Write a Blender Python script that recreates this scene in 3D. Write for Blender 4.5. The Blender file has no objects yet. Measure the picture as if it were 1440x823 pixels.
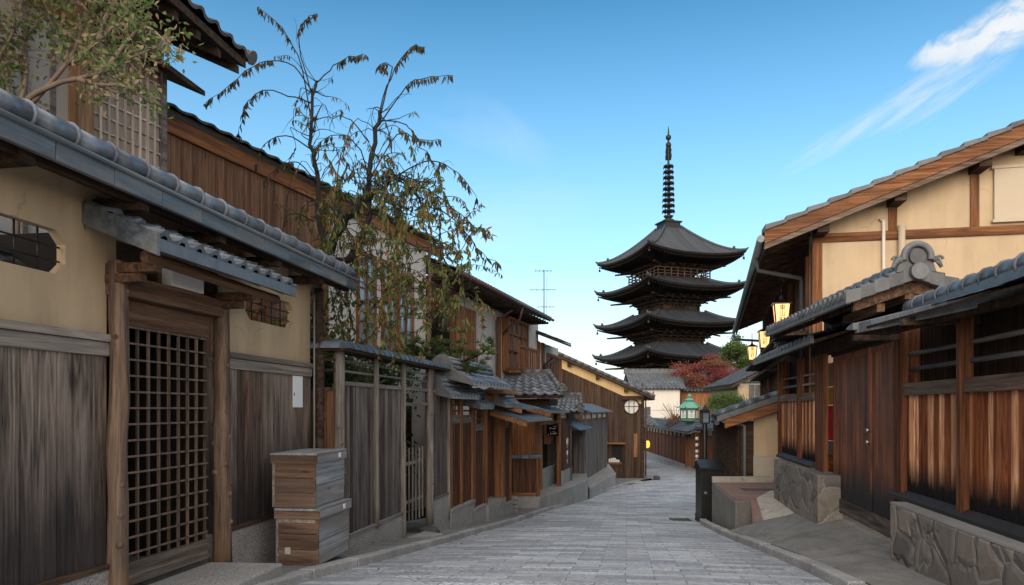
import bpy, bmesh, math, random
from math import sin, cos, pi, sqrt, atan2, radians
random.seed(7)
SC = bpy.context.scene
COL = SC.collection
# ------------------------------------------------------------------ camera, sky, sun, exposure
cd = bpy.data.cameras.new('camera'); cam = bpy.data.objects.new('camera', cd); COL.objects.link(cam)
cam.location = (0, 0, 0); cam.rotation_euler = (radians(90), 0, 0)      # eye height is z = 0
cd.sensor_width = 36; cd.lens = 25.0; cd.shift_y = 0.1135; cd.clip_end = 3000; cd.clip_start = .05
SC.camera = cam
SUN_EL, SUN_AZ = radians(16), radians(195)
W = bpy.data.worlds.new('World'); SC.world = W; W.use_nodes = True
def build_world():
    nt = W.node_tree; nt.nodes.clear(); N = nt.nodes.new; L = nt.links.new
    out = N('ShaderNodeOutputWorld'); bg = N('ShaderNodeBackground'); L(bg.outputs[0], out.inputs[0])
    sky = N('ShaderNodeTexSky'); sky.sky_type = 'NISHITA'; sky.sun_disc = False
    sky.sun_elevation = SUN_EL; sky.sun_rotation = SUN_AZ; sky.altitude = 50
    sky.air_density = 1.0; sky.dust_density = .6; sky.ozone_density = 1.6
    hs = N('ShaderNodeHueSaturation'); hs.inputs['Saturation'].default_value = SKY_SAT; hs.inputs['Hue'].default_value = .492; L(sky.outputs[0], hs.inputs['Color'])
    # thin clouds: noise over the direction of view
    tc = N('ShaderNodeTexCoord'); sep = N('ShaderNodeSeparateXYZ'); L(tc.outputs['Generated'], sep.inputs[0])
    def M(op, a, b=None, clamp=False):
        m = N('ShaderNodeMath'); m.operation = op; m.use_clamp = clamp
        for i, q in enumerate((a, b)):
            if q is None: continue
            if isinstance(q, (int, float)): m.inputs[i].default_value = q
            else: L(q, m.inputs[i])
        return m.outputs[0]
    az = M('ARCTAN2', sep.outputs[0], sep.outputs[1])
    el = M('ARCSINE', sep.outputs[2])
    def blob(a0, e0, rot, sa, se):
        da = M('SUBTRACT', az, a0); de = M('SUBTRACT', el, e0)
        p = M('ADD', M('MULTIPLY', da, cos(rot)), M('MULTIPLY', de, sin(rot)))
        q = M('SUBTRACT', M('MULTIPLY', de, cos(rot)), M('MULTIPLY', da, sin(rot)))
        r = M('ADD', M('POWER', M('ABSOLUTE', M('DIVIDE', p, sa)), 2.0), M('POWER', M('ABSOLUTE', M('DIVIDE', q, se)), 2.0))
        return M('SUBTRACT', 1.0, r, True), p, q
    def streak(p, q, sp, sq, seed, detail=8):
        cb = N('ShaderNodeCombineXYZ'); L(M('MULTIPLY', p, sp), cb.inputs[0]); L(M('MULTIPLY', q, sq), cb.inputs[1]); cb.inputs[2].default_value = seed
        n = N('ShaderNodeTexNoise'); n.inputs['Scale'].default_value = 1; n.inputs['Detail'].default_value = detail
        n.inputs['Roughness'].default_value = .62; n.inputs['Distortion'].default_value = .6; L(cb.outputs[0], n.inputs['Vector'])
        return n.outputs['Fac']
    fac = None
    for (a0, e0, rot, sa, se, sp, sq, seed, lo, hi, amp) in CLOUDS:
        b, p, q = blob(a0, e0, rot, sa, se)
        n = streak(p, q, sp, sq, seed)
        t = M('MULTIPLY', M('DIVIDE', M('SUBTRACT', M('ADD', n, M('MULTIPLY', b, .35)), lo), hi - lo, True), M('MULTIPLY', M('POWER', b, .6), amp), True)
        fac = t if fac is None else M('MAXIMUM', fac, t)
    # the paler, hazier air towards the horizon
    deep = N('ShaderNodeMapRange'); L(el, deep.inputs[0]); deep.inputs[1].default_value = .1; deep.inputs[2].default_value = .75; deep.inputs[3].default_value = 1.0; deep.inputs[4].default_value = DEEP
    dk = N('ShaderNodeVectorMath'); dk.operation = 'SCALE'; L(hs.outputs[0], dk.inputs[0]); L(deep.outputs[0], dk.inputs['Scale'])
    hz = M('POWER', M('SUBTRACT', 1.0, M('DIVIDE', el, HAZE_EL), True), 1.7)
    mixh = N('ShaderNodeMix'); mixh.data_type = 'RGBA'; L(M('MULTIPLY', hz, HAZE_AMT), mixh.inputs[0])
    low = N('ShaderNodeMix'); low.data_type = 'RGBA'; L(M('DIVIDE', el, .2, True), low.inputs[0]); low.inputs[6].default_value = HAZE_LOW; low.inputs[7].default_value = HAZE_COL
    L(dk.outputs[0], mixh.inputs[6]); L(low.outputs[2], mixh.inputs[7])
    # warm glow added behind the camera, out of frame, to light the walls
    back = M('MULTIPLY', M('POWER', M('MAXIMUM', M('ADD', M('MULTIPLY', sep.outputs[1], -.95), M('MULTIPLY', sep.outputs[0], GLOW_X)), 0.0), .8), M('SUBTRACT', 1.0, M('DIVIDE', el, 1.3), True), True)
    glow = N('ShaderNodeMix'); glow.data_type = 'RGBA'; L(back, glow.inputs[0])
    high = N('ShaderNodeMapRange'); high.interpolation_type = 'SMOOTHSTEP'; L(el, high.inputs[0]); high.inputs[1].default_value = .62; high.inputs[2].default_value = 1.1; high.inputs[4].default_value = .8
    veil = N('ShaderNodeMix'); veil.data_type = 'RGBA'; L(high.outputs[0], veil.inputs[0]); L(mixh.outputs[2], veil.inputs[6]); veil.inputs[7].default_value = HIGH_COL      # white veil added overhead, out of frame, to light road and roofs
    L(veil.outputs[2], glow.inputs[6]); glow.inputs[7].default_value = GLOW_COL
    mix = N('ShaderNodeMix'); mix.data_type = 'RGBA'; L(fac, mix.inputs[0]); L(glow.outputs[2], mix.inputs[6]); mix.inputs[7].default_value = CLOUD_COL
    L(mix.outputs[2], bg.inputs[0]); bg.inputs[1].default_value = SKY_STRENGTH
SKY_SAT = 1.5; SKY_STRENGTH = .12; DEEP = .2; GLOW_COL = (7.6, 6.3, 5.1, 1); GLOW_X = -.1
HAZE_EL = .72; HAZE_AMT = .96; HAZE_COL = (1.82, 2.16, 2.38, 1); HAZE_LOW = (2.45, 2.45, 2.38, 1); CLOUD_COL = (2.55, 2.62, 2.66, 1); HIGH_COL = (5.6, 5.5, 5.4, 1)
# azimuth, elevation, tilt, half length, half width, noise scales, seed, threshold, amount
CLOUDS = [(.605, .414, .28, .085, .03, 24, 44, 1.3, .52, .8, .95), (.55, .408, .2, .05, .02, 30, 40, 5.3, .52, .8, .9), (.54, .372, .45, .11, .036, 8, 64, 7.7, .62, 1.0, .6), (.45, .34, .45, .13, .018, 7, 64, 4.1, .58, 1.05, .5),
          (-.03, .37, -.3, .12, .05, 8, 22, 8.8, .6, 1.25, .22), (-.03, .26, .2, .2, .07, 6, 20, 2.2, .58, 1.25, .25)]
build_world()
sd = bpy.data.lights.new('sun', 'SUN'); sd.energy = .7; sd.angle = radians(40); sd.color = (1, .93, .84)
sun = bpy.data.objects.new('sun', sd); COL.objects.link(sun)
# the sun stands behind the camera, low: direction towards it
_sv = (sin(SUN_AZ) * cos(SUN_EL), cos(SUN_AZ) * cos(SUN_EL), sin(SUN_EL))
from mathutils import Vector, Matrix
sun.rotation_euler = Vector(_sv).to_track_quat('Z', 'Y').to_euler(); sun.location = (-10, -20, 30)
vs = SC.view_settings; vs.view_transform = 'Standard'; vs.look = 'None'; vs.gamma = 1; vs.exposure = 1.6; vs.use_curve_mapping = False
SC.cycles.max_bounces = 6; SC.cycles.diffuse_bounces = 3; SC.cycles.glossy_bounces = 3; SC.cycles.transparent_max_bounces = 6

# ------------------------------------------------------------------ geometry helpers
def at(px, py, Y): return Vector(((px - 720) / 1000 * Y, Y, (575 - py) / 1000 * Y))
class Frame:
    """A wall line: u runs along it, v is the distance out from it (towards the street), z is up."""
    def __init__(s, x0, y0, dx, dy, left):
        n = sqrt(dx * dx + dy * dy); s.x0, s.y0, s.dx, s.dy = x0, y0, dx / n, dy / n
        s.sg = -1 if left else 1; s.ox, s.oy = -s.dy * s.sg, s.dx * s.sg; s.ang = atan2(s.dy, s.dx)
    def u(s, px, v=0):
        k = (px - 720) / 1000
        return (k * (s.y0 + v * s.oy) - s.x0 - v * s.ox) / (s.dx - k * s.dy)
    def pt(s, u, v, z): return Vector((s.x0 + u * s.dx + v * s.ox, s.y0 + u * s.dy + v * s.oy, z))
    def z(s, px, py, v=0): return (575 - py) / 1000 * s.pt(s.u(px, v), v, 0).y
    def uy(s, Y): return (Y - s.y0) / s.dy
OFF = {}
def tag(o, label, cat, group=None, kind=None):
    o['label'] = label; o['category'] = cat
    if group: o['group'] = group
    if kind: o['kind'] = kind
def thing(name, label, cat, F, u, v, z, group=None):
    o = bpy.data.objects.new(name, None); COL.objects.link(o); o.empty_display_size = .2
    o.location = F.pt(u, v, z); o.rotation_euler = (0, 0, F.ang); tag(o, label, cat, group)
    OFF[o] = (u, v, z, F.sg); return o
class MB:
    def __init__(s): s.v = []; s.f = []; s.r = []; s.sm = []
    def face(s, idx, r=0., sm=False): s.f.append(idx); s.r.append(r); s.sm.append(sm)
    def poly(s, pts, r=None, sm=False):
        r = random.random() if r is None else r; b = len(s.v); s.v += [tuple(p) for p in pts]; s.face(list(range(b, b + len(pts))), r, sm); return s
    def hexa(s, p, r=None):
        """p: four bottom corners, four top corners in the same order"""
        r = random.random() if r is None else r; b = len(s.v); s.v += [tuple(q) for q in p]
        for f in ((3, 2, 1, 0), (4, 5, 6, 7), (0, 1, 5, 4), (1, 2, 6, 5), (2, 3, 7, 6), (3, 0, 4, 7)): s.face([b + i for i in f], r)
        return s
    def box(s, u0, u1, v0, v1, z0, z1, r=None):
        return s.hexa([(u0, v0, z0), (u1, v0, z0), (u1, v1, z0), (u0, v1, z0), (u0, v0, z1), (u1, v0, z1), (u1, v1, z1), (u0, v1, z1)], r)
    def ext(s, A, B, r=None, sm=False):
        """loft between two equal polygons, capped"""
        r = random.random() if r is None else r; b = len(s.v); n = len(A); s.v += [tuple(q) for q in A] + [tuple(q) for q in B]
        s.face([b + i for i in range(n)][::-1], r); s.face([b + n + i for i in range(n)], r)
        for i in range(n): j = (i + 1) % n; s.face([b + i, b + j, b + n + j, b + n + i], r, sm)
        return s
    def ext_v(s, poly, v0, v1, r=None): return s.ext([(a, v0, c) for a, c in poly], [(a, v1, c) for a, c in poly], r)
    def ext_u(s, poly, u0, u1, r=None): return s.ext([(u0, a, c) for a, c in poly], [(u1, a, c) for a, c in poly], r)
    def ext_z(s, poly, z0, z1, r=None): return s.ext([(a, c, z0) for a, c in poly], [(a, c, z1) for a, c in poly], r)
    def tube(s, pts, rad, n=8, r=None, sm=True, cap=True):
        r = random.random() if r is None else r; pts = [Vector(p) for p in pts]; m = len(pts)
        if isinstance(rad, (int, float)): rad = [rad] * m
        b = len(s.v); ref = None
        for i, p in enumerate(pts):
            t = (pts[min(i + 1, m - 1)] - pts[max(i - 1, 0)]).normalized()
            if ref is None: ref = Vector((0, 0, 1)) if abs(t.z) < .9 else Vector((1, 0, 0))
            x = (ref - t * ref.dot(t)).normalized(); y = t.cross(x); ref = x
            for k in range(n):
                a = 2 * pi * k / n; s.v.append(tuple(p + (x * cos(a) + y * sin(a)) * rad[i]))
        for i in range(m - 1):
            for k in range(n):
                l = (k + 1) % n; s.face([b + i * n + k, b + i * n + l, b + (i + 1) * n + l, b + (i + 1) * n + k], r, sm)
        if cap: s.face([b + k for k in range(n)][::-1], r); s.face([b + (m - 1) * n + k for k in range(n)], r)
        return s
    def lathe(s, prof, c=(0, 0, 0), n=16, r=None, sm=True, ring=0):
        r = random.random() if r is None else r; b = len(s.v); m = len(prof)
        for rr, z in prof:
            for k in range(n): a = 2 * pi * (k + ring) / n; s.v.append((c[0] + rr * cos(a), c[1] + rr * sin(a), c[2] + z))
        for i in range(m - 1):
            for k in range(n): l = (k + 1) % n; s.face([b + i * n + k, b + i * n + l, b + (i + 1) * n + l, b + (i + 1) * n + k], r, sm)
        s.face([b + k for k in range(n)][::-1], r); s.face([b + (m - 1) * n + k for k in range(n)], r); return s
    def planks(s, u0, u1, v0, v1, z0, z1, w=.15, gap=.006, dv=.006, wj=.25, slope=None):
        u = u0
        while u < u1 - .02:
            ww = min(w * (1 + random.uniform(-wj, wj)), u1 - u)
            if u1 - u - ww < w * .4: ww = u1 - u
            d = random.uniform(0, dv)
            if slope:       # top follows a line z(u)
                a, b = u + gap / 2, u + ww - gap / 2
                s.hexa([(a, v0, z0), (b, v0, z0), (b, v1 + d, z0), (a, v1 + d, z0), (a, v0, slope(a)), (b, v0, slope(b)), (b, v1 + d, slope(b)), (a, v1 + d, slope(a))])
            else: s.box(u + gap / 2, u + ww - gap / 2, v0, v1 + d, z0, z1)
            u += ww
        return s
    def leaf(s, p, d, ln, wd, r=None, up=None):
        r = random.random() if r is None else r; p = Vector(p); d = Vector(d).normalized()
        q = Vector((random.gauss(0, 1), random.gauss(0, 1), random.gauss(0, 1))) if up is None else Vector(up)
        x = d.cross(q)
        if x.length < 1e-4: x = d.cross(Vector((1, .3, .2)))
        x = x.normalized() * wd / 2; nn = x.cross(d).normalized() * ln * .1
        b = len(s.v); s.v += [tuple(p), tuple(p + d * ln * .28 + x * .85 + nn), tuple(p + d * ln * .6 + x * .8 + nn), tuple(p + d * ln), tuple(p + d * ln * .6 - x * .8 + nn), tuple(p + d * ln * .28 - x * .85 + nn), tuple(p + d * ln * .5 + nn * .2)]
        s.face([b, b + 1, b + 2, b + 6], r); s.face([b + 6, b + 2, b + 3], r); s.face([b + 6, b + 3, b + 4], r); s.face([b, b + 6, b + 4, b + 5], r); return s
    def build(s, name, m, parent=None, F=None, org=None, bevel=0, recalc=True):
        me = bpy.data.meshes.new(name)
        if parent is not None:
            q = parent
            while q not in OFF: q = q.parent
            ou, ov, oz, sg = OFF[q]
        else: ou, ov, oz = org; sg = F.sg
        me.from_pydata([(a - ou, sg * (b - ov), c - oz) for a, b, c in s.v], [], s.f)
        at_ = me.attributes.new('rnd', 'FLOAT', 'FACE'); at_.data.foreach_set('value', s.r)
        me.polygons.foreach_set('use_smooth', s.sm)
        me.materials.append(m)
        if recalc:
            bm = bmesh.new(); bm.from_mesh(me); bmesh.ops.recalc_face_normals(bm, faces=bm.faces); bm.to_mesh(me); bm.free()
        o = bpy.data.objects.new(name, me); COL.objects.link(o)
        if parent is not None: o.parent = parent
        else: o.location = F.pt(ou, ov, oz); o.rotation_euler = (0, 0, F.ang); OFF[o] = (ou, ov, oz, sg)
        if bevel:
            bv = o.modifiers.new('bevel', 'BEVEL'); bv.width = bevel; bv.segments = 2; bv.limit_method = 'ANGLE'; bv.angle_limit = radians(40)
        return o
def solo(mb, name, m, F, org, label, cat, group=None, **k):
    o = mb.build(name, m, None, F, org, **k); tag(o, label, cat, group); return o
def setting(mb, name, m, kind='structure'):
    F0 = Frame(0, 0, 1, 0, False); o = mb.build(name, m, None, F0, (0, 0, 0)); o['kind'] = kind; return o
WORLD = Frame(0, 0, 1, 0, False)                       # u = x, v = y
def spot(x, y): return Frame(x, y, 1, 0, False)
def copy_tree(o, parent=None):
    c = o.copy(); COL.objects.link(c)
    if parent is not None: c.parent = parent
    for ch in list(o.children): copy_tree(ch, c)
    return c
def tiles(mb, A, B, Cc, D, cols, rows, amp=.035, lip=.03, seg=6, flatness=.55):
    """rows of wavy roof tiles over the patch A-B (eave) to D-C (ridge)"""
    A, B, Cc, D = map(Vector, (A, B, Cc, D)); N = (B - A).cross(D - A).normalized()
    if N.z < 0: N = -N
    prof = []
    for k in range(seg): f = k / seg; prof.append(max(0., cos(2 * pi * (f - .25)) - (1 - flatness) * 1.) / flatness if False else (.5 + .5 * cos(2 * pi * (f - .25))) ** 2)
    for r_ in range(rows):
        t0, t1 = r_ / rows, (r_ + 1) / rows + .15 / rows
        for c in range(cols):
            rr = random.random(); b = len(mb.v)
            for k in range(seg + 1):
                s_ = (c + k / seg) / cols; h = amp * prof[k % seg]
                e = A.lerp(B, s_); g = D.lerp(Cc, s_)
                lo = e.lerp(g, t0); hi = e.lerp(g, min(t1, 1.))
                mb.v += [tuple(lo + N * (h + lip * .02)), tuple(lo + N * (h + lip)), tuple(hi + N * h)]
            for k in range(seg):
                i = b + 3 * k; mb.face([i, i + 3, i + 4, i + 1], rr); mb.face([i + 1, i + 4, i + 5, i + 2], rr, True)
    return mb
def eave_caps(mb, A, B, cols, out, r=.045, drop=.0):
    """round ends of the tile rolls along an eave"""
    A, B, out = Vector(A), Vector(B), Vector(out)
    for c in range(cols):
        p = A.lerp(B, (c + .25) / cols) + Vector((0, 0, drop)); mb.tube([p - out * .05, p + out * .012], r, n=12, sm=False)
    return mb
def roll(mb, P, Q, r=.07, step=.28, collar=1.18, n=12, cw=.02):
    """a run of half-round ridge tiles, each with a raised collar"""
    P, Q = Vector(P), Vector(Q); L = (Q - P).length; k = max(1, round(L / step))
    for i in range(k):
        a = P.lerp(Q, i / k); b = P.lerp(Q, (i + 1) / k); c = a.lerp(b, cw / step)
        mb.tube([a, c], r * collar, n, r=random.random()); mb.tube([c, b], [r * .97, r * 1.02], n)
    return mb
def torus_arc(c, R, a0, a1, ax, ay, n=14):
    c, ax, ay = Vector(c), Vector(ax), Vector(ay)
    return [c + ax * (R * cos(a0 + (a1 - a0) * i / n)) + ay * (R * sin(a0 + (a1 - a0) * i / n)) for i in range(n + 1)]
def ornament(mb, c, R, ax, out):
    """ridge-end tile: a disc in a ring with curled wings over a lower disc; ax runs across it, out is its face"""
    c, ax, out = Vector(c), Vector(ax).normalized(), Vector(out).normalized(); up = Vector((0, 0, 1))
    mb.ext([c + (ax * x + up * z) * R - out * .05 for x, z in ((-1.15, -.6), (1.15, -.6), (.85, .35), (.5, .95), (-.5, .95), (-.85, .35))],
           [c + (ax * x + up * z) * R + out * .03 for x, z in ((-1.15, -.6), (1.15, -.6), (.85, .35), (.5, .95), (-.5, .95), (-.85, .35))])
    mb.tube([c + up * R * .3, c + up * R * .3 + out * .07], R * .48, 20, sm=False)
    mb.tube(torus_arc(c + up * R * .3 + out * .05, R * .78, radians(-15), radians(195), ax, up), R * .2, 8)
    for s_ in (-1, 1):
        p = [c + ax * s_ * R * (.85 + .55 * t) + up * R * (.1 - .45 * t + .25 * sin(pi * t)) + out * .04 for t in (0, .25, .5, .75, 1)]
        mb.tube(p, [R * .2, R * .2, R * .18, R * .15, R * .1], 8)
        mb.tube(torus_arc(c + ax * s_ * R * 1.25 + up * R * .12 + out * .05, R * .2, 0, radians(300), ax * s_, up, 10), R * .09, 6)
    mb.tube([c - up * R * .62 - out * .02, c - up * R * .62 + out * .12], R * .5, 20, sm=False)
    return mb
def log(mb, base, top, r0, r1, knots=7, n=12):
    base, top = Vector(base), Vector(top); m = 9; pts = []; ra = []
    for i in range(m):
        t = i / (m - 1); pts.append(base.lerp(top, t) + Vector((random.uniform(-1, 1), random.uniform(-1, 1), 0)) * r0 * .12); ra.append((r0 + (r1 - r0) * t) * random.uniform(.95, 1.06))
    mb.tube(pts, ra, n, r=.5)
    for _ in range(knots):
        t = random.uniform(.08, .95); p = base.lerp(top, t); a = random.uniform(0, 2 * pi); d = Vector((cos(a), sin(a), .15)); r = r0 + (r1 - r0) * t
        mb.tube([p + d * r * .6, p + d * r * 1.05, p + d * r * 1.18], [r * .4, r * .3, r * .1], 7, r=.05)
    return mb
def oct_wall(mb, u0, u1, v0, v1, z0, z1, holes):
    """wall with eight-sided openings: (ua, ub, za, zb, c)"""
    u = u0
    for (ua, ub, za, zb, c) in sorted(holes):
        mb.box(u, ua, v0, v1, z0, z1, .5); mb.box(ua, ub, v0, v1, z0, za, .5); mb.box(ua, ub, v0, v1, zb, z1, .5)
        for (uc, su) in ((ua, 1), (ub, -1)):
            for (zc, sz) in ((za, 1), (zb, -1)): mb.ext_v([(uc, zc), (uc + su * c, zc), (uc, zc + sz * c)], v0, v1, .5)
        u = ub
    mb.box(u, u1, v0, v1, z0, z1, .5); return mb
def text_mesh(body, size):
    c = bpy.data.curves.new('lettering', 'FONT'); c.body = body; c.size = size; c.align_x = 'CENTER'; c.extrude = .004
    o = bpy.data.objects.new('lettering', c); COL.objects.link(o)
    me = bpy.data.meshes.new_from_object(o.evaluated_get(bpy.context.evaluated_depsgraph_get()))
    bpy.data.objects.remove(o); bpy.data.curves.remove(c); return me
def text_on(body, size, m, parent, loc, rot, name='lettering', spacing=None):
    """characters written downwards when spacing is given"""
    me = bpy.data.meshes.new(name); bm = bmesh.new()
    for i, ch in enumerate(body if spacing else [body]):
        t = text_mesh(ch, size); b2 = bmesh.new(); b2.from_mesh(t); bmesh.ops.translate(b2, verts=b2.verts, vec=(0, -i * (spacing or 0), 0)); b2.to_mesh(t); b2.free(); bm.from_mesh(t); bpy.data.meshes.remove(t)
    bm.to_mesh(me); bm.free(); me.materials.append(m)
    o = bpy.data.objects.new(name, me); COL.objects.link(o); o.parent = parent; o.location = loc; o.rotation_euler = rot; return o

# ------------------------------------------------------------------ materials
class NT:
    def __init__(s, name):
        s.m = bpy.data.materials.new(name); s.m.use_nodes = True; s.t = s.m.node_tree; s.t.nodes.clear()
        s.out = s.t.nodes.new('ShaderNodeOutputMaterial'); s.b = s.t.nodes.new('ShaderNodeBsdfPrincipled'); s.t.links.new(s.b.outputs[0], s.out.inputs[0])
        s.b.inputs['Specular IOR Level'].default_value = .15
    def n(s, ty, **k):
        x = s.t.nodes.new('ShaderNode' + ty)
        for a, q in k.items(): setattr(x, a, q)
        return x
    def l(s, a, b): s.t.links.new(a, b)
    def put(s, q, inp):
        if isinstance(q, (int, float, tuple)): inp.default_value = q
        else: s.l(q, inp)
    def math(s, op, a, b=None, clamp=False):
        m = s.n('Math', operation=op, use_clamp=clamp); s.put(a, m.inputs[0])
        if b is not None: s.put(b, m.inputs[1])
        return m.outputs[0]
    def mix(s, f, a, b, blend='MIX'):
        m = s.n('Mix', data_type='RGBA', blend_type=blend); s.put(f, m.inputs[0]); s.put(a, m.inputs[6]); s.put(b, m.inputs[7]); return m.outputs[2]
    def noise(s, vec, scale, detail=4, rough=.55, dist=0.):
        x = s.n('TexNoise'); x.inputs['Scale'].default_value = scale; x.inputs['Detail'].default_value = detail
        x.inputs['Roughness'].default_value = rough; x.inputs['Distortion'].default_value = dist; s.l(vec, x.inputs['Vector']); return x.outputs['Fac']
    def ramp(s, f, lo, hi): # linear 0..1 between lo and hi
        m = s.n('MapRange'); m.clamp = True; s.put(f, m.inputs[0]); s.put(lo, m.inputs[1]); s.put(hi, m.inputs[2]); return m.outputs[0]
    def obj(s): return s.n('TexCoord').outputs['Object']
    def rnd(s): return s.n('Attribute', attribute_name='rnd').outputs['Fac']
    def vmul(s, v, sc):
        m = s.n('VectorMath', operation='MULTIPLY'); s.l(v, m.inputs[0]); s.put(sc, m.inputs[1]); return m.outputs[0]
    def shift(s, v, r, k=(37., 17., 53.)):
        cb = s.n('CombineXYZ')
        for i in range(3): s.l(s.math('MULTIPLY', r, k[i]), cb.inputs[i])
        a = s.n('VectorMath', operation='ADD'); s.l(v, a.inputs[0]); s.l(cb.outputs[0], a.inputs[1]); return a.outputs[0]
    def scalecol(s, col, k):
        v = s.n('VectorMath', operation='SCALE'); s.l(col, v.inputs[0]); s.put(k, v.inputs['Scale']); return v.outputs[0]
    def bump(s, h, st, d=.01):
        x = s.n('Bump'); x.inputs['Strength'].default_value = st; x.inputs['Distance'].default_value = d; s.l(h, x.inputs['Height']); s.l(x.outputs[0], s.b.inputs['Normal'])
    def done(s, col, rough=.8): s.put(col, s.b.inputs['Base Color']); s.put(rough, s.b.inputs['Roughness']); return s.m
def rgb(r, g, b): return (r, g, b, 1)
def wood(name, c1, c2, wear=None, axis='z', rings=14., var=.45, weathered=.4, stain=None, rough=.78, bump=.5, sp=.1, fine=1., streak=.35, cracks=.4, tone=None, knots=.6):
    """c1 dark grain, c2 pale grain, wear = silvered or bleached patches, stain = (z_low, z_high, colour) rain-splash blackening"""
    t = NT(name); r = t.rnd(); o = t.obj(); v = t.shift(o, r)
    sc = {'z': (1, 1, .055), 'x': (.055, 1, 1), 'y': (1, .055, 1)}[axis]
    vv = t.vmul(v, sc)
    big = t.noise(vv, 5.5, 2, .5, .3)
    ring = t.math('MULTIPLY_ADD', t.math('SINE', t.math('MULTIPLY', big, rings * 6.28)), .5); t.t.nodes[-1]
    ring.node.inputs[2].default_value = .5
    fib = t.noise(vv, 70 * fine, 4, .65)
    strk = t.noise(t.vmul(v, {'z': (1, 1, .03), 'x': (.03, 1, 1), 'y': (1, .03, 1)}[axis]), 19, 3, .6, .2)
    g = t.math('ADD', t.math('MULTIPLY', ring, .4), t.math('MULTIPLY', t.ramp(fib, .3, .7), .6))
    col = t.mix(g, c1, c2)
    if tone: col = t.mix(t.ramp(r, .38, .62), t.scalecol(col, 1.), t.mix(g, tone[0], tone[1]))
    col = t.scalecol(col, t.math('ADD', 1 - streak, t.math('MULTIPLY', t.ramp(strk, .36, .64), 2 * streak)))
    crk = t.noise(t.vmul(v, {'z': (1, 1, .045), 'x': (.045, 1, 1), 'y': (1, .045, 1)}[axis]), 31, 2, .5, .5)
    col = t.mix(t.math('MULTIPLY', t.ramp(crk, .33, .27), cracks), col, rgb(.012, .01, .009))
    kv = t.n('TexVoronoi', feature='F1'); kv.inputs['Scale'].default_value = 2.6; t.l(t.vmul(v, {'z': (1.6, 1.6, .5), 'x': (.5, 1.6, 1.6), 'y': (1.6, .5, 1.6)}[axis]), kv.inputs['Vector'])
    kc = t.n('SeparateColor'); t.l(kv.outputs['Color'], kc.inputs[0])
    kn = t.math('MULTIPLY', t.ramp(kv.outputs['Distance'], .085, .03), t.math('GREATER_THAN', kc.outputs[0], .45))
    if wear:
        w = t.noise(t.vmul(v, {'z': (1, 1, .25), 'x': (.25, 1, 1), 'y': (1, .25, 1)}[axis]), 3.2, 5, .6)
        col = t.mix(t.math('MULTIPLY', t.ramp(w, .42, .68), weathered), col, wear)
    k = t.math('ADD', t.math('MULTIPLY', r, var), 1 - var / 2)
    col = t.mix(t.math('MULTIPLY', kn, knots), col, rgb(.018, .013, .01)); col = t.scalecol(col, k)
    if stain:
        sep = t.n('SeparateXYZ'); t.l(o, sep.inputs[0])
        st_n = t.noise(t.vmul(v, (1, 1, .12)), 9, 4, .6)
        h = t.math('ADD', sep.outputs[2], t.math('MULTIPLY', t.math('SUBTRACT', st_n, .5), (stain[1] - stain[0]) * 1.4))
        f = t.ramp(h, stain[1], stain[0])
        if len(stain) > 3: f = t.math('MULTIPLY', f, stain[3])
        col = t.mix(f, col, stain[2])
    t.b.inputs['Specular IOR Level'].default_value = sp
    t.bump(g, bump, .006); return t.done(col, rough)
def plain(name, c, rough=.7, var=.1, metal=0., nscale=6, sp=.35, bump=0., bscale=60):
    t = NT(name); o = t.obj(); v = t.shift(o, t.rnd()); n = t.noise(v, nscale, 5, .6)
    k = t.math('ADD', 1 - var, t.math('MULTIPLY', n, 2 * var)); col = t.scalecol(t.mix(.0, c, c), k)
    t.b.inputs['Metallic'].default_value = metal; t.b.inputs['Specular IOR Level'].default_value = sp
    if bump: t.bump(t.noise(o, bscale, 4, .6), bump, .006)
    return t.done(col, rough)
def plaster(name, c, dirt, var=.12):
    t = NT(name); o = t.obj(); n = t.noise(o, 1.3, 5, .6); s_ = t.noise(t.vmul(o, (1, 1, .15)), 2.5, 5, .65)
    col = t.mix(t.math('MULTIPLY', t.ramp(s_, .42, .75), .75), c, dirt); col = t.scalecol(col, t.math('ADD', 1 - var, t.math('MULTIPLY', n, 2 * var)))
    wv = t.n('VectorMath', operation='ADD'); t.l(o, wv.inputs[0]); cb = t.n('CombineXYZ'); wn = t.noise(o, 4, 4, .6)
    for i in range(3): t.l(t.math('MULTIPLY', wn, .3), cb.inputs[i])
    t.l(cb.outputs[0], wv.inputs[1]); ck = t.n('TexVoronoi', feature='DISTANCE_TO_EDGE'); ck.inputs['Scale'].default_value = .75; t.l(wv.outputs[0], ck.inputs['Vector'])
    cf = t.math('MULTIPLY', t.ramp(ck.outputs['Distance'], .007, .002), t.ramp(t.noise(o, 1.1, 2, .5), .5, .62)); col = t.mix(t.math('MULTIPLY', cf, .3), col, t.scalecol(dirt if not isinstance(dirt, tuple) else t.mix(0., dirt, dirt), .45))
    t.bump(t.noise(o, 55, 5, .65), .3, .004); return t.done(col, .9)
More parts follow.
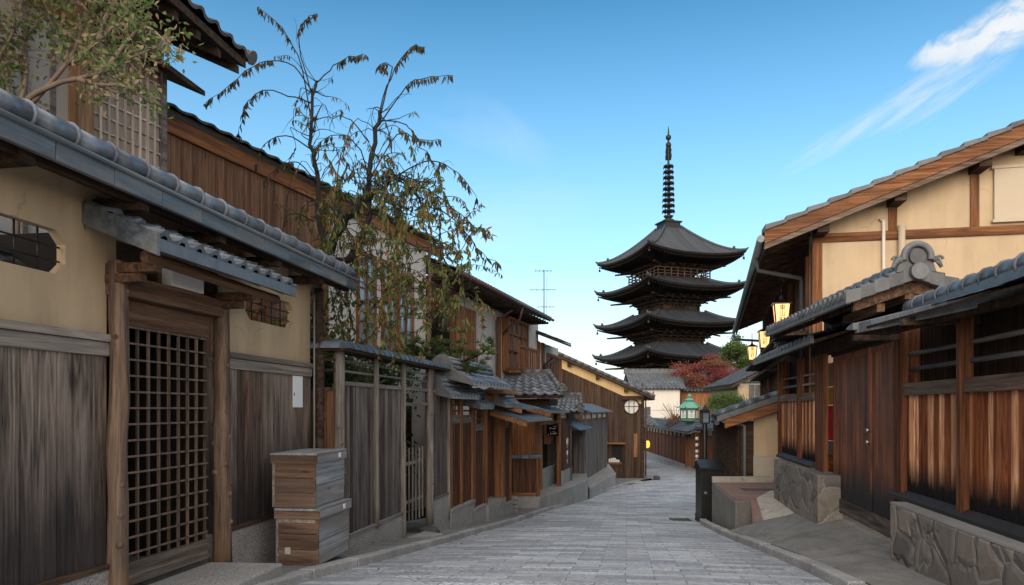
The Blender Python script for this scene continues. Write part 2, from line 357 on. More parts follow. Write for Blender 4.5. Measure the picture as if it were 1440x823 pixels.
def concrete(name, c1, c2, speck=.5, scale=90, worn=0.):
    t = NT(name); o = t.obj(); n = t.noise(o, 1.6, 6, .6); f = t.noise(o, scale, 3, .7)
    col = t.mix(t.ramp(n, .3, .7), c1, c2); col = t.scalecol(col, t.math('ADD', 1 - speck / 2, t.math('MULTIPLY', t.ramp(f, .3, .7), speck)))
    if worn:
        st = t.noise(t.vmul(o, (1., .35, 1.)), 2.6, 6, .7, 1.2); col = t.mix(t.math('MULTIPLY', t.ramp(st, .5, .72), worn), col, rgb(.07, .066, .06)); sp2 = t.noise(o, 9, 5, .7); col = t.scalecol(col, t.math('ADD', .8, t.math('MULTIPLY', sp2, .4)))
        ck = t.n('TexVoronoi', feature='DISTANCE_TO_EDGE'); ck.inputs['Scale'].default_value = .55; t.l(t.shift(o, sp2, (.25, .25, .25)), ck.inputs['Vector']); col = t.mix(t.math('MULTIPLY', t.ramp(ck.outputs['Distance'], .006, .002), .6), col, rgb(.04, .038, .035))
    t.bump(f, .35, .004); return t.done(col, .85)
def tile_mat(name, c1, c2, rough=.42, moss=.25):
    t = NT(name); o = t.obj(); r = t.rnd(); v = t.shift(o, r, (3., 5., 7.)); n = t.noise(v, 7, 6, .65); m_ = t.noise(v, 26, 4, .7)
    col = t.mix(t.ramp(n, .3, .72), c1, c2); col = t.mix(t.math('MULTIPLY', t.ramp(m_, .58, .75), moss), col, rgb(.22, .23, .23))
    col = t.scalecol(col, t.math('ADD', .7, t.math('MULTIPLY', r, .6)))
    t.b.inputs['Specular IOR Level'].default_value = .5; t.bump(m_, .2, .003)
    return t.done(col, t.math('ADD', rough - .12, t.math('MULTIPLY', n, .3)))
def leafmat(name, cols, trans=.3, rough=.55):
    t = NT(name); cr = t.n('ValToRGB'); t.l(t.rnd(), cr.inputs[0]); cr.color_ramp.interpolation = 'LINEAR'
    e = cr.color_ramp.elements; e[0].position = 0; e[0].color = cols[0]; e[1].position = 1; e[1].color = cols[-1]
    for i, c in enumerate(cols[1:-1]): x = e.new((i + 1) / (len(cols) - 1)); x.color = c
    t.b.inputs['Specular IOR Level'].default_value = .3; t.done(cr.outputs[0], rough)
    tr = t.n('BsdfTranslucent'); t.l(cr.outputs[0], tr.inputs[0]); mx = t.n('MixShader'); mx.inputs[0].default_value = trans
    t.l(t.b.outputs[0], mx.inputs[1]); t.l(tr.outputs[0], mx.inputs[2]); t.l(mx.outputs[0], t.out.inputs[0]); return t.m
def stonework(name, c1, c2, joint, scale=2.6, jw=.05):
    t = NT(name); o = t.obj(); d = t.noise(o, 3, 3, .5)
    w = t.n('VectorMath', operation='ADD'); t.l(o, w.inputs[0]); cb = t.n('CombineXYZ')
    for i in range(3): t.l(t.math('MULTIPLY', d, .25), cb.inputs[i])
    t.l(cb.outputs[0], w.inputs[1])
    va = t.n('TexVoronoi', feature='F1'); va.inputs['Scale'].default_value = scale; t.l(w.outputs[0], va.inputs['Vector'])
    ve = t.n('TexVoronoi', feature='DISTANCE_TO_EDGE'); ve.inputs['Scale'].default_value = scale; t.l(w.outputs[0], ve.inputs['Vector'])
    sp = t.n('SeparateColor'); t.l(va.outputs['Color'], sp.inputs[0])
    n = t.noise(o, 9, 6, .65); nf = t.noise(o, 60, 4, .65)
    col = t.mix(sp.outputs[0], c1, c2); col = t.scalecol(col, t.math('ADD', .6, t.math('MULTIPLY', n, .8)))
    col = t.scalecol(col, t.math('ADD', .75, t.math('MULTIPLY', nf, .5)))
    j = t.ramp(ve.outputs['Distance'], jw, jw * .4); jj = t.math('MULTIPLY', j, t.ramp(t.noise(o, 2.5, 3, .5), .38, .56))
    col = t.mix(jj, t.mix(j, col, rgb(.05, .045, .04)), joint)
    h = t.math('ADD', t.ramp(ve.outputs['Distance'], 0., .12), t.math('MULTIPLY', n, .5)); t.bump(h, .8, .022)
    return t.done(col, .85)
def emit(name, c, st):
    t = NT(name); t.b.inputs['Emission Color'].default_value = c; t.b.inputs['Emission Strength'].default_value = st; return t.done(c, .6)
M = {}
M['w1'] = wood('weathered_dark_planks', rgb(.02, .013, .01), rgb(.23, .145, .105), rgb(.36, .29, .24), weathered=.5, knots=1., rings=14, var=.5, streak=.5, cracks=.95, tone=(rgb(.022, .018, .016), rgb(.22, .175, .145)), stain=(.3, 1.15, rgb(.026, .024, .026), .85))
M['w1rail'] = wood('silvered_rail', rgb(.13, .11, .095), rgb(.27, .235, .2), rgb(.3, .28, .26), axis='x')
M['logpost'] = wood('bark_log', rgb(.045, .03, .023), rgb(.22, .15, .105), rgb(.2, .165, .135), rings=5, var=.2, stain=(0., .35, rgb(.3, .19, .1), .6))
M['greylog'] = wood('grey_log', rgb(.1, .088, .078), rgb(.27, .24, .21), rgb(.2, .18, .16), rings=5, var=.2)
M['lattice'] = wood('lattice_bars', rgb(.06, .042, .032), rgb(.17, .125, .095), None, axis='z', rings=4)
M['darkwood'] = wood('dark_beam', rgb(.025, .017, .012), rgb(.085, .055, .038), None, axis='x', rings=6)
M['brownbeam'] = wood('brown_beam', rgb(.06, .034, .022), rgb(.17, .1, .064), None, axis='x', rings=6)
M['soffit'] = wood('soffit_boards', rgb(.03, .02, .015), rgb(.085, .058, .042), None, axis='y', rings=6)
M['w2'] = wood('grey_brown_boards', rgb(.03, .021, .017), rgb(.16, .1, .07), rgb(.28, .235, .205), weathered=.55, knots=1., var=.6, rings=12, streak=.5, cracks=.8, tone=(rgb(.03, .028, .028), rgb(.19, .17, .16)), stain=(.1, 2.2, rgb(.045, .043, .045), .55))
M['slat'] = wood('brown_slats', rgb(.035, .017, .011), rgb(.13, .062, .036), None, var=.4, rings=5)
M['orange'] = wood('orange_post', rgb(.1, .043, .021), rgb(.255, .118, .056), None, rings=5, var=.25)
M['orangeplank'] = wood('orange_planks', rgb(.16, .065, .028), rgb(.36, .165, .075), rgb(.1, .05, .03), weathered=.3, rings=6)
M['orangebeam'] = wood('orange_beam', rgb(.15, .06, .026), rgb(.34, .15, .068), rgb(.1, .06, .045), axis='x', rings=7, weathered=.5)
M['orange2'] = wood('tan_post', rgb(.2, .115, .065), rgb(.4, .24, .14), None, rings=4, var=.2)
M['orangedark'] = wood('dark_orange_boards', rgb(.06, .03, .018), rgb(.19, .095, .05), rgb(.1, .07, .05), var=.3, weathered=.4)
M['shojiframe'] = wood('pale_lattice', rgb(.42, .36, .31), rgb(.6, .53, .47), None, rings=3)
M['r1'] = wood('red_brown_planks', rgb(.06, .013, .006), rgb(.36, .11, .038), rgb(.5, .22, .1), rings=16, var=.7, weathered=.3, streak=.4, tone=(rgb(.24, .075, .03), rgb(.75, .42, .23)), stain=(.17, .42, rgb(.012, .01, .01)), bump=.8)
M['r1post'] = wood('red_brown_post', rgb(.05, .019, .01), rgb(.17, .068, .034), None, rings=6, var=.3)
M['r1rail'] = wood('brown_rail', rgb(.06, .04, .03), rgb(.19, .13, .095), rgb(.2, .16, .13), axis='x', rings=9)
M['door'] = wood('oiled_door_boards', rgb(.03, .009, .005), rgb(.24, .075, .027), rgb(.36, .125, .045), rings=8, var=.6, streak=.5, weathered=.5, stain=(.42, .8, rgb(.012, .01, .01)), sp=.45, rough=.6)
M['doorlow'] = wood('grey_door_rail', rgb(.05, .042, .036), rgb(.15, .125, .105), None, axis='x', rings=8)
M['louver'] = wood('louver_rail', rgb(.1, .09, .085), rgb(.22, .2, .19), None, axis='x', rings=4)
M['housed'] = wood('brown_cladding', rgb(.03, .019, .013), rgb(.09, .056, .037), rgb(.05, .034, .025), var=.45, rings=4, weathered=.5)
M['housea'] = wood('red_brown_cladding', rgb(.1, .047, .027), rgb(.26, .14, .085), rgb(.18, .11, .075), var=.3, rings=5, weathered=.4)
M['charred'] = wood('charred_planks', rgb(.1, .07, .05), rgb(.24, .175, .13), rgb(.2, .16, .13), var=.4, rings=5, stain=(5.0, 6.0, rgb(.014, .013, .014)))
M['greyfence'] = wood('grey_fence_boards', rgb(.05, .045, .045), rgb(.17, .155, .15), rgb(.12, .11, .11), var=.45, rings=4)
M['wall_ochre'] = plaster('ochre_plaster', rgb(.48, .365, .235), rgb(.31, .235, .155), .22)
M['wall_ochre_r'] = plaster('pale_ochre_plaster', rgb(.52, .39, .25), rgb(.37, .275, .175), .22)
M['wall_white'] = plaster('white_plaster', rgb(.5, .475, .445), rgb(.4, .375, .35))
M['wall_yellow'] = plaster('yellow_plaster', rgb(.62, .42, .2), rgb(.5, .33, .16))
M['concrete'] = concrete('grey_concrete', rgb(.2, .195, .185), rgb(.29, .28, .27))
M['ramp'] = concrete('smooth_ramp_concrete', rgb(.15, .145, .135), rgb(.24, .23, .215), .35, 40, .5)
M['granite'] = concrete('speckled_granite', rgb(.2, .195, .19), rgb(.31, .3, .29), 1.3, 75)
M['aggregate'] = concrete('exposed_aggregate', rgb(.15, .145, .135), rgb(.23, .22, .2), 1.1, 70)
M['palecrete'] = concrete('pale_concrete', rgb(.33, .3, .26), rgb(.45, .42, .37), .3, 60, .35)
M['brickred'] = concrete('red_paving', rgb(.17, .11, .095), rgb(.25, .165, .145), .6, 45)
M['rock'] = stonework('random_stone', rgb(.13, .12, .11), rgb(.23, .195, .165), rgb(.26, .245, .225), 2.5, .024)
M['darkrock'] = plain('dark_rock', rgb(.06, .058, .055), .8, .4, bump=.6, bscale=20)
M['tile'] = tile_mat('blue_grey_tile', rgb(.045, .056, .072), rgb(.12, .143, .172), .36)
M['tilelight'] = tile_mat('pale_grey_tile', rgb(.06, .07, .085), rgb(.185, .21, .245), .3)
M['tiledark'] = tile_mat('dark_roof_tile', rgb(.05, .05, .052), rgb(.115, .115, .118), .5)
M['pagtile'] = tile_mat('pagoda_tile', rgb(.022, .026, .032), rgb(.05, .057, .066), .6, .1)
M['tilegrey'] = tile_mat('matt_grey_tile', rgb(.06, .062, .064), rgb(.135, .137, .139), .55, .4)
M['fascia'] = wood('tarnished_gutter', rgb(.035, .045, .055), rgb(.1, .125, .145), rgb(.2, .19, .175), axis='x', rings=3, weathered=.75, var=.3, sp=.5, rough=.5, bump=.2)
M['sheetmetal'] = plain('blue_sheet_roof', rgb(.095, .125, .155), .38, .45, .3, 5)
M['black'] = plain('black_metal', rgb(.012, .012, .013), .4, .2)
M['signblack'] = plain('matt_black_board', rgb(.008, .008, .008), .95, .2, sp=.05)
M['blackbox'] = plain('black_painted_metal', rgb(.016, .016, .017), .35, .2)
M['void'] = plain('dark_interior', rgb(.012, .01, .009), .9, .3)  # near-black: the shade inside openings and plank gaps put into the colour
M['pagwood'] = wood('pagoda_timber', rgb(.008, .007, .007), rgb(.02, .016, .014), None, rings=3)
M['pagwood2'] = wood('pagoda_red_timber', rgb(.01, .008, .007), rgb(.03, .021, .017), None, rings=3)
M['pagtip'] = plain('white_beam_ends', rgb(.3, .3, .29), .8)
M['bronze'] = plain('dark_bronze', rgb(.03, .033, .034), .5, .3, .6)
M['verdigris'] = plain('green_copper', rgb(.13, .34, .25), .55, .3, .2, 14)
M['verdigris2'] = plain('dark_green_copper', rgb(.1, .22, .15), .6, .35, .2, 14)
M['paper'] = plain('white_paper', rgb(.72, .74, .75), .85, .05)
M['white'] = plain('white_paint', rgb(.72, .7, .68), .6, .08)
M['ink'] = plain('black_ink', rgb(.015, .013, .012), .7, .05)
M['pipe'] = plain('grey_pipe', rgb(.2, .205, .21), .45, .1)
M['pipewhite'] = plain('pale_pipe', rgb(.62, .55, .46), .5, .08)
M['pipebrown'] = plain('brown_pipe', rgb(.09, .045, .035), .45, .1)
M['glass'] = plain('window_glass', rgb(.16, .2, .24), .12, .1, 0, 3, .9)
M['shoji'] = plain('shoji_paper', rgb(.34, .275, .235), .85, .08)
M['shojiwhite'] = plain('round_window_paper', rgb(.6, .58, .52), .8, .05)
M['lampglow'] = emit('lit_lantern_paper', rgb(1., .58, .24), .5)
M['lampyellow'] = emit('lit_yellow_lantern', rgb(1., .5, .06), .5)
M['red'] = plain('red_cloth', rgb(.75, .02, .025), .8, .2)
M['yellow'] = plain('yellow_cloth', rgb(.75, .38, .04), .8, .1)
M['maroon'] = plain('maroon_cloth', rgb(.09, .012, .02), .9, .2)
M['bark'] = plain('dark_bark', rgb(.02, .016, .014), .9, .4, bump=.8, bscale=50)
M['barkpale'] = plain('pale_bark', rgb(.2, .15, .115), .85, .3, bump=.5)
M['leafdark'] = leafmat('autumn_leaf_dark', [rgb(.02, .025, .012), rgb(.045, .045, .02), rgb(.075, .05, .022), rgb(.03, .035, .015)], .15)
M['leafautumn'] = leafmat('autumn_leaf', [rgb(.05, .085, .022), rgb(.09, .13, .03), rgb(.14, .17, .045), rgb(.2, .15, .045), rgb(.3, .085, .03), rgb(.11, .15, .045), rgb(.07, .115, .03), rgb(.1, .14, .04)])
M['leafbush'] = leafmat('mixed_green_leaf', [rgb(.055, .11, .03), rgb(.1, .17, .045), rgb(.17, .21, .07), rgb(.27, .2, .11), rgb(.36, .23, .17)])
M['leafgreen'] = leafmat('garden_green', [rgb(.018, .038, .012), rgb(.04, .075, .02), rgb(.07, .11, .03)])
M['needle'] = leafmat('pine_needle', [rgb(.03, .055, .018), rgb(.07, .12, .03), rgb(.14, .17, .045), rgb(.2, .13, .04)])
M['maple'] = leafmat('red_maple_leaf', [rgb(.12, .02, .022), rgb(.22, .035, .04), rgb(.25, .07, .05), rgb(.19, .1, .05), rgb(.18, .025, .03)])
M['farpine'] = leafmat('far_pine', [rgb(.04, .075, .022), rgb(.085, .135, .035), rgb(.14, .19, .05)])
M['russet'] = leafmat('russet_leaf', [rgb(.12, .05, .03), rgb(.2, .09, .05), rgb(.16, .12, .06)])
M['orangebeam2'] = wood('red_brown_beam', rgb(.09, .035, .016), rgb(.3, .135, .062), rgb(.12, .065, .04), axis='x', rings=8, weathered=.5)
M['orangepost2'] = wood('red_brown_corner_post', rgb(.09, .035, .016), rgb(.3, .13, .06), rgb(.14, .08, .05), axis='z', rings=6, weathered=.4)
M['redrail'] = wood('dark_red_rail', rgb(.08, .02, .014), rgb(.19, .06, .038), None, axis='x', rings=4)
M['black2'] = plain('black_weathered_sill', rgb(.022, .021, .022), .6, .4)
M['steel'] = plain('dull_steel', rgb(.5, .5, .5), .35, .1, .9)
M['beige'] = plain('beige_metal', rgb(.5, .41, .3), .6, .06)
M['cloth'] = wood('red_gold_cloth', rgb(.22, .012, .01), rgb(.42, .22, .05), None, axis='x', rings=9)
M['palecrete2'] = concrete('stained_plinth', rgb(.36, .31, .24), rgb(.46, .4, .32), .2)
M['fascia2'] = plain('grey_gutter', rgb(.17, .175, .18), .5, .3, .2)
M['housed2'] = M['housed']
M['pagwood3'] = wood('pagoda_columns', rgb(.016, .012, .01), rgb(.05, .032, .024), None, rings=3)
M['wall_white2'] = plaster('cream_plaster', rgb(.74, .68, .6), rgb(.64, .58, .5))
M['pinkwall'] = plain('pinkish_wall', rgb(.3, .18, .15), .8, .2)
M['redwall'] = wood('red_lane_boards', rgb(.07, .026, .015), rgb(.2, .08, .045), None, rings=4, var=.5)
M['tilemid'] = tile_mat('mid_grey_tile', rgb(.05, .058, .068), rgb(.115, .13, .148), .45)

M['shadewood'] = wood('eave_shade_boards', rgb(.012, .008, .006), rgb(.05, .028, .018), None, rings=5)  # near-black boards: the shade under the eaves is put into the colour
M['pipedark'] = plain('dark_grey_pipe', rgb(.08, .082, .086), .5, .2)
M['tileeave'] = tile_mat('eave_tile', rgb(.1, .108, .115), rgb(.2, .212, .225), .5)
M['leafmixed'] = leafmat('mixed_shrub_leaf', [rgb(.03, .05, .018), rgb(.05, .08, .025), rgb(.09, .11, .035), rgb(.15, .11, .055)])
M['balustrade'] = wood('worn_balustrade', rgb(.035, .025, .02), rgb(.11, .075, .055), None, rings=3)
# ------------------------------------------------------------------ the ground: everything falls away from the camera
KN = [(-12, 1.18), (0, 1.42), (4, 1.5), (6.4, 1.6), (9.5, 1.93), (13, 2.35), (17, 2.76), (25, 3.36), (40, 4.0), (60, 4.6), (80, 5.2), (105, 6.0), (2500, 6.0)]
def lin(tab, q):
    if q <= tab[0][0]: return tab[0][1]
    for (a, x), (b, y) in zip(tab, tab[1:]):
        if q <= b: return x + (y - x) * (q - a) / (b - a)
    return tab[-1][1]
def drop(Y):
    w = .8 + max(0, Y - 6) * .06
    return sum(lin(KN, Y + w * k) for k in (-1, -.5, 0, .5, 1)) / 5
LC = [(-6, -4.05), (0, -3.1), (6.4, -2.05), (9, -1.46), (12, -.98), (14, -.68), (18, .24), (22.7, 1.36), (26, 2.5), (33, 4.75), (37.5, 6.5), (39.6, 7.9), (41, 8.05), (46, 7.2), (60, 5.4), (85, 3)]
RC = [(-6, 1.14), (6.4, 2.94), (16.8, 4.45), (19, 4.95), (25, 6.9), (33, 9.6), (40, 11.7), (46, 12.35), (70, 12.8), (85, 13)]
def curb(tab, Y): return (lin(tab, Y - .5) + lin(tab, Y) + lin(tab, Y + .5)) / 3
YS = [-6 + .5 * i for i in range(int(92 / .5))]
mb = MB()
xs = [-400, -120, -40, -15, 0, 15, 40, 120, 400]; ys = [-30, -10, 0, 4, 8, 12, 16, 20, 25, 30, 40, 50, 60, 80, 105, 200, 500, 1500]
for i in range(len(ys) - 1):
    for j in range(len(xs) - 1):
        mb.poly([(xs[j], ys[i], -drop(ys[i]) - .22), (xs[j + 1], ys[i], -drop(ys[i]) - .22), (xs[j + 1], ys[i + 1], -drop(ys[i + 1]) - .22), (xs[j], ys[i + 1], -drop(ys[i + 1]) - .22)], .5)
M['earth'] = concrete('garden_earth', rgb(.05, .04, .03), rgb(.09, .075, .055), .6, 30)
setting(mb, 'ground', M['earth'])
def road_mat():
    t = NT('stone_paving'); o = t.obj()
    mp = t.n('Mapping'); mp.inputs['Rotation'].default_value = (0, 0, radians(9.2)); t.l(o, mp.inputs[0])
    br = t.n('TexBrick'); br.offset = .5; br.inputs['Scale'].default_value = 1; br.inputs['Brick Width'].default_value = .56; br.inputs['Row Height'].default_value = .215
    br.inputs['Mortar Size'].default_value = .008; br.inputs['Mortar Smooth'].default_value = .35; br.inputs['Bias'].default_value = -.1
    br.inputs['Color1'].default_value = rgb(.22, .238, .262); br.inputs['Color2'].default_value = rgb(.43, .447, .47); br.inputs['Mortar'].default_value = rgb(.17, .172, .178)
    wob = t.n('VectorMath', operation='ADD'); t.l(mp.outputs[0], wob.inputs[0]); cb = t.n('CombineXYZ'); t.l(t.math('MULTIPLY', t.noise(o, 3, 2), .03), cb.inputs[0]); t.l(t.math('MULTIPLY', t.noise(o, 2.3, 2), .05), cb.inputs[1]); t.l(cb.outputs[0], wob.inputs[1])
    t.l(wob.outputs[0], br.inputs['Vector'])
    wn = t.n('TexWhiteNoise', noise_dimensions='3D'); t.l(br.outputs['Color'], wn.inputs['Vector'])
    # chisel-dressed faces: short dark pits and pale chips
    chip = t.n('TexVoronoi', feature='F1'); chip.inputs['Scale'].default_value = 30; t.l(t.vmul(mp.outputs[0], (.8, 1.5, 1)), chip.inputs['Vector']); pit = t.noise(t.vmul(mp.outputs[0], (1., 1.5, 1)), 24, 4, .75, .8); big = t.noise(o, .55, 5, .6); mid = t.noise(o, 5, 4, .6); pat = t.noise(t.vmul(mp.outputs[0], (.5, 1.2, 1)), 1.5, 2, .5)
    pamp = t.math('ADD', t.math('MULTIPLY', t.ramp(pat, .4, .6), .75), .2)
    col = t.scalecol(br.outputs['Color'], t.math('ADD', .6, t.math('MULTIPLY', big, .8)))
    pf = t.math('ADD', t.math('SUBTRACT', 1., t.math('MULTIPLY', pamp, .5)), t.math('MULTIPLY', t.ramp(pit, .4, .58), pamp))
    col = t.scalecol(col, pf); cs = t.n('SeparateColor'); t.l(chip.outputs['Color'], cs.inputs[0]); col = t.scalecol(col, t.math('ADD', .82, t.math('MULTIPLY', cs.outputs[0], .36))); col = t.scalecol(col, t.math('ADD', .8, t.math('MULTIPLY', mid, .4)))
    col = t.mix(t.math('MULTIPLY', t.ramp(t.noise(o, .9, 3, .5), .5, .7), .35), col, rgb(.29, .26, .25))
    h = t.math('ADD', t.math('MULTIPLY', br.outputs['Fac'], -1.), t.math('MULTIPLY', t.math('MULTIPLY', pit, .9), pamp)); t.bump(h, .55, .012)
    return t.done(col, t.math('ADD', .5, t.math('MULTIPLY', mid, .3)))
M['road'] = road_mat()
mb = MB()
for a, b in zip(YS, YS[1:]):
    for k in range(6):
        def P(Y, f): x0, x1 = curb(LC, Y), curb(RC, Y); return (x0 + (x1 - x0) * f, Y, -drop(Y) + .03 * (1 - (2 * f - 1) ** 2))
        mb.poly([P(a, k / 6), P(a, (k + 1) / 6), P(b, (k + 1) / 6), P(b, k / 6)], .5, True)
setting(mb, 'road', M['road'])
# kerb stones: each about 0.9 m long, slightly uneven
def kerb(tab, side, y0, y1, w=.16, h=.1, name='kerb'):
    mb = MB(); Y = y0
    while Y < y1:
        L = random.uniform(.7, 1.1); Z = Y + L; xa, xb = curb(tab, Y + .008), curb(tab, Z - .008); dz = random.uniform(-.008, .008); r = random.random()
        za, zb = -drop(Y), -drop(Z); s = side
        mb.hexa([(xa, Y + .008, za - .15), (xb, Z - .008, zb - .15), (xb + s * w, Z - .008, zb - .15), (xa + s * w, Y + .008, za - .15),
                 (xa, Y + .008, za + h + dz), (xb, Z - .008, zb + h + dz), (xb + s * w, Z - .008, zb + h + dz), (xa + s * w, Y + .008, za + h + dz)], r); Y = Z
    o = setting(mb, name, M['kerb']); bv = o.modifiers.new('bevel', 'BEVEL'); bv.width = .018; bv.segments = 2
M['kerb'] = concrete('kerb_granite', rgb(.2, .2, .2), rgb(.36, .355, .345), .8, 60)
kerb(LC, -1, -3, 37.6); kerb(RC, 1, -3, 18.5); kerb(RC, 1, 18.6, 80)
mb = MB()                                              # left pavement up to the walls
for a, b in zip(YS, YS[1:]):
    if b > 40: break
    xa, xb = curb(LC, a) - .155, curb(LC, b) - .155
    for k in range(3): mb.poly([(xa - 2.2 * (k + 1) / 3, a, -drop(a) + .088), (xa - 2.2 * k / 3, a, -drop(a) + .088), (xb - 2.2 * k / 3, b, -drop(b) + .088), (xb - 2.2 * (k + 1) / 3, b, -drop(b) + .088)], .5, True)
M['walk'] = concrete('worn_pavement', rgb(.13, .128, .124), rgb(.22, .215, .205), .5, 50, .5)
setting(mb, 'pavement', M['walk'])

# ------------------------------------------------------------------ left: the near garden wall
F1 = Frame(-3.378, 3.5, .164, 1, True)
uA, uE = -1.6, F1.u(436); ug0, ug1 = F1.u(150), F1.u(306)
w = thing('garden_wall', 'ochre plastered garden wall with dark planks below and a tiled coping, nearest on the left', 'wall', F1, 0, 0, -1.17)
zc = .56
L0, L1 = F1.u(-45), F1.u(92); R0, R1_ = F1.u(345), F1.u(412)
mb = MB(); oct_wall(mb, uA, ug0, -.07, 0, zc, 1.62, [(L0, L1, .93, 1.235, .085)]); mb.box(ug0, ug1, -.14, 0, 1.06, 1.62, .5); oct_wall(mb, ug1, uE, -.07, 0, zc, 1.62, [(R0, R1_, .93, 1.235, .085)])
mb.build('plaster', M['wall_ochre'], w)
for (a, b) in ((uA, ug0), (ug1, uE)):
    mb = MB(); mb.planks(a, b, -.12, .0, -1.17, .4, .28, .011, .012, .3); mb.build('plank_panel', M['w1'], w)
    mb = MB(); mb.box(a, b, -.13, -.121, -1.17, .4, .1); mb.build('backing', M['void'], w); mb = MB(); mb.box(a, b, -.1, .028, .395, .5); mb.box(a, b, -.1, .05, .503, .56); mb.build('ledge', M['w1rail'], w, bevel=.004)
    mb = MB(); mb.box(a, b, -.16, .05, -2.2, -1.205, .5); mb.build('stone_base', M['granite'], w, bevel=.01)
    mb = MB(); mb.box(a, b, -.1, .06, -1.203, -1.165); mb.build('sill', M['darkwood'], w)
for (a, b) in ((L0, L1), (R0, R1_)):
    mb = MB(); n = max(3, round((b - a) / .2))
    for i in range(1, n): u = a + (b - a) * i / n; mb.tube([(u, -.05, .93), (u, -.05, 1.235)], .007, 6)
    for z in (1.03, 1.13): mb.tube([(a, -.05, z), (b, -.05, z)], .007, 6)
    mb.build('window_lattice', M['black'], w)
ue = F1.u(500, .45); us = uA
mb = MB(); mb.ext_u([(-.5, 1.93), (.44, 1.6), (.44, 1.56), (-.5, 1.88)], us, ue); mb.build('roof_boards', M['soffit'], w)
mb = MB()
for u in [us + .3 + 1.02 * i for i in range(9)]:
    if u < ue: mb.box(u, u + .09, -.1, .4, 1.45, 1.545)
mb.box(us, uE + .06, -.06, .05, 1.62, 1.7); mb.box(us, ue, .3, .36, 1.5, 1.56); mb.build('eave_bracket', M['darkwood'], w)
mb = MB(); u = us
while u < ue: b_ = min(u + .5, ue); mb.box(u + .003, b_ - .003, .435, .475, 1.505, 1.63); u = b_
mb.tube([(us, .475, 1.64), (ue, .475, 1.64)], .022, 8)
mb.build('gutter_board', M['fascia'], w, bevel=.006)
mb = MB(); mb.box(us, ue, .36, .46, 1.645, 1.665); tiles(mb, (us, .34, 1.7), (ue, .34, 1.7), (ue, -.5, 1.95), (us, -.5, 1.95), int((ue - us) / .26), 4, .03); mb.build('coping_tiles', M['tile'], w)
mb = MB(); roll(mb, (us, .405, 1.725), (ue - .03, .405, 1.725), .075, .33, 1.2); mb.build('roll_tiles', M['tilelight'], w)
mb = MB(); log(mb, (F1.u(440), .08, -1.9), (F1.u(440), .08, 1.5), .075, .06, 5); mb.build('post', M['darkwood'], w)
mb = MB(); mb.tube([(F1.u(431), .1, -1.2), (F1.u(431), .1, 1.4)], .012, 6); mb.build('drain_rod', M['pipe'], w)

# the gate in it
g = thing('entrance_gate', 'wooden lattice entrance gate between two knotty log posts under a small tiled hood', 'gate', F1, F1.u(228), 0, -1.5)
mb = MB(); log(mb, (F1.u(154), .07, -1.75), (F1.u(156), .06, 1.12), .078, .066, 14); mb.build('log_post', M['logpost'], g)
mb = MB(); log(mb, (F1.u(303), .07, -1.47), (F1.u(303), .06, 1.08), .088, .07, 22); mb.build('log_post', M['logpost'], g)
a, b = F1.u(163), F1.u(293)
mb = MB(); mb.box(a, b, -.06, .0, -1.41, -1.225); d = mb.build('bottom_rail', M['doorlow'], g, bevel=.004)
mb = MB(); n = 9
for i in range(n + 1): u = a + (b - a - .03) * i / n; mb.box(u, u + .018, -.035, -.014, -1.225, .66)
for i in range(15): z = -1.16 + i * (1.8 / 14); mb.box(a, b, -.012, .0, z, z + .016, .9)
mb.build('lattice_door', M['lattice'], g)
mb = MB(); mb.box(a, b, -.07, .0, .66, .86); mb.build('head_board', M['brownbeam'], g)
mb = MB(); mb.box(F1.u(148), F1.u(316, .1), -.02, .11, .865, 1.03); mb.build('lintel', M['brownbeam'], g, bevel=.008)
mb = MB(); mb.box(ug0 + .1, F1.u(222), -.05, .0, 1.035, 1.3); mb.box(F1.u(272), ug1, -.05, 0, 1.035, 1.3); mb.build('infill_board', M['soffit'], g)
mb = MB()
for px in (152, 300):
    u = F1.u(px); mb.box(u - .04, u + .04, .0, .3, .95, 1.02); mb.box(u - .035, u + .035, .0, .42, 1.025, 1.1)
mb.build('bracket', M['brownbeam'], g, bevel=.006)
ha, hb = F1.u(120), F1.u(405, .5)
mb = MB(); log(mb, (F1.u(152) - .12, .4, 1.12), (hb - .05, .4, 1.1), .045, .045, 3); mb.build('eave_pole', M['brownbeam'], g)
mb = MB()
for i in range(5): u = ha + .12 + (hb - ha - .2) * i / 4; mb.tube([(u, -.02, 1.375), (u, .5, 1.165)], .026, 8)
mb.build('rafter', M['lattice'], g)
mb = MB(); mb.ext_u([(-.02, 1.43), (.56, 1.185), (.56, 1.16), (-.02, 1.4)], ha, hb); mb.box(ha - .012, ha, -.02, .0, 1.3, 1.52); mb.build('hood_boards', M['darkwood'], g)
mb = MB(); tiles(mb, (ha, .58, 1.195), (hb, .58, 1.195), (hb, .02, 1.45), (ha, .02, 1.45), 10, 3, .06, .045); mb.box(ha, hb, .555, .59, 1.13, 1.222); mb.build('hood_tiles', M['tilelight'], g)
mb = MB(); mb.hexa([(ha - .035, .0, 1.34), (ha, .0, 1.34), (ha, .6, 1.09), (ha - .035, .6, 1.09), (ha - .035, .0, 1.5), (ha, .0, 1.5), (ha, .6, 1.25), (ha - .035, .6, 1.25)]); mb.box(ha, hb, .0, .07, 1.45, 1.5); mb.box(ha - .02, ha + .02, .0, .6, 1.2, 1.245) if False else None; mb.build('hood_flashing', M['fascia'], g)
mb = MB(); mb.box(F1.u(224), F1.u(270), .02, .12, 1.035, 1.2, .5); o = mb.build('lamp_box', M['white'], g, bevel=.006)
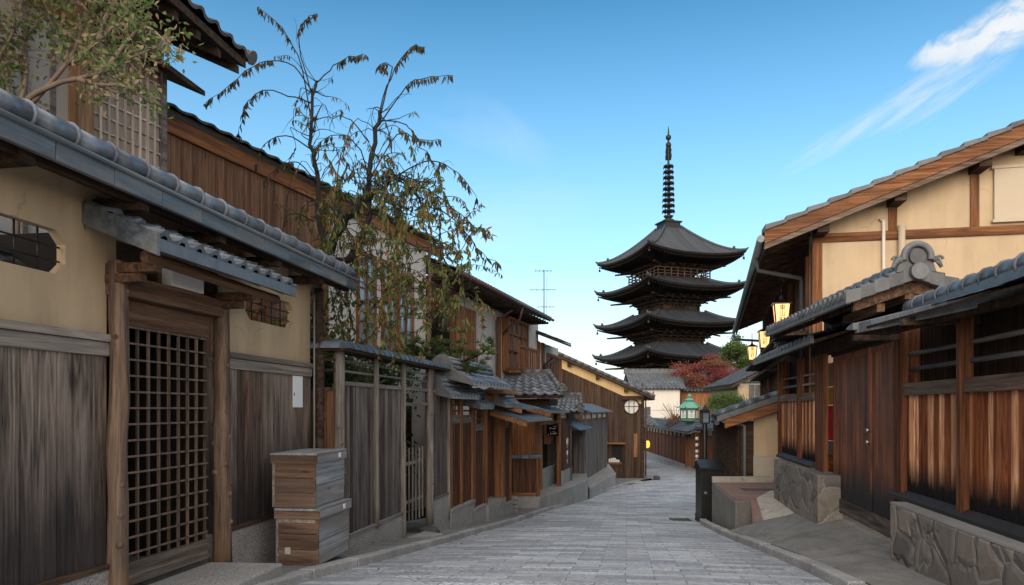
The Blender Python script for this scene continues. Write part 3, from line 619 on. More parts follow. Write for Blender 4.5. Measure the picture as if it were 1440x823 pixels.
# covered porch added behind the lattice door to keep the inside dark
p = thing('added_porch', 'made-up near-black porch, added to darken the view through the lattice gate', 'porch', F1, F1.u(228), -.9, -1.5)
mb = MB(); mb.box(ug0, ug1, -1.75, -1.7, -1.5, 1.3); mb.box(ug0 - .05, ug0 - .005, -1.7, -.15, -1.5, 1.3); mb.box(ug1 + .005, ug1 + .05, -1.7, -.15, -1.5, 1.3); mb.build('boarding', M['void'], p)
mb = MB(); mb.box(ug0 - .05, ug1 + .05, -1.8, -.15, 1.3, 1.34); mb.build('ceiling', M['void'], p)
mb = MB(); mb.box(ug0, ug1, -1.7, -.07, -1.52, -1.44); mb.build('threshold', M['ramp'], p)
mb = MB(); c0 = ug0 + .12
for i in range(5): mb.box(c0 + i * .08, c0 + i * .08 + .085, -.55 + .02 * (i % 2), -.53 + .02 * (i % 2), -.9, .2)
solo(mb, 'door_curtain', M['maroon'], F1, (c0, -.55, -.9), 'dark maroon cloth curtain hanging inside the lattice gate', 'curtain')
mb = MB(); us_ = F1.u(397, .75); mb.hexa([(ug0 - .1, .02, -1.95), (us_, .02, -1.95), (us_, .76, -1.95), (ug0 - .1, .76, -1.95), (ug0 - .1, .02, -1.435), (us_, .02, -1.435), (us_, .76, -1.42), (ug0 - .1, .76, -1.42)])
solo(mb, 'door_step', M['granite'], F1, (ug1, .4, -1.9), 'low speckled stone step in front of the lattice gate', 'step', bevel=.02)
mb = MB(); q0, q1 = F1.u(410), F1.u(424); mb.box(q0, q1, .012, .016, F1.z(417, 573), F1.z(417, 529), .5)
n_ = solo(mb, 'paper_notice', M['paper'], F1, (q0, .014, -.3), 'narrow white paper notice pinned on the dark planks', 'notice')
mb = MB()
zt = F1.z(417, 529)
mb.box(q0 + .025, q0 + .045, .0162, .0175, zt - .235, zt - .2, .5)
mb.build('printed_mark', M['ink'], n_)

# low tiled roof inside, seen through the left lattice window
ir = thing('inner_roof', 'grey tiled inner roof seen through the left-hand lattice window of the garden wall', 'roof', F1, .6, -1.2, -1.4)
mb = MB(); tiles(mb, (-1.5, -.55, 1.02), (ug0 - .1, -.55, 1.02), (ug0 - .1, -1.9, 1.95), (-1.5, -1.9, 1.95), 11, 7, .04, .03); mb.build('tiles', M['tilelight'], ir)
mb = MB(); mb.box(-1.5, ug0 - .1, -1.5, -.62, .9, .98); mb.box(-1.5, ug0 - .1, -.75, -.7, -1.4, .9); mb.build('boarding', M['darkwood'], ir)

# two stacked wooden crates
FC = Frame(-1.985, 7.3, .14, .99, True)
def crate(z0, h, du, dv, L, W_, rot, label):
    o = thing('wooden_crate', label, 'crate', FC, .4 + du, -.22 + dv, z0, 'wooden crates stacked by the fence')
    o.rotation_euler.z += rot
    u0, u1, v0, v1 = du, du + W_, dv - L, dv; lid = .105
    bs = MB(); hh = h - lid; n = 2
    for i in range(n):
        a, b = z0 + .005 + (hh) * i / n, z0 + .003 + hh * (i + 1) / n
        bs.box(u0, u1, v1 - .02, v1 - random.uniform(0, .004), a, b - .003); bs.box(u0, u1, v0, v0 + .02, a, b - .003)
    bs.box(u0, u1, v0 + .02, v1 - .02, z0 + .005, z0 + .03); bs.build('side_boards', M['crateblue'], o, bevel=.003)
    bs = MB()
    n = 3
    for i in range(n):
        a, b = z0 + .005 + hh * i / n, z0 + .003 + hh * (i + 1) / n
        bs.box(u0 - .004 - random.uniform(0, .004), u0 + .016, v0, v1, a, b - .003); bs.box(u1 - .016, u1 + .004, v0, v1, a, b - .003)
    bs.build('end_boards', M['cratebrown'], o, bevel=.003)
    bs = MB(); bs.box(u0 - .022, u1 + .022, v0 - .022, v1 + .022, z0 + h - .022, z0 + h); bs.box(u0 - .02, u1 + .02, v1 + .002, v1 + .02, z0 + hh, z0 + h - .023); bs.box(u0 - .02, u1 + .02, v0 - .02, v0 - .002, z0 + hh, z0 + h - .023)
    ld = bs.build('lid', M['crateblue'], o, bevel=.004)
    bs = MB(); bs.box(u0 - .024, u0 - .006, v0 - .021, v1 + .021, z0 + hh - .002, z0 + h - .024); bs.box(u1 + .006, u1 + .024, v0 - .021, v1 + .021, z0 + hh - .002, z0 + h - .024); bs.build('lid_end', M['cratebrown'], ld, bevel=.004)
    bs = MB(); bs.box(u0 - .014, u0 - .002, v0 - .004, v0 + .022, z0 + .01, z0 + hh - .004)
    bs.build('corner_strip', M['w1rail'], o)
    bs = MB(); bs.box(u1 * .72, u1 * .78, v1 + .021, v1 + .028, z0 + h - .08, z0 + h - .03); bs.build('hasp', M['white'], ld)
    return o
M['crateblue'] = wood('weathered_bluegrey_boards', rgb(.13, .14, .15), rgb(.3, .325, .345), rgb(.2, .155, .12), axis='x', rings=2, weathered=.7, var=.2, streak=.25)
M['cratebrown'] = wood('worn_brown_boards', rgb(.06, .038, .028), rgb(.17, .108, .075), rgb(.2, .155, .125), axis='y', rings=3, weathered=.55, var=.35)
c1 = crate(-1.615, .585, 0, 0, .455, .86, 0, 'lower weathered wooden crate with a small pale patch, on the pavement')
mb = MB(); mb.box(-.0135, -.0092, -.36, -.30, -1.5, -1.43, .5); mb.build('pale_patch', M['palecrete'], c1)
mb = MB(); mb.box(-.0125, -.0092, -.43, -.03, -1.175, -1.125, .5); mb.build('pale_strip', M['w1rail'], c1)
crate(-1.03, .57, .02, -.05, .46, .84, .02, 'upper weathered wooden crate with lid, on top of another crate')

# ------------------------------------------------------------------ the board fence with garden gate
F2 = Frame(-2.2, 8.9, .18, 1, True)
f = thing('board_fence', 'grey brown board fence on a sloping stone base with round posts and a tiled cap', 'fence', F2, 0, 0, -1.64)
u2 = F2.u(632); ps = [F2.u(x) for x in (475, 527, 565, 603, 629)]
for i, u in enumerate(ps):
    mb = MB(); rr = (.075, .045, .05, .075, .04)[i]; zb = (-2.0, -1.7, -2.2, -2.08, -2.2)[i]
    log(mb, (u, .02, zb), (u, .02, .74), rr, rr * .88, (7, 4, 5, 9, 3)[i]); mb.build('post', M['greylog'], f)
for (a, b) in ((0, 1), (1, 2), (3, 4)):
    mb = MB(); mb.planks(ps[a] + .04, ps[b] - .03, -.04, -.015, -1.64, .31, .13, .012, .012, .3); mb.box(ps[a], ps[b], -.07, -.042, -1.64, .31, .1); mb.build('board_panel', M['w2'], f)
mb = MB(); mb.box(ps[0], u2, -.05, .015, .3, .355); mb.box(ps[2], ps[3], -.05, .0, .05, .1); mb.build('rail', M['louver'], f, bevel=.004)
mb = MB()
for z in (.47, .6): mb.box(ps[0], u2, -.02, .0, z, z + .028)
mb.build('open_slat', M['louver'], f)
mb = MB(); mb.box(ps[0] - .05, ps[2] + .02, -.07, .03, -2.5, -1.68, .5); mb.box(ps[3] + .04, u2, -.07, .03, -2.8, -1.68, .5); mb.build('stone_base', M['granite'], f, bevel=.01)
mb = MB(); mb.box(ps[0], ps[2], -.07, .045, -1.675, -1.64); mb.box(ps[3] + .05, u2, -.07, .045, -1.675, -1.64); mb.build('sill', M['louver'], f)
mb = MB(); mb.planks(F1.u(439), 0, 0, 0, 0, 0) if False else None
FR = Frame(-2.5, 8.92, 1, 0, True)                     # the short return towards the garden wall
mb = MB(); k = 0
for i in range(3): a = -.34 + i * .11; mb.box(-.02, .0, a, a + .104, -1.64, .22)
mb.build('return_panel', M['orangedark'] if 'orangedark' in M else M['slat'], f)
mb = MB(); mb.box(-.03, .0, -.36, .0, .22, .27); mb.box(-.03, -.01, -.36, 0, .47, .5); mb.box(-.03, -.01, -.36, 0, .6, .63); mb.build('return_rail', M['darkwood'], f)
def cap(mb, P, Q, wv, hz, step=.22):
    """half-round capping tiles laid crosswise along a wall head, from P to Q, with overlapping joints"""
    P, Q = Vector(P), Vector(Q); t = (Q - P).normalized(); s = Vector((-t.y, t.x, 0)); n = max(1, round((Q - P).length / step)); m = 9
    for i in range(n):
        a, b = P.lerp(Q, i / n), P.lerp(Q, (i + 1) / n); rr = random.random()
        def arc(c, k): return [tuple(c + s * wv * k * cos(pi * j / m) + Vector((0, 0, hz * k * sin(pi * j / m)))) for j in range(m + 1)]
        bb = len(mb.v); rows = [arc(a, 1.07), arc(a.lerp(b, .16), 1.07), arc(a.lerp(b, .16), .97), arc(b, 1.0)]
        for w_ in rows: mb.v += w_
        for q in range(3):
            for j in range(m): mb.face([bb + q * (m + 1) + j, bb + q * (m + 1) + j + 1, bb + (q + 1) * (m + 1) + j + 1, bb + (q + 1) * (m + 1) + j], rr, True)
        mb.face([bb + j for j in range(m + 1)], rr); mb.face([bb + 3 * (m + 1) + j for j in range(m + 1)][::-1], rr)
    return mb
mb = MB(); cap(mb, (-.02, 0, .755), (u2 + .12, 0, .755), .17, .11); cap(mb, (-.0, -.42, .75), (-.0, .1, .75), .15, .1, .3); mb.build('cap_tiles', M['tile'], f)
mb = MB(); mb.box(-.1, u2 + .1, -.15, .15, .72, .75); mb.build('cap_board', M['darkwood'], f)
pg = thing('picket_gate', 'low grey picket gate in the opening of the board fence', 'gate', F2, ps[2] + .1, -.1, -1.95)
a, b = ps[2] + .06, ps[3] - .08
mb = MB()
for i in range(8): u = a + (b - a) * i / 7; mb.box(u - .016, u + .016, -.1, -.08, -1.92, -.66 - random.uniform(0, .03))
mb.build('picket', M['greylog'], pg)
mb = MB()
for z in (-1.6, -.95): mb.box(a - .03, b + .03, -.125, -.1, z, z + .05)
mb.build('cross_bar', M['greylog'], pg)
sc_ = thing('inner_screen', 'dark boarded screen standing inside the picket gate', 'screen', F2, ps[2], -.75, -2.0)
mb = MB(); mb.planks(ps[2] - .1, ps[3] + 1.3, -.78, -.75, -2.0, .2, .16, .006); mb.build('boards', M['shadewood'], sc_)
mb = MB(); mb.box(ps[2] - .1, ps[3] + 1.3, -.75, -.72, -.55, -.5); mb.box(ps[2] - .1, ps[3] + 1.3, -.75, -.72, .12, .2); mb.build('rail', M['darkwood'], sc_)
def boulder(p, rx, ry, rz, m, label, name='boulder', seed=1):
    mb = MB(); rnd = random.Random(seed); F = spot(p[0], p[1]); n, mm = 10, 7
    rows = []
    for i in range(mm + 1):
        th = pi * i / mm; row = []
        for k in range(n):
            a = 2 * pi * k / n; q = 1 + rnd.uniform(-.14, .14); sq = lambda c: (abs(c) ** .75) * (1 if c > 0 else -1)
            row.append((rx * sq(sin(th) * cos(a)) * q, ry * sq(sin(th) * sin(a)) * q, p[2] + rz * (1 - cos(th)) * (1 + rnd.uniform(-.06, .06)) / 2 * 2 * .5))
        rows.append(row)
    for r_ in rows: mb.v += r_
    for i in range(mm):
        for k in range(n): l = (k + 1) % n; mb.face([i * n + k, i * n + l, (i + 1) * n + l, (i + 1) * n + k], .5, False)
    return solo(mb, name, m, F, (0, 0, p[2]), label, 'stone', bevel=.02)
q = at(601, 748, 12.6); boulder((q.x + .03, q.y - .1, -2.26), .19, .17, .2, M['darkrock'], 'dark rounded stone under the log post of the board fence', seed=3)
FS = Frame(F2.pt(ps[2] + .3, .22, 0).x, F2.pt(ps[2] + .3, .22, 0).y, .18, 1, True)
mb = MB(); mb.hexa([(-.35, -.2, -2.5), (.8, -.2, -2.6), (.75, .22, -2.6), (-.3, .2, -2.5), (-.33, -.2, -2.06), (.78, -.2, -2.13), (.7, .2, -2.15), (-.28, .18, -2.07)], .5)
solo(mb, 'entrance_stone', M['granite'], FS, (0, 0, -2.5), 'flat pale stone lying before the picket gate', 'stone', bevel=.03)
# ------------------------------------------------------------------ the stepped slat fences with small blue-tiled caps
F3 = Frame(-1.28, 14, .24, 1, True)
def ridge_cap(root, u0, u1, ve, ze, vb, zb, rb, cols, boards='darkwood'):
    """one course of tiles under a tall barrel of ridge tiles between two end plates"""
    mb = MB(); mb.ext_u([(ve - .03, ze - .005), (ve - .03, ze - .05), (vb - .15, zb - .1), (vb - .15, zb)], u0 + .03, u1 - .03); mb.build('cap_boards', M[boards], root)
    mb = MB(); tiles(mb, (u0, ve, ze), (u1, ve, ze), (u1, vb, zb), (u0, vb, zb), cols, 2, .04, .03)
    mb.box(u0, u1, ve - .035, ve + .004, ze - .05, ze + .01); eave_caps(mb, (u0, ve + .005, ze + .02), (u1, ve + .005, ze + .02), cols, (0, 1, 0), .04); mb.build('cap_tiles', M['tilelight'], root)
    mb = MB(); c = (vb - rb * .5, zb)
    for i in range(7):                                  # courses of the barrel, each a long round roll
        a = pi * (i + .5) / 7; mb.tube([(u0 + .06, c[0] + rb * .85 * cos(a), c[1] + rb * 1.3 * sin(a)), (u1 - .06, c[0] + rb * .85 * cos(a), c[1] + rb * 1.3 * sin(a))], rb * .2, 8)
    mb.ext_u([(c[0] + rb * .8 * cos(pi * k / 10), c[1] + rb * 1.22 * sin(pi * k / 10)) for k in range(11)], u0 + .07, u1 - .07)
    mb.build('ridge_courses', M['tilelight'], root)
    for u in (u0 + .02, u1 - .02):
        prof = [(c[0] + rb * 1.2 * cos(pi * k / 12), c[1] + rb * 1.6 * sin(pi * k / 12)) for k in range(13)] + [(c[0] - rb * 1.2, c[1] - .1), (ve + .01, ze - .05), (ve + .01, ze + .04), (vb + rb * .75, zb + .02)]
        mb = MB(); mb.ext([(u - .022, a, b) for a, b in prof], [(u + .022, a, b) for a, b in prof]); mb.build('end_plate', M['tilegrey'], root, bevel=.01)
def slat_fence(label, px0, px1, zb, zr0, zr1, ze, zt, mids, cx0, cx1, cols, base=True):
    u0, u1 = F3.u(px0), F3.u(px1)
    r = thing('slat_fence', label, 'fence', F3, u0, 0, zb, 'stepped slat fences')
    mb = MB(); mb.planks(u0 + .02, u1 - .02, -.04, -.015, zb, zr0, .075, .012, .012, .15); mb.build('slat_panel', M['slat'], r)
    mb = MB(); mb.box(u0, u1, -.05, .01, zr0, zr1); mb.build('rail', M['louver'], r)
    mb = MB()
    for k in range(3): z = zr1 + (ze - zr1) * (k + .6) / 3.2; mb.box(u0, u1, -.03, .0, z, z + .035)
    mb.build('open_slat', M['slat'], r)
    for m_ in mids: mb = MB(); u = F3.u(m_); mb.box(u - .04, u + .04, -.06, .04, zb - .05, ze + .1); mb.build('post', M['orange'], r)
    mb = MB(); mb.box(u0 - .02, u1 + .02, -.1, .05, zb - 1.2, zb - .06, .5); mb.box(u0 - .02, u1 + .02, -.1, .07, zb - .058, zb - .005, .5); mb.build('stone_base', M['granite'], r)
    ridge_cap(r, F3.u(cx0, .3), F3.u(cx1, .3), .34, ze, .06, ze + .17, .17, cols); return r
slat_fence('brown slat fence section beside the grey board fence, under a stubby blue tile cap', 632, 664, -1.99, -.3, -.13, .24, .6, (633, 648, 664), 631, 672, 9)
slat_fence('narrow lower slat fence section before the tall panelled gate', 664.6, 680, -2.2, -.5, -.35, .04, .37, (666, 680), 672, 692, 5)
slat_fence('narrow slat fence section just beyond the tall panelled gate', 707, 718, -2.45, -.5, -.33, .08, .4, (717,), 708, 730, 6)
g = thing('panelled_gate', 'tall dark panelled gate with orange posts under the highest small tiled cap', 'gate', F3, F3.u(682), 0, -2.2)
a, b = F3.u(682), F3.u(706)
mb = MB(); mb.planks(a + .06, b - .2, -.2, -.17, -2.2, .2, .11, .005, .004); mb.build('door_panel', M['slat'], g)
mb = MB(); mb.box(a - .05, a + .05, -.2, .05, -2.25, .35); mb.build('post', M['orange'], g)
mb = MB(); mb.box(b - .16, b, -.22, .08, -2.3, .35); mb.build('post', M['orange'], g)
mb = MB(); mb.box(a, b, -.15, .05, .2, .34); mb.box(a - .1, b + .1, -.2, .4, .36, .45); mb.build('lintel', M['orangebeam'], g)
mb = MB(); mb.box(a - .04, b + .02, -.25, .1, -3.4, -2.26, .5); mb.build('stone_base', M['granite'], g)
ridge_cap(g, F3.u(657, .5), F3.u(713, .5), .6, .5, .08, .76, .19, 12, 'orange')
q = at(712, 725, 19.6)
mb = MB()
for i in range(5): mb.box(.0 + random.uniform(-.03, .03), .28, -.12, .12 + random.uniform(-.02, .02), -3.1 + .12 * i, -2.99 + .12 * i)
solo(mb, 'stone_stack', M['granite'], spot(-.12, 20.4), (0, 0, -3.1), 'rough stack of pale stones beside the low wooden enclosure', 'stones', bevel=.03)

# ------------------------------------------------------------------ the cafe front
e = thing('wooden_enclosure', 'low dark boarded enclosure with a pale cap and orange corner post', 'enclosure', spot(-.06, 21.5), 0, 0, -2.62)
mb = MB(); mb.planks(0, .8, .0, .03, -2.55, -1.5, .13, .006); mb.build('front_boards', M['slat'], e)
mb = MB(); mb.box(.86, .89, .05, .8, -2.55, -1.5); mb.build('side_boards', M['slat'], e)
mb = MB(); mb.box(.8, .91, -.02, .08, -2.62, -1.5); mb.build('post', M['orange'], e)
mb = MB(); mb.box(.0, .8, -.015, .0, -2.64, -2.54); mb.build('bottom_rail', M['orangebeam'], e)
mb = MB(); cap(mb, (-.03, .1, -1.5), (.96, .1, -1.5), .16, .1, .2); mb.build('cap_tiles', M['tilelight'], e)
mb = MB(); mb.box(-.02, .92, -.03, .8, -3.5, -2.65, .5); mb.build('stone_base', M['granite'], e)
F4 = Frame(-.53, 18, .265, 1, True)
s = thing('cafe_building', 'small wooden cafe with a blue tiled roof, stepped sheet awnings and an open orange front', 'cafe', F4, F4.u(760), 0, -2.7)
# side wall that faces the camera, above the enclosure
xw = F4.uy(22.5)
mb = MB(); P0 = F4.pt(xw, 0, 0)
k = 0
for i in range(6):
    a = -.75 + i * .13; mb.box(xw - .02, xw, a, a + .124, -2.7, -.35)
mb.build('side_planks', M['orangeplank'], s)
mb = MB(); mb.box(xw - .06, xw + .04, .02, .14, -2.7, .1); mb.build('post', M['orange'], s)
mb = MB(); mb.box(xw - .1, xw - .05, -.8, .05, -.33, -.12, .5); mb.build('blind_box', M['white'], s)
mb = MB(); mb.box(xw - .22, xw - .04, -.85, .1, -.1, -.07); mb.build('side_awning', M['sheetmetal'], s)
ua, ub, ud = F4.u(745), F4.u(768), F4.u(803)
mb = MB(); mb.planks(xw, F4.u(763), -.03, .0, -2.7, .1, .16, .005); mb.build('front_planks', M['orangeplank'], s)
mb = MB(); mb.box(F4.u(763), F4.u(790), -1.4, -1.36, -2.7, .2); mb.box(F4.u(763) - .06, F4.u(763) - .02, -1.4, -.05, -2.7, .2); mb.box(F4.u(790) + .02, F4.u(790) + .06, -1.4, -.05, -2.7, .2); mb.build('inner_wall', M['darkwood'], s)
mb = MB(); mb.box(F4.u(766), F4.u(771), -.5, -.46, -2.0, -.7); mb.build('noren_panel', M['wall_white'], s)
mb = MB(); mb.box(F4.u(763), F4.u(790), -.1, .02, -2.72, -2.05, .5); mb.build('low_wall', M['granite'], s)
mb = MB(); mb.box(F4.u(773), F4.u(782), -.2, -.05, -1.25, .0); mb.build('hanging_board', M['orangeplank'], s)
mb = MB(); pu = F4.u(786, .35); mb.box(pu - .07, pu + .07, .28, .42, -2.95, -.05); mb.build('porch_post', M['orange'], s)
mb = MB(); mb.box(F4.u(745), pu + .2, .3, .4, -.5, -.4); mb.box(F4.u(745), pu + .2, .3, .4, -.15, -.05)
mb.build('porch_beam', M['orangebeam'], s)
mb = MB(); mb.planks(F4.u(791, .38), F4.u(803, .38), .33, .38, -2.2, -.35, .2, .004); mb.build('panel', M['slat'], s)
mb = MB(); mb.box(F4.u(790, .38), F4.u(804, .38), .28, .4, -2.95, -2.22, .5); mb.build('panel_base', M['granite'], s)
mb = MB(); mb.box(F4.u(790, .38), F4.u(804, .38), .32, .41, -.34, -.12); mb.build('panel_head', M['louver'], s)
# brush lettering, white, on the dark panel
mb = MB(); up = (F4.u(797, .38)); zt = F4.z(797, 618, .38)
def strokes(mb, u, v, z, sz, lst, r=.012, m=1):
    for pts in lst: mb.tube([(u + x * sz * m, v, z + y * sz) for x, y in pts], [r * (.6 if i in (0, len(pts) - 1) else 1.15) for i in range(len(pts))], 5)
strokes(mb, up, .4, zt, .42, [[(-.35, .1), (-.3, -.25), (-.2, -.5)], [(-.35, -.1), (-.05, -.2), (-.1, -.4)], [(.05, .1), (.3, .02), (.2, -.2), (.05, -.4), (.3, -.5)], [(.15, .15), (.12, -.5)], [(-.1, -.55), (.0, -.75)], [(-.4, -.32), (-.28, -.3)], [(0, -.12), (.34, -.18)], [(-.05, -.3), (.32, -.33)]], .013)
strokes(mb, up, .4, zt - .42, .36, [[(-.3, .0), (-.25, -.35), (.0, -.45), (.2, -.2), (.25, .1)], [(-.05, .05), (-.1, -.5)], [(-.28, -.12), (.2, -.1)], [(-.2, -.6), (.15, -.62)]], .013)
strokes(mb, up, .4, zt - .78, .2, [[(-.2, 0), (0, -.2), (.2, 0), (0, .2), (-.2, 0)], [(0, .35), (0, -.5)]], .013)
mb.build('brush_lettering', M['white'], s)
# main roofs: their slopes face up the street, gable ends to the lane
def cq(mb, FQ):
    out = []
    for a, b, c in mb.v:
        p = FQ.pt(a, b, c); d = (p.x - F4.x0, p.y - F4.y0); out.append((d[0] * F4.dx + d[1] * F4.dy, d[0] * F4.ox + d[1] * F4.oy, c))
    mb.v = out; return mb
def cross_roof(FQ, pr0, pr1, pe1, vE, zE, zR, cols, rows, nm):
    r0, r1, e1 = FQ.u(pr0, 0), FQ.u(pr1, 0), FQ.u(pe1, vE)
    mb = MB(); mb.hexa([(r0, vE - .03, zE - .09), (e1 - .05, vE - .03, zE - .09), (r1 - .05, 0, zR - .09), (r0, 0, zR - .09), (r0, vE - .03, zE - .01), (e1 - .05, vE - .03, zE - .01), (r1 - .05, 0, zR - .01), (r0, 0, zR - .01)]); mb.box(r0, e1 - .5, -.1, vE - .35, zE - .3, zE - .1); cq(mb, FQ).build(nm + '_boards', M['shadewood'], s)
    mb = MB(); tiles(mb, (r0, vE, zE), (e1, vE, zE), (r1, 0, zR), (r0, 0, zR), cols, rows, .06, .045); cq(mb, FQ).build(nm + '_tiles', M['tilelight'], s)
    mb = MB(); mb.box(r0 - .1, r1 + .06, -.12, .1, zR - .05, zR + .1); roll(mb, (r0 - .1, 0, zR + .13), (r1 + .08, 0, zR + .13), .075, .3); roll(mb, (e1 + .02, vE + .03, zE + .07), (r1 + .02, 0, zR + .1), .07, .28); ornament(mb, (e1 - .05, vE - .12, zE + .2), .12, (1, 0, 0), (0, 1, 0))
    mb.hexa([(e1 - .03, vE - .1, zE - .1), (e1 + .03, vE - .1, zE - .1), (r1 + .03, 0, zR - .1), (r1 - .03, 0, zR - .1), (e1 - .03, vE - .1, zE + .03), (e1 + .03, vE - .1, zE + .03), (r1 + .03, 0, zR + .03), (r1 - .03, 0, zR + .03)]); cq(mb, FQ).build(nm + '_ridge', M['tilegrey'], s)
cross_roof(Frame(-.3, 23.0, 1, -.3, True), 711, 771, 792, 1.35, .4, 1.05, 7, 6, 'roof')
cross_roof(Frame(1.5, 27.0, 1, -.3, True), 781, 815, 817, 1.2, -.12, .4, 6, 5, 'lower_roof')
rb2 = F4.u(803, .4)
mb = MB(); ra3, rb3 = F4.u(800, .3), F4.u(826, .3); mb.ext_u([(.5, -.1), (.5, -.14), (-.6, .3), (-.6, .38)], rb2 + .15, rb3); roll(mb, (rb2 + .1, -.6, .4), (rb3, -.6, .4), .08, .3); roll(mb, (rb2 + .2, -.1, .2), (rb3 - .5, -.1, .2), .08, .3); mb.build('far_roof', M['tilelight'], s)
for (pa, pb, v0, z0, v1, z1) in ((735, 762, .75, .02, -.05, .2), (742, 778, 1.05, -.3, .1, -.02), (775, 802, .85, -.1, .1, .08)):
    a, b = F4.u(pa, v0), F4.u(pb, v0); mb = MB(); mb.ext_u([(v0, z0), (v0, z0 - .035), (v1, z1 - .035), (v1, z1)], a, b); q = a
    while q < b + .01: mb.ext_u([(v0, z0 + .001), (v0, z0 + .022), (v1, z1 + .022), (v1, z1 + .001)], q - .012, q + .012); q += .33
    aw = mb.build('awning', M['sheetmetal'], s)
    mb = MB(); mb.ext_u([(v0 - .02, z0 - .04), (v0 - .02, z0 - .14), (v1, z1 - .14), (v1, z1 - .04)], a - .03, a + .03); mb.build('barge_board', M['orangebeam'], aw)
# walls behind the low roofs
mb = MB(); mb.box(xw, F4.u(822), -1.9, -1.5, -2.8, .5); mb.build('rear_wall', M['darkwood'], s)
q = at(777, 606, 24.0); bs = thing('hanging_sign', 'black hanging sign with white handwriting at the cafe front', 'sign', spot(q.x, q.y), 0, 0, -.9)
mb = MB(); mb.box(-.2, .2, .0, .03, q.z - .18, q.z + .2); mb.build('board', M['signblack'], bs)
mb = MB(); mb.tube([(-.15, .015, q.z + .19), (-.15, .015, q.z + .42)], .008, 4); mb.tube([(.15, .015, q.z + .19), (.15, .015, q.z + .42)], .008, 4); mb.tube([(-.15, .015, q.z + .42), (.15, .015, q.z + .42)], .008, 4); mb.build('hanger', M['black'], bs)
mb = MB()
strokes(mb, 0, -.008, q.z + .08, .28, [[(-.3, .15), (-.32, -.2)], [(-.3, .12), (-.1, .02), (-.3, -.05)], [(-.05, -.1), (.05, .05), (.12, -.1), (.2, .05), (.28, -.1), (.4, .05)], [(.1, .22), (.42, .26)]], .008)
strokes(mb, 0, -.008, q.z - .09, .28, [[(-.6, -.12), (-.5, -.22), (-.42, -.1)], [(-.25, .22), (-.2, -.12), (-.08, -.02), (-.2, .04)], [(-.02, -.1), (.06, .06), (.12, -.1), (.2, .06), (.28, -.1), (.36, .08), (.5, -.05)], [(-.05, .2), (.3, .2)]], .008)
mb.build('handwriting', M['white'], bs)
# dark door box and grey fence at the far end, and the two platforms
d = thing('door_shed', 'dark narrow doorway shed with a sheet roof, between the cafe and the grey fence', 'shed', F4, F4.u(805, .45), .2, -2.9)
a, b = F4.u(804, .45), F4.u(822, .45)
mb = MB(); mb.box(a, a + .06, -.5, .45, -2.95, -.55); mb.box(b - .06, b, -.5, .45, -2.95, -.55); mb.build('side_wall', M['greyfence'], d)
mb = MB(); mb.box(a + .06, b - .06, -.05, .0, -2.95, -.6); mb.build('door', M['shadewood'], d)
mb = MB(); mb.ext_u([(.8, -.78), (.8, -.82), (-.1, -.38), (-.1, -.32)], a - .12, b + .05); mb.build('roof', M['sheetmetal'], d)
mb = MB(); mb.box(a + .06, b - .06, .3, .44, -.85, -.62); mb.build('head_beam', M['louver'], d)
gf = thing('weathered_board_fence', 'tall grey board fence beyond the dark doorway, under a blue sheet cap', 'fence', F4, F4.u(823, .46), .46, -3.05)
a, b = F4.u(823, .46), F4.u(853, .46)
mb = MB(); mb.planks(a, b, .42, .45, -3.0, -.55, .3, .006, .01); mb.build('boards', M['greyfence'], gf)
mb = MB()
for i in range(5): u = a + (b - a) * i / 4; mb.box(u - .04, u + .04, .44, .49, -3.0, -.1)
mb.build('batten', M['greyfence'], gf)
mb = MB(); mb.box(a, b, .35, .42, -.42, -.25); mb.build('rail', M['wall_white'], gf)
mb = MB(); mb.ext_u([(.8, -.13), (.8, -.17), (-.3, .22), (-.3, .26)], a - .4, b + .1); mb.build('cap_sheet', M['sheetmetal'], gf)
mb = MB(); mb.box(a, b, .3, .55, -3.2, -2.98, .5); mb.build('stone_base', M['granite'], gf)
def platform(name, label, pxa, pxb, vin, pa, pb, ztop):
    A, B = at(*pa), at(*pb); ra_, rb2_ = F4.pt(F4.u(pxa, vin), vin, 0), F4.pt(F4.u(pxb, vin), vin, 0)
    F = spot(A.x, A.y); mb = MB(); ys_ = []
    p = [(ra_.x - A.x, ra_.y - A.y), (A.x - A.x, 0), (B.x - A.x, B.y - A.y), (rb2_.x - A.x, rb2_.y - A.y)]
    mb.ext_z(p, ztop - 1.1, ztop, .5); return solo(mb, name, M['concrete'], F, (0, 0, ztop - 1.1), label, 'platform', bevel=.015)
platform('concrete_platform', 'long grey concrete platform before the cafe front', 752, 822, -.3, (760, 701, 21.4), (827, 676, 26.9), -2.7)
platform('concrete_platform', 'shorter grey concrete platform below the weathered board fence', 822, 856, .2, (829, 686, 27.2), (866, 668, 33.8), -3.05)

# ------------------------------------------------------------------ left: the houses behind
def slab(mb, e0, e1, r1, r0, th=.1, r=.5):
    """roof plate: eave e0-e1, upper edge r0-r1, thickness th downwards"""
    d = Vector((0, 0, th)); e0, e1, r1, r0 = map(Vector, (e0, e1, r1, r0)); return mb.hexa([e0 - d, e1 - d, r1 - d, r0 - d, e0, e1, r1, r0], r)
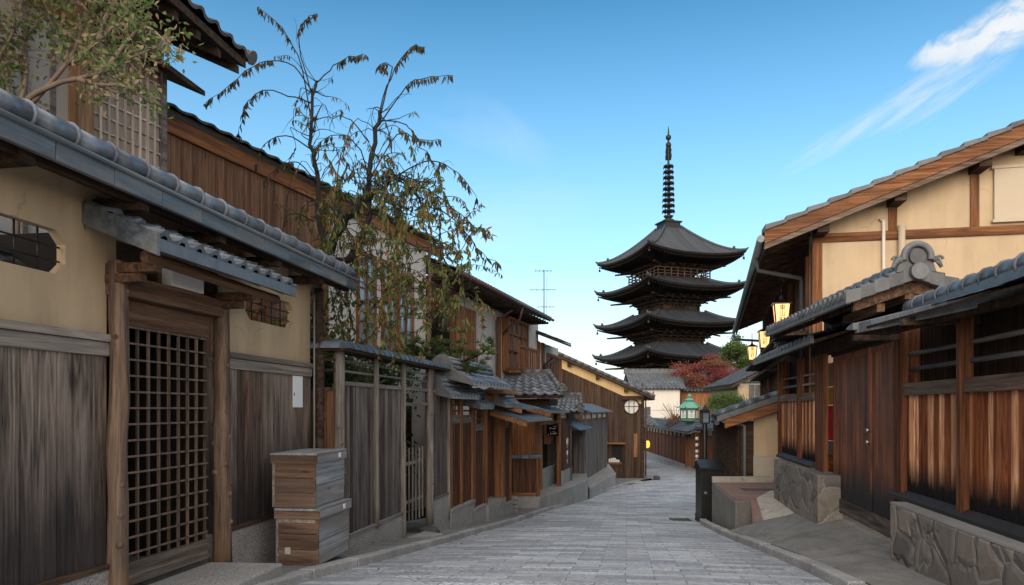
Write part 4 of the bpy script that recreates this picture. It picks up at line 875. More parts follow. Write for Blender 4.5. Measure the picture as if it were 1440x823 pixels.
# house with the long red-brown boarded front
FA = Frame(-4.4, 9, .363, 1, True)
h = thing('boarded_house', 'long two-storey house with a red-brown boarded front and pale windows, behind the cherry tree', 'house', FA, 0, 0, -2.2)
ua, ub = F_ = (FA.u(226), FA.u(601)); um = FA.u(452)
ze = 3.78
mb = MB(); mb.planks(ua, um, -.06, -.03, -2.2, ze - .26, .2, .006, .008, .2); mb.build('boarding', M['housea'], h)
mb = MB(); mb.box(ua - .05, ub + .8, -.06, .02, ze - .26, ze - .035); mb.build('fascia_board', M['orangebeam'], h)
mb = MB(); mb.box(um + .12, ub, -.15, -.04, -2.2, ze - .1, .5); mb.box(ua, ub, -4, -3.9, -2.2, ze, .5); mb.box(ub - .05, ub, -4, -.06, -2.2, ze - .1, .5); mb.box(ua, ua + .05, -4, -.06, -2.2, ze - .1, .5); mb.build('plaster_wall', M['wall_white'], h)
mb = MB(); mb.box(um, um + .14, -.08, .05, -2.2, ze - .12); mb.build('post', M['orange'], h)
for (pa, pb, z0, z1) in ((505, 527, 1.0, 2.9), (540, 556, 1.0, 2.9), (562, 580, 1.0, 2.7)):
    a, b = FA.u(pa), FA.u(pb); mb = MB(); mb.box(a - .05, b + .05, -.04, .02, z0 - .06, z0); mb.box(a - .05, b + .05, -.04, .02, z1, z1 + .06); mb.box(a - .05, a, -.04, .02, z0, z1); mb.box(b, b + .05, -.04, .02, z0, z1); mb.box((a + b) / 2 - .02, (a + b) / 2 + .02, -.04, .015, z0, z1)
    for z in (z0 + (z1 - z0) / 3, z0 + (z1 - z0) * 2 / 3): mb.box(a, b, -.035, .005, z, z + .025)
    wd = mb.build('window', M['orange'], h); mb = MB(); mb.box(a, b, -.035, -.02, z0, z1); mb.build('pane', M['glass'], wd)
mb = MB(); mb.tube([(ub + .0, .05, -2), (ub, .05, ze - .2)], .04, 8); mb.build('downpipe', M['pipebrown'], h)
mb = MB(); slab(mb, (ua - .35, .1, ze), (ub + .9, .1, ze), (ub + .9, -4.2, ze + 1.9), (ua - .35, -4.2, ze + 1.9), .03); mb.build('roof_boards', M['darkwood'], h)
mb = MB(); tiles(mb, (ua - .35, .13, ze + .005), (ub + .9, .13, ze + .005), (ub + .9, -4.2, ze + 1.93), (ua - .35, -4.2, ze + 1.93), int((ub - ua) / .28), 12, .03, .03); mb.build('roof_tiles', M['tiledark'], h)
# nearest house: white wall, lattice bay, deep eaves
F0 = Frame(-3.94, 8.0, .385, 1, True)
h = thing('near_house', 'tall pale house at the upper left with a paper lattice bay and deep eaves', 'house', F0, 0, 0, -2)
u228, u0_ = 0.0, F0.u(-260)
mb = MB(); mb.box(-6.5, 0, -.12, -.0, -2, 5.2, .5); mb.box(-.1, 0, -3, -.12, -2, 5.2, .5); mb.build('plaster_wall', M['wall_white'], h)
ua, ub = F0.u(131, .12), F0.u(229, .12)
za, zb = 2.2, 3.72
mb = MB(); mb.box(ua, ub, .0, .085, za, zb - .02, .5); mb.build('shoji_panel', M['shoji'], h)
mb = MB()
n = 9
for i in range(n + 1): u = ua + (ub - ua) * i / n; mb.box(u - .011, u + .011, .08, .115, za, zb)
for i in range(11): z = za + (zb - za) * i / 10; mb.box(ua, ub, .08, .108, z - .009, z + .009)
mb.build('lattice', M['shojiframe'] if 'shojiframe' in M else M['w1rail'], h)
mb = MB(); mb.box(ub - .02, ub + .04, -.0, .14, za - .05, zb + .08); mb.box(ua - .03, ub + .04, .0, .14, zb, zb + .09); mb.build('bay_frame', M['louver'], h)
a = F0.u(108, .12); mb = MB(); mb.box(a, ua - .0, .0, .13, za - .5, 5.0); mb.build('corner_post', M['orange2'], h)
mb = MB(); mb.box(a + .02, a + .08, .13, .15, 2.52, 2.72); mb.build('hinge', M['black'], h)
for px in (-20, 30, 70): mb = MB(); u = F0.u(px); mb.box(u, u + .05, .0, .02, .5, 5.2); mb.build('batten', M['louver'], h)
mb = MB(); b = F0.u(36); mb.box(-6, a, .02, .06, 3.75, 3.87); mb.build('rail', M['orange2'], h)
# main eave (its own direction, close to that of the street)
FE = Frame(-3.94, 8.0, .16, 1, True)
ez = 4.02
def wl(F, u, v, z): # world point back into the house frame
    p = F.pt(u, v, z); d = (p.x - F0.x0, p.y - F0.y0); return (d[0] * F0.dx + d[1] * F0.dy, d[0] * F0.ox + d[1] * F0.oy, z)
mb = MB(); slab(mb, wl(FE, -5, .82, ez), wl(FE, .35, .82, ez), wl(FE, .35, -1.8, ez + 1.25), wl(FE, -5, -1.8, ez + 1.25), .09)
for i in range(14): u = -4.6 + i * .37; mb.hexa([wl(FE, u, -.2, ez + .28), wl(FE, u + .06, -.2, ez + .28), wl(FE, u + .06, .78, ez - .19), wl(FE, u, .78, ez - .19), wl(FE, u, -.2, ez + .36), wl(FE, u + .06, -.2, ez + .36), wl(FE, u + .06, .78, ez - .1), wl(FE, u, .78, ez - .1)])
mb.build('eave_boards', M['soffit'], h)
mb = MB(); A, B, C_, D = wl(FE, -5, .86, ez + .01), wl(FE, .4, .86, ez + .01), wl(FE, .4, -1.8, ez + 1.28), wl(FE, -5, -1.8, ez + 1.28)
tiles(mb, A, B, C_, D, 20, 8, .05, .035); roll(mb, wl(FE, .4, .88, ez + .05), wl(FE, .4, -1.8, ez + 1.33), .07, .26); mb.build('eave_tiles', M['tiledark'], h)
mb = MB(); A0 = wl(FE, .05, .3, 3.62); slab(mb, wl(FE, -.9, .34, 3.68), wl(FE, .3, .34, 3.68), wl(FE, .3, -.3, 3.98), wl(FE, -.9, -.3, 3.98), .06); mb.build('bay_canopy', M['darkwood'], h)

# white-plastered house with orange shutters and railing
FB = Frame(-1.54, 18.5, .3, 1, True)
h = thing('plastered_house', 'two-storey white plastered house with orange shutters and a railed bay window', 'house', FB, 0, 0, -3)
ub = FB.u(757); ez = 3.2
mb = MB(); mb.box(.0, ub, -.12, -.0, -3, ez, .5); mb.box(ub - .1, ub, -4, -.12, -3, ez, .5); mb.build('plaster_wall', M['wall_white'], h)
mb = MB(); c0 = FB.pt(0, 0, 0); k = 0
for i in range(7): a = -1.45 + i * .2; mb.box(-.04 + random.uniform(-.006, .004), .0, a, a + .194, -3, ez + .3)
mb.build('end_boarding', M['charred'], h)
mb = MB(); mb.box(-.06, .08, -.06, .06, -3, ez); mb.build('corner_post', M['orange'], h)
a, b = FB.u(640), FB.u(668)
mb = MB(); mb.planks(a + .02, b, .0, .04, 1.65, 2.75, .17, .006); mb.build('shutter', M['orangeplank'], h)
mb = MB(); mb.box(a, b + .05, .04, .09, 1.6, 1.68); mb.box(a, b + .05, .04, .09, .9, .97)
for i in range(7): u = a + (b - a) * i / 6; mb.box(u - .025, u + .025, .04, .08, .9, 1.62)
mb.build('railing', M['orange'], h)
u = FB.u(700); mb = MB(); mb.box(u - .12, u + .12, -.02, .07, -3, 2.85); mb.build('post', M['orange'], h)
mb = MB(); mb.tube([(FB.u(694), .1, -2.5), (FB.u(694), .1, 2.7), (FB.u(694), .6, 3.0)], .04, 8); mb.tube([(FB.u(703), .1, 2.35), (FB.u(716, .35), .35, 2.55), (FB.u(730, .7), .72, 2.75), (FB.u(733, .8), .84, 3.1)], .035, 8); mb.build('downpipe', M['pipebrown'], h)
a, b = FB.u(714, .2), FB.u(743, .2); z0, z1 = 1.3, 2.95
mb = MB(); mb.box(a, a + .1, -.05, .22, z0 - .1, z1); mb.box(b - .1, b, -.05, .22, z0 - .1, z1); mb.box(a, b, .1, .22, z0 - .12, z0); mb.box(a, b, .1, .22, z1 - .08, z1)
for k in (1, 2, 3): uu = a + (b - a) * k / 4; mb.box(uu - .035, uu + .035, .12, .2, z0, z1)
for k in (1, 2): z = z0 + (z1 - z0) * k / 3; mb.box(a, b, .12, .19, z, z + .05)
w_ = mb.build('bay_window', M['orange'], h); mb = MB(); mb.box(a + .05, b - .05, .08, .11, z0, z1); mb.build('pane', M['glass'], w_)
a2, b2 = FB.u(730, .55), FB.u(755, .55)
mb = MB(); mb.box(a2, b2, .5, .58, 1.95, 2.03); mb.box(a2, b2, .5, .58, 1.25, 1.33); mb.box(a2, b2, .1, .58, 1.14, 1.22)
for k in range(9): u = a2 + (b2 - a2) * k / 8; mb.box(u - .03, u + .03, .52, .57, 1.25, 2.0)
mb.build('railing', M['orange'], h)
ra, rb_ = FB.u(646, .8), FB.u(775, .8)
mb = MB(); slab(mb, (ra - .4, .78, ez), (rb_, .78, ez), (rb_, -4, ez + 1.95), (ra - .4, -4, ez + 1.95), .08)
for i in range(26): u = ra + (rb_ - ra) * i / 25; mb.box(u - .03, u + .03, 0, .7, ez - .16, ez - .08)
mb.build('eave_boards', M['soffit'], h)
mb = MB(); tiles(mb, (ra - .4, .82, ez + .01), (rb_ + .05, .82, ez + .01), (rb_ + .05, -4, ez + 1.97), (ra - .4, -4, ez + 1.97), 40, 10, .045, .03); mb.build('roof_tiles', M['tiledark'], h)
mb = MB(); mb.tube([(ra - .3, .88, ez - .03), (rb_, .88, ez - .03)], .05, 8); mb.build('gutter', M['pipebrown'], h)
# small house beyond it
FC_ = Frame(FB.pt(ub + .02, 0, 0).x, FB.pt(ub + .02, 0, 0).y, .3, 1, True)
h = thing('narrow_house', 'narrow white house with a latticed window, squeezed before the dark gabled house', 'house', FC_, 0, 0, -3.2)
b = FC_.u(785); ez = 2.55; be = FC_.u(803, .82)
mb = MB(); mb.box(0, b, -.1, .0, -3.2, ez, .5); mb.box(b - .1, b, -4, -.1, -3.2, ez, .5); mb.build('plaster_wall', M['wall_white'], h)
mb = MB(); mb.box(FC_.u(761), FC_.u(764), -.02, .06, -3, ez); mb.box(FC_.u(755), FC_.u(757), -.02, .06, -3, ez); mb.build('post', M['orange'], h)
a_, b_ = FC_.u(768), FC_.u(786); mb = MB(); mb.box(a_, b_, .0, .12, .95, 1.03); mb.box(a_, b_, .0, .12, 2.1, 2.2)
for k in range(6): u = a_ + (b_ - a_) * k / 5; mb.box(u - .028, u + .028, .02, .12, .95, 2.2)
w_ = mb.build('window', M['orange'], h); mb = MB(); mb.box(a_, b_, .0, .05, 1.03, 2.1); mb.build('pane', M['glass'], w_)
mb = MB(); mb.box(a_ - .1, b_, .0, .2, .5, .9); mb.build('sill_box', M['slat'], h)
mb = MB(); ra = -.4; slab(mb, (ra, .83, ez + .012), (be, .83, ez + .012), (be, -4, ez + 1.95), (ra, -4, ez + 1.95), .08); mb.build('eave_boards', M['soffit'], h)
mb = MB(); tiles(mb, (ra, .82, ez + .01), (be, .82, ez + .01), (be, -4, ez + 1.97), (ra, -4, ez + 1.97), 24, 10, .045, .03); mb.build('roof_tiles', M['tiledark'], h)
mb = MB(); mb.tube([(FC_.u(762), .12, -1), (FC_.u(762), .12, 1.7), (FC_.u(767), .3, 1.95)], .06, 8); mb.build('downpipe', M['black'], h)
# aerial
q = at(765, 441, 27.0)
an = thing('tv_aerial', 'thin television aerial mast with crossbars above the plastered house roof', 'aerial', spot(q.x - .6, 29.0), 0, 0, 3.9)
qx = (765 - 720) / 1000 * 29 - (q.x - .6)
mb = MB(); mb.tube([(qx, 0, 3.6), (qx, 0, 5.65)], .022, 6); mb.build('mast', M['pipe'], an)
mb = MB(); mb.tube([(qx + .12, .1, 3.7), (qx + .12, .1, 5.4)], .008, 5); mb.build('stay', M['pipe'], an)
for (z, x0, x1) in ((5.62, -.35, .3), (4.85, -.55, .45), (4.15, -.25, .4)):
    mb = MB(); mb.tube([(qx + x0, 0, z), (qx + x1, .1, z + .02)], .013, 5)
    for k in range(5): x = x0 + (x1 - x0) * k / 4; mb.tube([(qx + x, -.25, z), (qx + x, .25, z)], .008, 4)
    mb.build('crossbar', M['pipe'], an)

# dark boarded gable house where the street bends
FD = Frame(-1.5, 40, 1, 0, True)
h = thing('gabled_house', 'large dark brown boarded gable house with a round window, where the street bends', 'house', FD, 9.27, 0, -4)
ux = lambda px: FD.u(px)
top = lambda u: FD.z(780, 500) + (FD.z(905, 556) - FD.z(780, 500)) * (u - ux(780)) / (ux(905) - ux(780))
mb = MB(); mb.planks(0, ux(905), -.08, -.03, -4.05, 0, .2, .005, .02, .2, slope=lambda u: min(top(u) - .55, 4.2)); mb.build('boarding', M['housed'], h)
mb = MB(); mb.hexa([(0, -.1, top(0) - .6), (ux(905), -.1, top(ux(905)) - .6), (ux(905), -.03, top(ux(905)) - .6), (0, -.03, top(0) - .6), (0, -.1, top(0)), (ux(905), -.1, top(ux(905))), (ux(905), -.03, top(ux(905))), (0, -.03, top(0))]); mb.build('plaster_band', M['wall_yellow'], h)
mb = MB()
for px in (800, 840, 880): u = ux(px); mb.box(u - .09, u + .09, -.05, .3, top(u) - .28, top(u) - .05)
mb.box(ux(905) - .12, ux(905) + .04, -.1, .02, -4.05, top(ux(905)) - .1); mb.build('purlin_end', M['darkwood'], h)
mb = MB(); A, B = (-1.5, .45, top(-1.5) + .12), (ux(905) + .55, .45, top(ux(905) + .55) + .12); A2, B2 = (A[0], -9, A[2]), (B[0], -9, B[2])
slab(mb, A, B, B2, A2, .16); mb.build('roof_boards', M['soffit'], h)
mb = MB(); tiles(mb, B, B2, A2, A, 34, 24, .05, .035); roll(mb, (A[0], .42, A[2] + .06), (B[0], .42, B[2] + .06), .09, .4); mb.build('roof_tiles', M['tiledark'], h)
mb = MB(); mb.box(ux(905) - .06, ux(905) - .0, -9, -.05, -4.2, top(ux(905)) - .1); mb.build('side_wall', M['housed2'] if 'housed2' in M else M['housed'], h)
c = at(888, 572, 40); cu = c.x + 1.5
mb = MB(); mb.tube([(cu, -.04, c.z), (cu, .0, c.z)], .42, 28, sm=False); rw = mb.build('round_window', M['shojiwhite'], h)
mb = MB(); mb.tube(torus_arc((cu, .01, c.z), .42, 0, 2 * pi, (1, 0, 0), (0, 0, 1), 28), .035, 6)
for k in (-.14, .14): mb.box(cu + k - .018, cu + k + .018, .0, .02, c.z - .39, c.z + .39)
mb.box(cu - .4, cu + .4, .0, .018, c.z - .02, c.z + .02); mb.build('frame', M['darkwood'], rw)
mb = MB(); slab(mb, (ux(874), .3, FD.z(880, 561)), (ux(903), .3, FD.z(880, 561)), (ux(903), -.03, FD.z(880, 557)), (ux(874), -.03, FD.z(880, 557)), .05); mb.build('window_hood', M['housed'], h)
z0, z1 = FD.z(860, 650), FD.z(860, 625)
mb = MB(); mb.box(ux(853), ux(875), -.03, -.02, z0, z1); mb.build('low_window', M['void'], h)
mb = MB(); mb.box(ux(850), ux(878), -.03, .35, z1 + .02, z1 + .1); mb.build('awning', M['orangebeam'], h)
mb = MB(); mb.box(ux(852), ux(874), -.02, .1, z0 - .12, z0); mb.build('sill', M['orangebeam'], h)
mb = MB()
for i in range(6): u = ux(856 + i * 2.6); mb.box(u, u + .07, .0, .05, z0, z0 + random.uniform(.12, .35), .5)
solo(mb, 'window_ornament', M['white'], FD, (ux(860), 0, z0), 'row of small white ornaments on the low window sill', 'ornaments')
mb = MB(); mb.box(ux(891), ux(896), .0, .05, FD.z(894, 643), FD.z(894, 610)); solo(mb, 'name_board', M['orangeplank'], FD, (ux(893), 0, FD.z(894, 643)), 'blank upright orange wooden board on the dark gable wall', 'sign')
mb = MB(); mb.box(ux(903), ux(905), -.3, .12, FD.z(904, 540) - .1, FD.z(904, 540) + .02); mb.tube([(ux(905) + .5, .3, .95), (ux(905) + .45, .25, .7), (ux(905) + .1, .1, .45), (ux(905) + .1, .1, -3.8)], .045, 8); mb.build('downpipe', M['pipebrown'], h)
mb = MB(); mb.poly([(-1.5, .0, -4.02), (ux(905) + .6, .0, -4.03), (ux(912), 2.2, -3.93), (ux(880), 3.6, -3.82), (ux(862), 4.6, -3.72), (-1.5, 5, -3.5)], .5)
mb2 = MB(); mb2.v = [FD.pt(*p) for p in mb.v]; mb2.f, mb2.r, mb2.sm = mb.f, mb.r, mb.sm; setting(mb2, 'forecourt', M['palecrete'])
boulder((at(921, 675, 40).x, 39.6, -4.02), .2, .18, .3, M['darkrock'], 'small grey marker stone standing at the bend of the street', 'marker_stone', 5)
# ------------------------------------------------------------------ right: ramp, raised forecourt, near wall with gate
RX = Frame(2.85 + .18 * 4, 4, .18, 1, False)
def wallx(Y): return 2.85 + .18 * Y
mb = MB()
def ramp_z(Y, f):
    zs = -drop(Y) + .1; zd = -1.53 if Y < 12 else -1.55
    near = -drop(Y) + .1
    tgt = max(zs, zd) if Y > 6.0 else zs + (max(zs, zd) - zs)
    s = f ** .9; return zs + (tgt - zs) * s
def ramp_far(f): return 13.4 - 2.2 * f ** .75                # the curved far edge of the ramp
n = 48
for i in range(n):
    for k in range(10):
        def P(i, k):
            f = k / 10; Y = -3 + (ramp_far(f) + 3) * i / n; x0 = curb(RC, Y) + .155; x1 = wallx(Y) + .35; return (x0 + (x1 - x0) * f, Y, ramp_z(Y, f))
        mb.poly([P(i, k), P(i, k + 1), P(i + 1, k + 1), P(i + 1, k)], .5, True)
rp = setting(mb, 'sidewalk', M['ramp'])
# raised forecourt past the ramp
A = Frame(0, 0, 1, 0, False)
fx = lambda Y: curb(RC, Y) + .28
fc = thing('raised_forecourt', 'raised forecourt with red paving and a rough concrete retaining wall above the street', 'forecourt', spot(fx(13.6), 13.6), 0, 0, -2.7)
o_ = (fx(13.6), 13.6)
def rel(p): return (p[0] - o_[0], p[1] - o_[1], p[2])
zt = -1.76
top_pts = [(fx(13.55), 13.55), (fx(17.1), 17.1), (wallx(17.1) + .6, 17.1), (wallx(14.9), 14.9), (4.66, 13.72)]
mb = MB(); mb.ext([rel((x, y, -3.1)) for x, y in top_pts], [rel((x, y, zt)) for x, y in top_pts], .5); mb.build('retaining_wall', M['aggregate'], fc, bevel=.03)
def sheet(pts, z, m, name):
    mb = MB(); mb.ext([rel((x, y, z - .02)) for x, y in pts], [rel((x, y, z)) for x, y in pts], .5); mb.build(name, m, fc)
sheet([(fx(13.55) + .02, 13.58), (fx(16.85) + .02, 16.85), (wallx(16.8) + .4, 16.85), (wallx(15.3), 15.3), (5.3, 14.7), (4.7, 13.76)], zt + .012, M['brickred'], 'red_paving')
def redge(f):                                          # a point on the curved far edge of the ramp
    Y = ramp_far(f); x0 = curb(RC, Y) + .155; return (x0 + (wallx(Y) + .35 - x0) * f, Y, ramp_z(Y, f) + .004)
def apron(fa, fb, A, B, m, name, n=10):
    mb = MB(); mm = 6
    for i in range(n + 1):
        t = i / n; p, a = redge(fa + (fb - fa) * t), [A[k] + (B[k] - A[k]) * t for k in range(3)]
        for j in range(mm + 1): mb.v.append(rel([p[k] + (a[k] - p[k]) * j / mm for k in range(3)]))
    W_ = mm + 1
    for i in range(n):
        for j in range(mm): mb.face([i * W_ + j, (i + 1) * W_ + j, (i + 1) * W_ + j + 1, i * W_ + j + 1], .5, True)
    edge = list(range(W_)); low = len(mb.v); mb.v += [(mb.v[k][0], mb.v[k][1], mb.v[k][2] - .6) for k in edge]
    for j in range(mm): mb.face([edge[j], edge[j + 1], low + j + 1, low + j], .5)
    mb.build(name, m, fc)
apron(.3, .98, (4.78, 13.9, zt + .018), (wallx(15.2) - .05, 15.2, zt + .018), M['palecrete'], 'pale_apron')
apron(.2, .3, (4.6, 13.7, zt + .016), (4.78, 13.9, zt + .016), M['brickred'], 'red_border', 2)
sheet([(4.95, 15.2), (5.6, 15.1), (5.66, 15.5), (5.0, 15.6)], zt + .02, M['darkrock'], 'grating')
mb = MB(); mb.ext([rel((x, y, zt)) for x, y in ((fx(16.85), 16.86), (fx(17.1), 17.1), (6.2, 17.1), (6.2, 16.86))], [rel((x, y, zt + .135)) for x, y in ((fx(16.85), 16.86), (fx(17.1), 17.1), (6.2, 17.1), (6.2, 16.86))], .5); mb.build('parapet_body', M['palecrete'], fc)

# near wall
r = thing('boarded_wall', 'red-brown boarded wall on a rough stone base, under a grey tiled coping, nearest on the right', 'wall', RX, RX.u(1350), 0, -.95)
uA = RX.uy(2.2); uD = RX.u(1258); uB = RX.u(1251, .25)
mb = MB(); mb.box(uA, uB, -.1, .25, -2.2, -.985, .5); mb.build('stone_base', M['rock'], r, bevel=.02)
mb = MB(); mb.box(uA, uB, .02, .245, -.985, -.965, .5); mb.build('base_top', M['concrete'], r)
mb = MB(); mb.box(uA, uD - .02, -.1, -.055, -.9, .2); mb.ext_u([(-.05, -.97), (.09, -.97), (.09, -.93), (.0, -.875), (-.05, -.875)], uA, uD - .02); mb.build('sill', M['black2'], r)
mb = MB(); mb.planks(uA, uD, -.06, -.02, -.87, .16, .125, .014, .016, .35); mb.build('plank_panel', M['r1'], r)
mb = MB(); mb.box(uA, uD, -.06, .035, .14, .27); mb.build('rail', M['r1rail'], r, bevel=.005)
mb = MB(); mb.box(uA, uD, -.23, -.2, .2, 1.06); mb.planks(uA, uD, -.2, -.16, .27, 1.03, .1, .006, .006); mb.build('upper_boards', M['shadewood'], r)
mb = MB()
for z in (.42, .58): mb.tube([(uA, -.03, z), (uD - .06, -.03, z)], .022, 8)
mb.build('louver_rail', M['louver'], r)
for px in (1265, 1349): mb = MB(); u = RX.u(px, .05); mb.box(u - .045, u + .045, -.05, .06, -.95, .86); mb.build('post', M['r1post'], r, bevel=.006)
u = RX.uy(3.7); mb = MB(); mb.box(u - .045, u + .045, -.05, .06, -.95, .86); mb.build('post', M['r1post'], r)
un = RX.u(1203, .62)
ub5 = RX.uy(5.0)
def ve_(u): return max(.08, .17 + (.62 - .17) * (u - ub5) / (un - ub5))      # the eave is not quite parallel to the wall
e0_, e1_ = ve_(uA), ve_(un)
mb = MB(); mb.hexa([(uA, e0_ - .02, .8), (un, e1_ - .02, .8), (un, -.5, 1.06), (uA, -.5, 1.06), (uA, e0_ - .02, .825), (un, e1_ - .02, .825), (un, -.5, 1.09), (uA, -.5, 1.09)]); mb.hexa([(uA, e0_ - .12, .74), (un - .1, e1_ - .2, .74), (un - .1, e1_ - .28, .74), (uA, e0_ - .2, .74), (uA, e0_ - .12, .8), (un - .1, e1_ - .2, .8), (un - .1, e1_ - .28, .8), (uA, e0_ - .2, .8)]); mb.build('roof_boards', M['shadewood'], r)
for px in (1265, 1349): mb = MB(); u = RX.u(px, .05); mb.box(u - .04, u + .04, -.1, .52, .74, .8); mb.build('bracket', M['darkwood'], r)
mb = MB(); u = uA
while u < un: b = min(u + .24, un); d = random.uniform(0, .008); p, q = ve_(u), ve_(b); mb.hexa([(u + .004, p - .1, .79), (b - .004, q - .1, .79), (b - .004, q + d, .775), (u + .004, p + d, .775), (u + .004, p - .1, .905), (b - .004, q - .1, .905), (b - .004, q + d, .88 + d), (u + .004, p + d, .88 + d)]); u = b
mb.build('eave_tiles', M['tileeave'], r, bevel=.006)
mb = MB(); ur = RX.u(1282, .15); tiles(mb, (uA, e0_ - .1, .88), (un, e1_ - .1, .88), (un, .1, .98), (uA, .0, .98), int((un - uA) / .25), 2, .025); mb.build('coping_tiles', M['tile'], r)
mb = MB(); mb.box(uA, ur, .08, .24, .9, .975); roll(mb, (uA, .16, 1.0), (ur, .16, 1.0), .078, .27, 1.2); mb.build('roll_tiles', M['tile'], r)
mb = MB(); mb.ext_u([(.63, .8), (.63, .88), (.15, 1.0), (.15, .94)], un, un + .03); mb.hexa([(un - .05, .56, .81), (un + .2, .6, .83), (un + .2, .66, .835), (un - .05, .66, .81), (un - .05, .56, .88), (un + .22, .6, .865), (un + .22, .64, .865), (un - .05, .66, .88)]); mb.build('corner_tile', M['tilegrey'], r)
# gate
g = thing('double_gate', 'oiled two-leaf board gate under a heavy gabled tile roof with an ornamental ridge-end tile', 'gate', RX, RX.u(1215), 0, -1.53)
ua, um, ub = RX.u(1256, -.05), RX.u(1222, -.05), RX.u(1172, -.05)
for (a, b, hs) in ((ua, um - .004, 1), (um + .004, ub, -1)):
    mb = MB(); mb.planks(a + .07, b - .07, -.1, -.065, -1.3, .76, .12, .004, .003, .15); mb.box(a, a + .07, -.11, -.045, -1.3, .78); mb.box(b - .07, b, -.11, -.045, -1.3, .78); mb.box(a + .07, b - .07, -.1, -.055, .7, .78); dr = mb.build('gate_leaf', M['door'], g)
    mb = MB(); mb.box(a, b, -.105, -.043, -1.5, -1.303); mb.build('kick_board', M['doorlow'], dr)
uh = um
mb = MB()
for z in (-.27, -.42): mb.tube([(um - .05, -.045, z), (um - .05, -.02, z), (um - .05, .0, z)], [.03, .02, .028], 12)
mb.build('handle', M['steel'], g)
for (pa, pb, vb) in ((1147, 1158, -.02), (1257, 1268, -.14)):
    mb = MB(); a, b = RX.u(pb, .05), RX.u(pa, .05); mb.box(a, b, vb, .06, -1.6, .95); mb.build('gate_post', M['r1post'], g, bevel=.008)
mb = MB(); a, b = RX.u(1158, .05), RX.u(1147, .05); mb.box(a - .02, b + .02, -.03, .085, -1.62, -1.47); mb.build('post_foot', M['orange'], g, bevel=.006)
pL = RX.u(1147, .05)
mb = MB(); mb.box(ua - .2, pL + .2, -.1, .08, .83, 1.0); mb.box(ua, ub + .1, -.1, -.04, .775, .825); mb.build('lintel', M['shadewood'], g, bevel=.006)
# its roof runs nearly straight away from the camera, a little askew to the wall
FRG = Frame(3.58, 7.6, .11, 1, False)
gd = g; OFF_ = OFF[g]
def cv(mb):
    out = []
    for a, b, c in mb.v:
        p = FRG.pt(a, b, c); d = (p.x - RX.x0, p.y - RX.y0); out.append((d[0] * RX.dx + d[1] * RX.dy, d[0] * RX.ox + d[1] * RX.oy, c))
    mb.v = out; return mb
u0, u1 = 0.0, 3.5
ze, zr, vr, vb_ = 1.19, 1.45, -.7, -1.38
mb = MB(); mb.hexa([(u0 + .05, -.04, ze - .05), (u1, -.04, ze - .05), (u1, vr, zr - .05), (u0 + .05, vr, zr - .05), (u0 + .05, -.04, ze - .01), (u1, -.04, ze - .01), (u1, vr, zr), (u0 + .05, vr, zr)])
mb.hexa([(u0 + .05, vb_ + .04, ze - .05), (u1, vb_ + .04, ze - .05), (u1, vr, zr - .05), (u0 + .05, vr, zr - .05), (u0 + .05, vb_ + .04, ze - .01), (u1, vb_ + .04, ze - .01), (u1, vr, zr), (u0 + .05, vr, zr)])
for i in range(22): u = u0 + .25 + (u1 - u0 - .3) * i / 21; mb.hexa([(u, -.1, ze - .11), (u + .05, -.1, ze - .11), (u + .05, vr + .05, zr - .17), (u, vr + .05, zr - .17), (u, -.1, ze - .05), (u + .05, -.1, ze - .05), (u + .05, vr + .05, zr - .1), (u, vr + .05, zr - .1)])
cv(mb).build('roof_boards', M['shadewood'], g)
mb = MB(); mb.box(ua - .3, pL + .2, -.16, -.12, .95, 1.42); mb.build('dark_infill', M['shadewood'], g)  # panel added to black out the shaded gap under the roof
mb = MB(); tiles(mb, (u0, .0, ze), (u1, .0, ze), (u1, vr, zr + .03), (u0, vr, zr + .03), 21, 5, .05, .035); tiles(mb, (u0, vb_, ze), (u1, vb_, ze), (u1, vr, zr + .03), (u0, vr, zr + .03), 21, 5, .05, .035); cv(mb).build('roof_tiles', M['tile'], g)
mb = MB(); mb.box(u0, u1, -.04, .015, ze - .07, ze + .0); eave_caps(mb, (u0, .015, ze + .03), (u1, .015, ze + .03), 21, (0, 1, 0), .055); cv(mb).build('eave_tiles', M['tilegrey'], g, bevel=.004)
mb = MB() # verge tiles on the near gable, both slopes, and the boards under them
for (v0, v1) in ((.02, vr), (vb_, vr)):
    for k in range(5):
        t0, t1 = k / 5, (k + 1) / 5 + .02; a0, a1 = v0 + (v1 - v0) * t0, v0 + (v1 - v0) * t1; b0, b1 = ze + (zr - ze) * t0, ze + (zr - ze) * t1
        mb.ext([(u0 - .03, a0, b0 - .075), (u0 - .03, a1, b1 - .085), (u0 - .03, a1, b1 + .045), (u0 - .03, a0, b0 + .07)], [(u0 + .1, a0, b0 - .075), (u0 + .1, a1, b1 - .085), (u0 + .1, a1, b1 + .045), (u0 + .1, a0, b0 + .07)])
cv(mb).build('verge_tiles', M['tilegrey'], g, bevel=.008)
mb = MB()
for (v0, v1) in ((-.1, vr), (vb_ + .1, vr)): mb.ext([(u0 + .1, v0, ze - .14), (u0 + .1, v1, zr - .2), (u0 + .1, v1, zr - .06), (u0 + .1, v0, ze - .0)], [(u0 + .16, v0, ze - .14), (u0 + .16, v1, zr - .2), (u0 + .16, v1, zr - .06), (u0 + .16, v0, ze - .0)])
cv(mb).build('barge_board', M['brownbeam'], g)
mb = MB(); mb.box(u0 + .12, u0 + 1.2, vr - .06, vr + .06, zr - .27, zr - .13); mb.box(u0 + .14, u0 + 1.2, vr + .26, vr + .34, zr - .4, zr - .31); cv(mb).build('purlin_end', M['brownbeam'], g)
mb = MB(); mb.box(u0 + .2, u1, vr - .08, vr + .08, zr + .0, zr + .06); roll(mb, (u0 + .1, vr, zr + .1), (u1, vr, zr + .1), .07, .3); cv(mb).build('ridge', M['tile'], g)
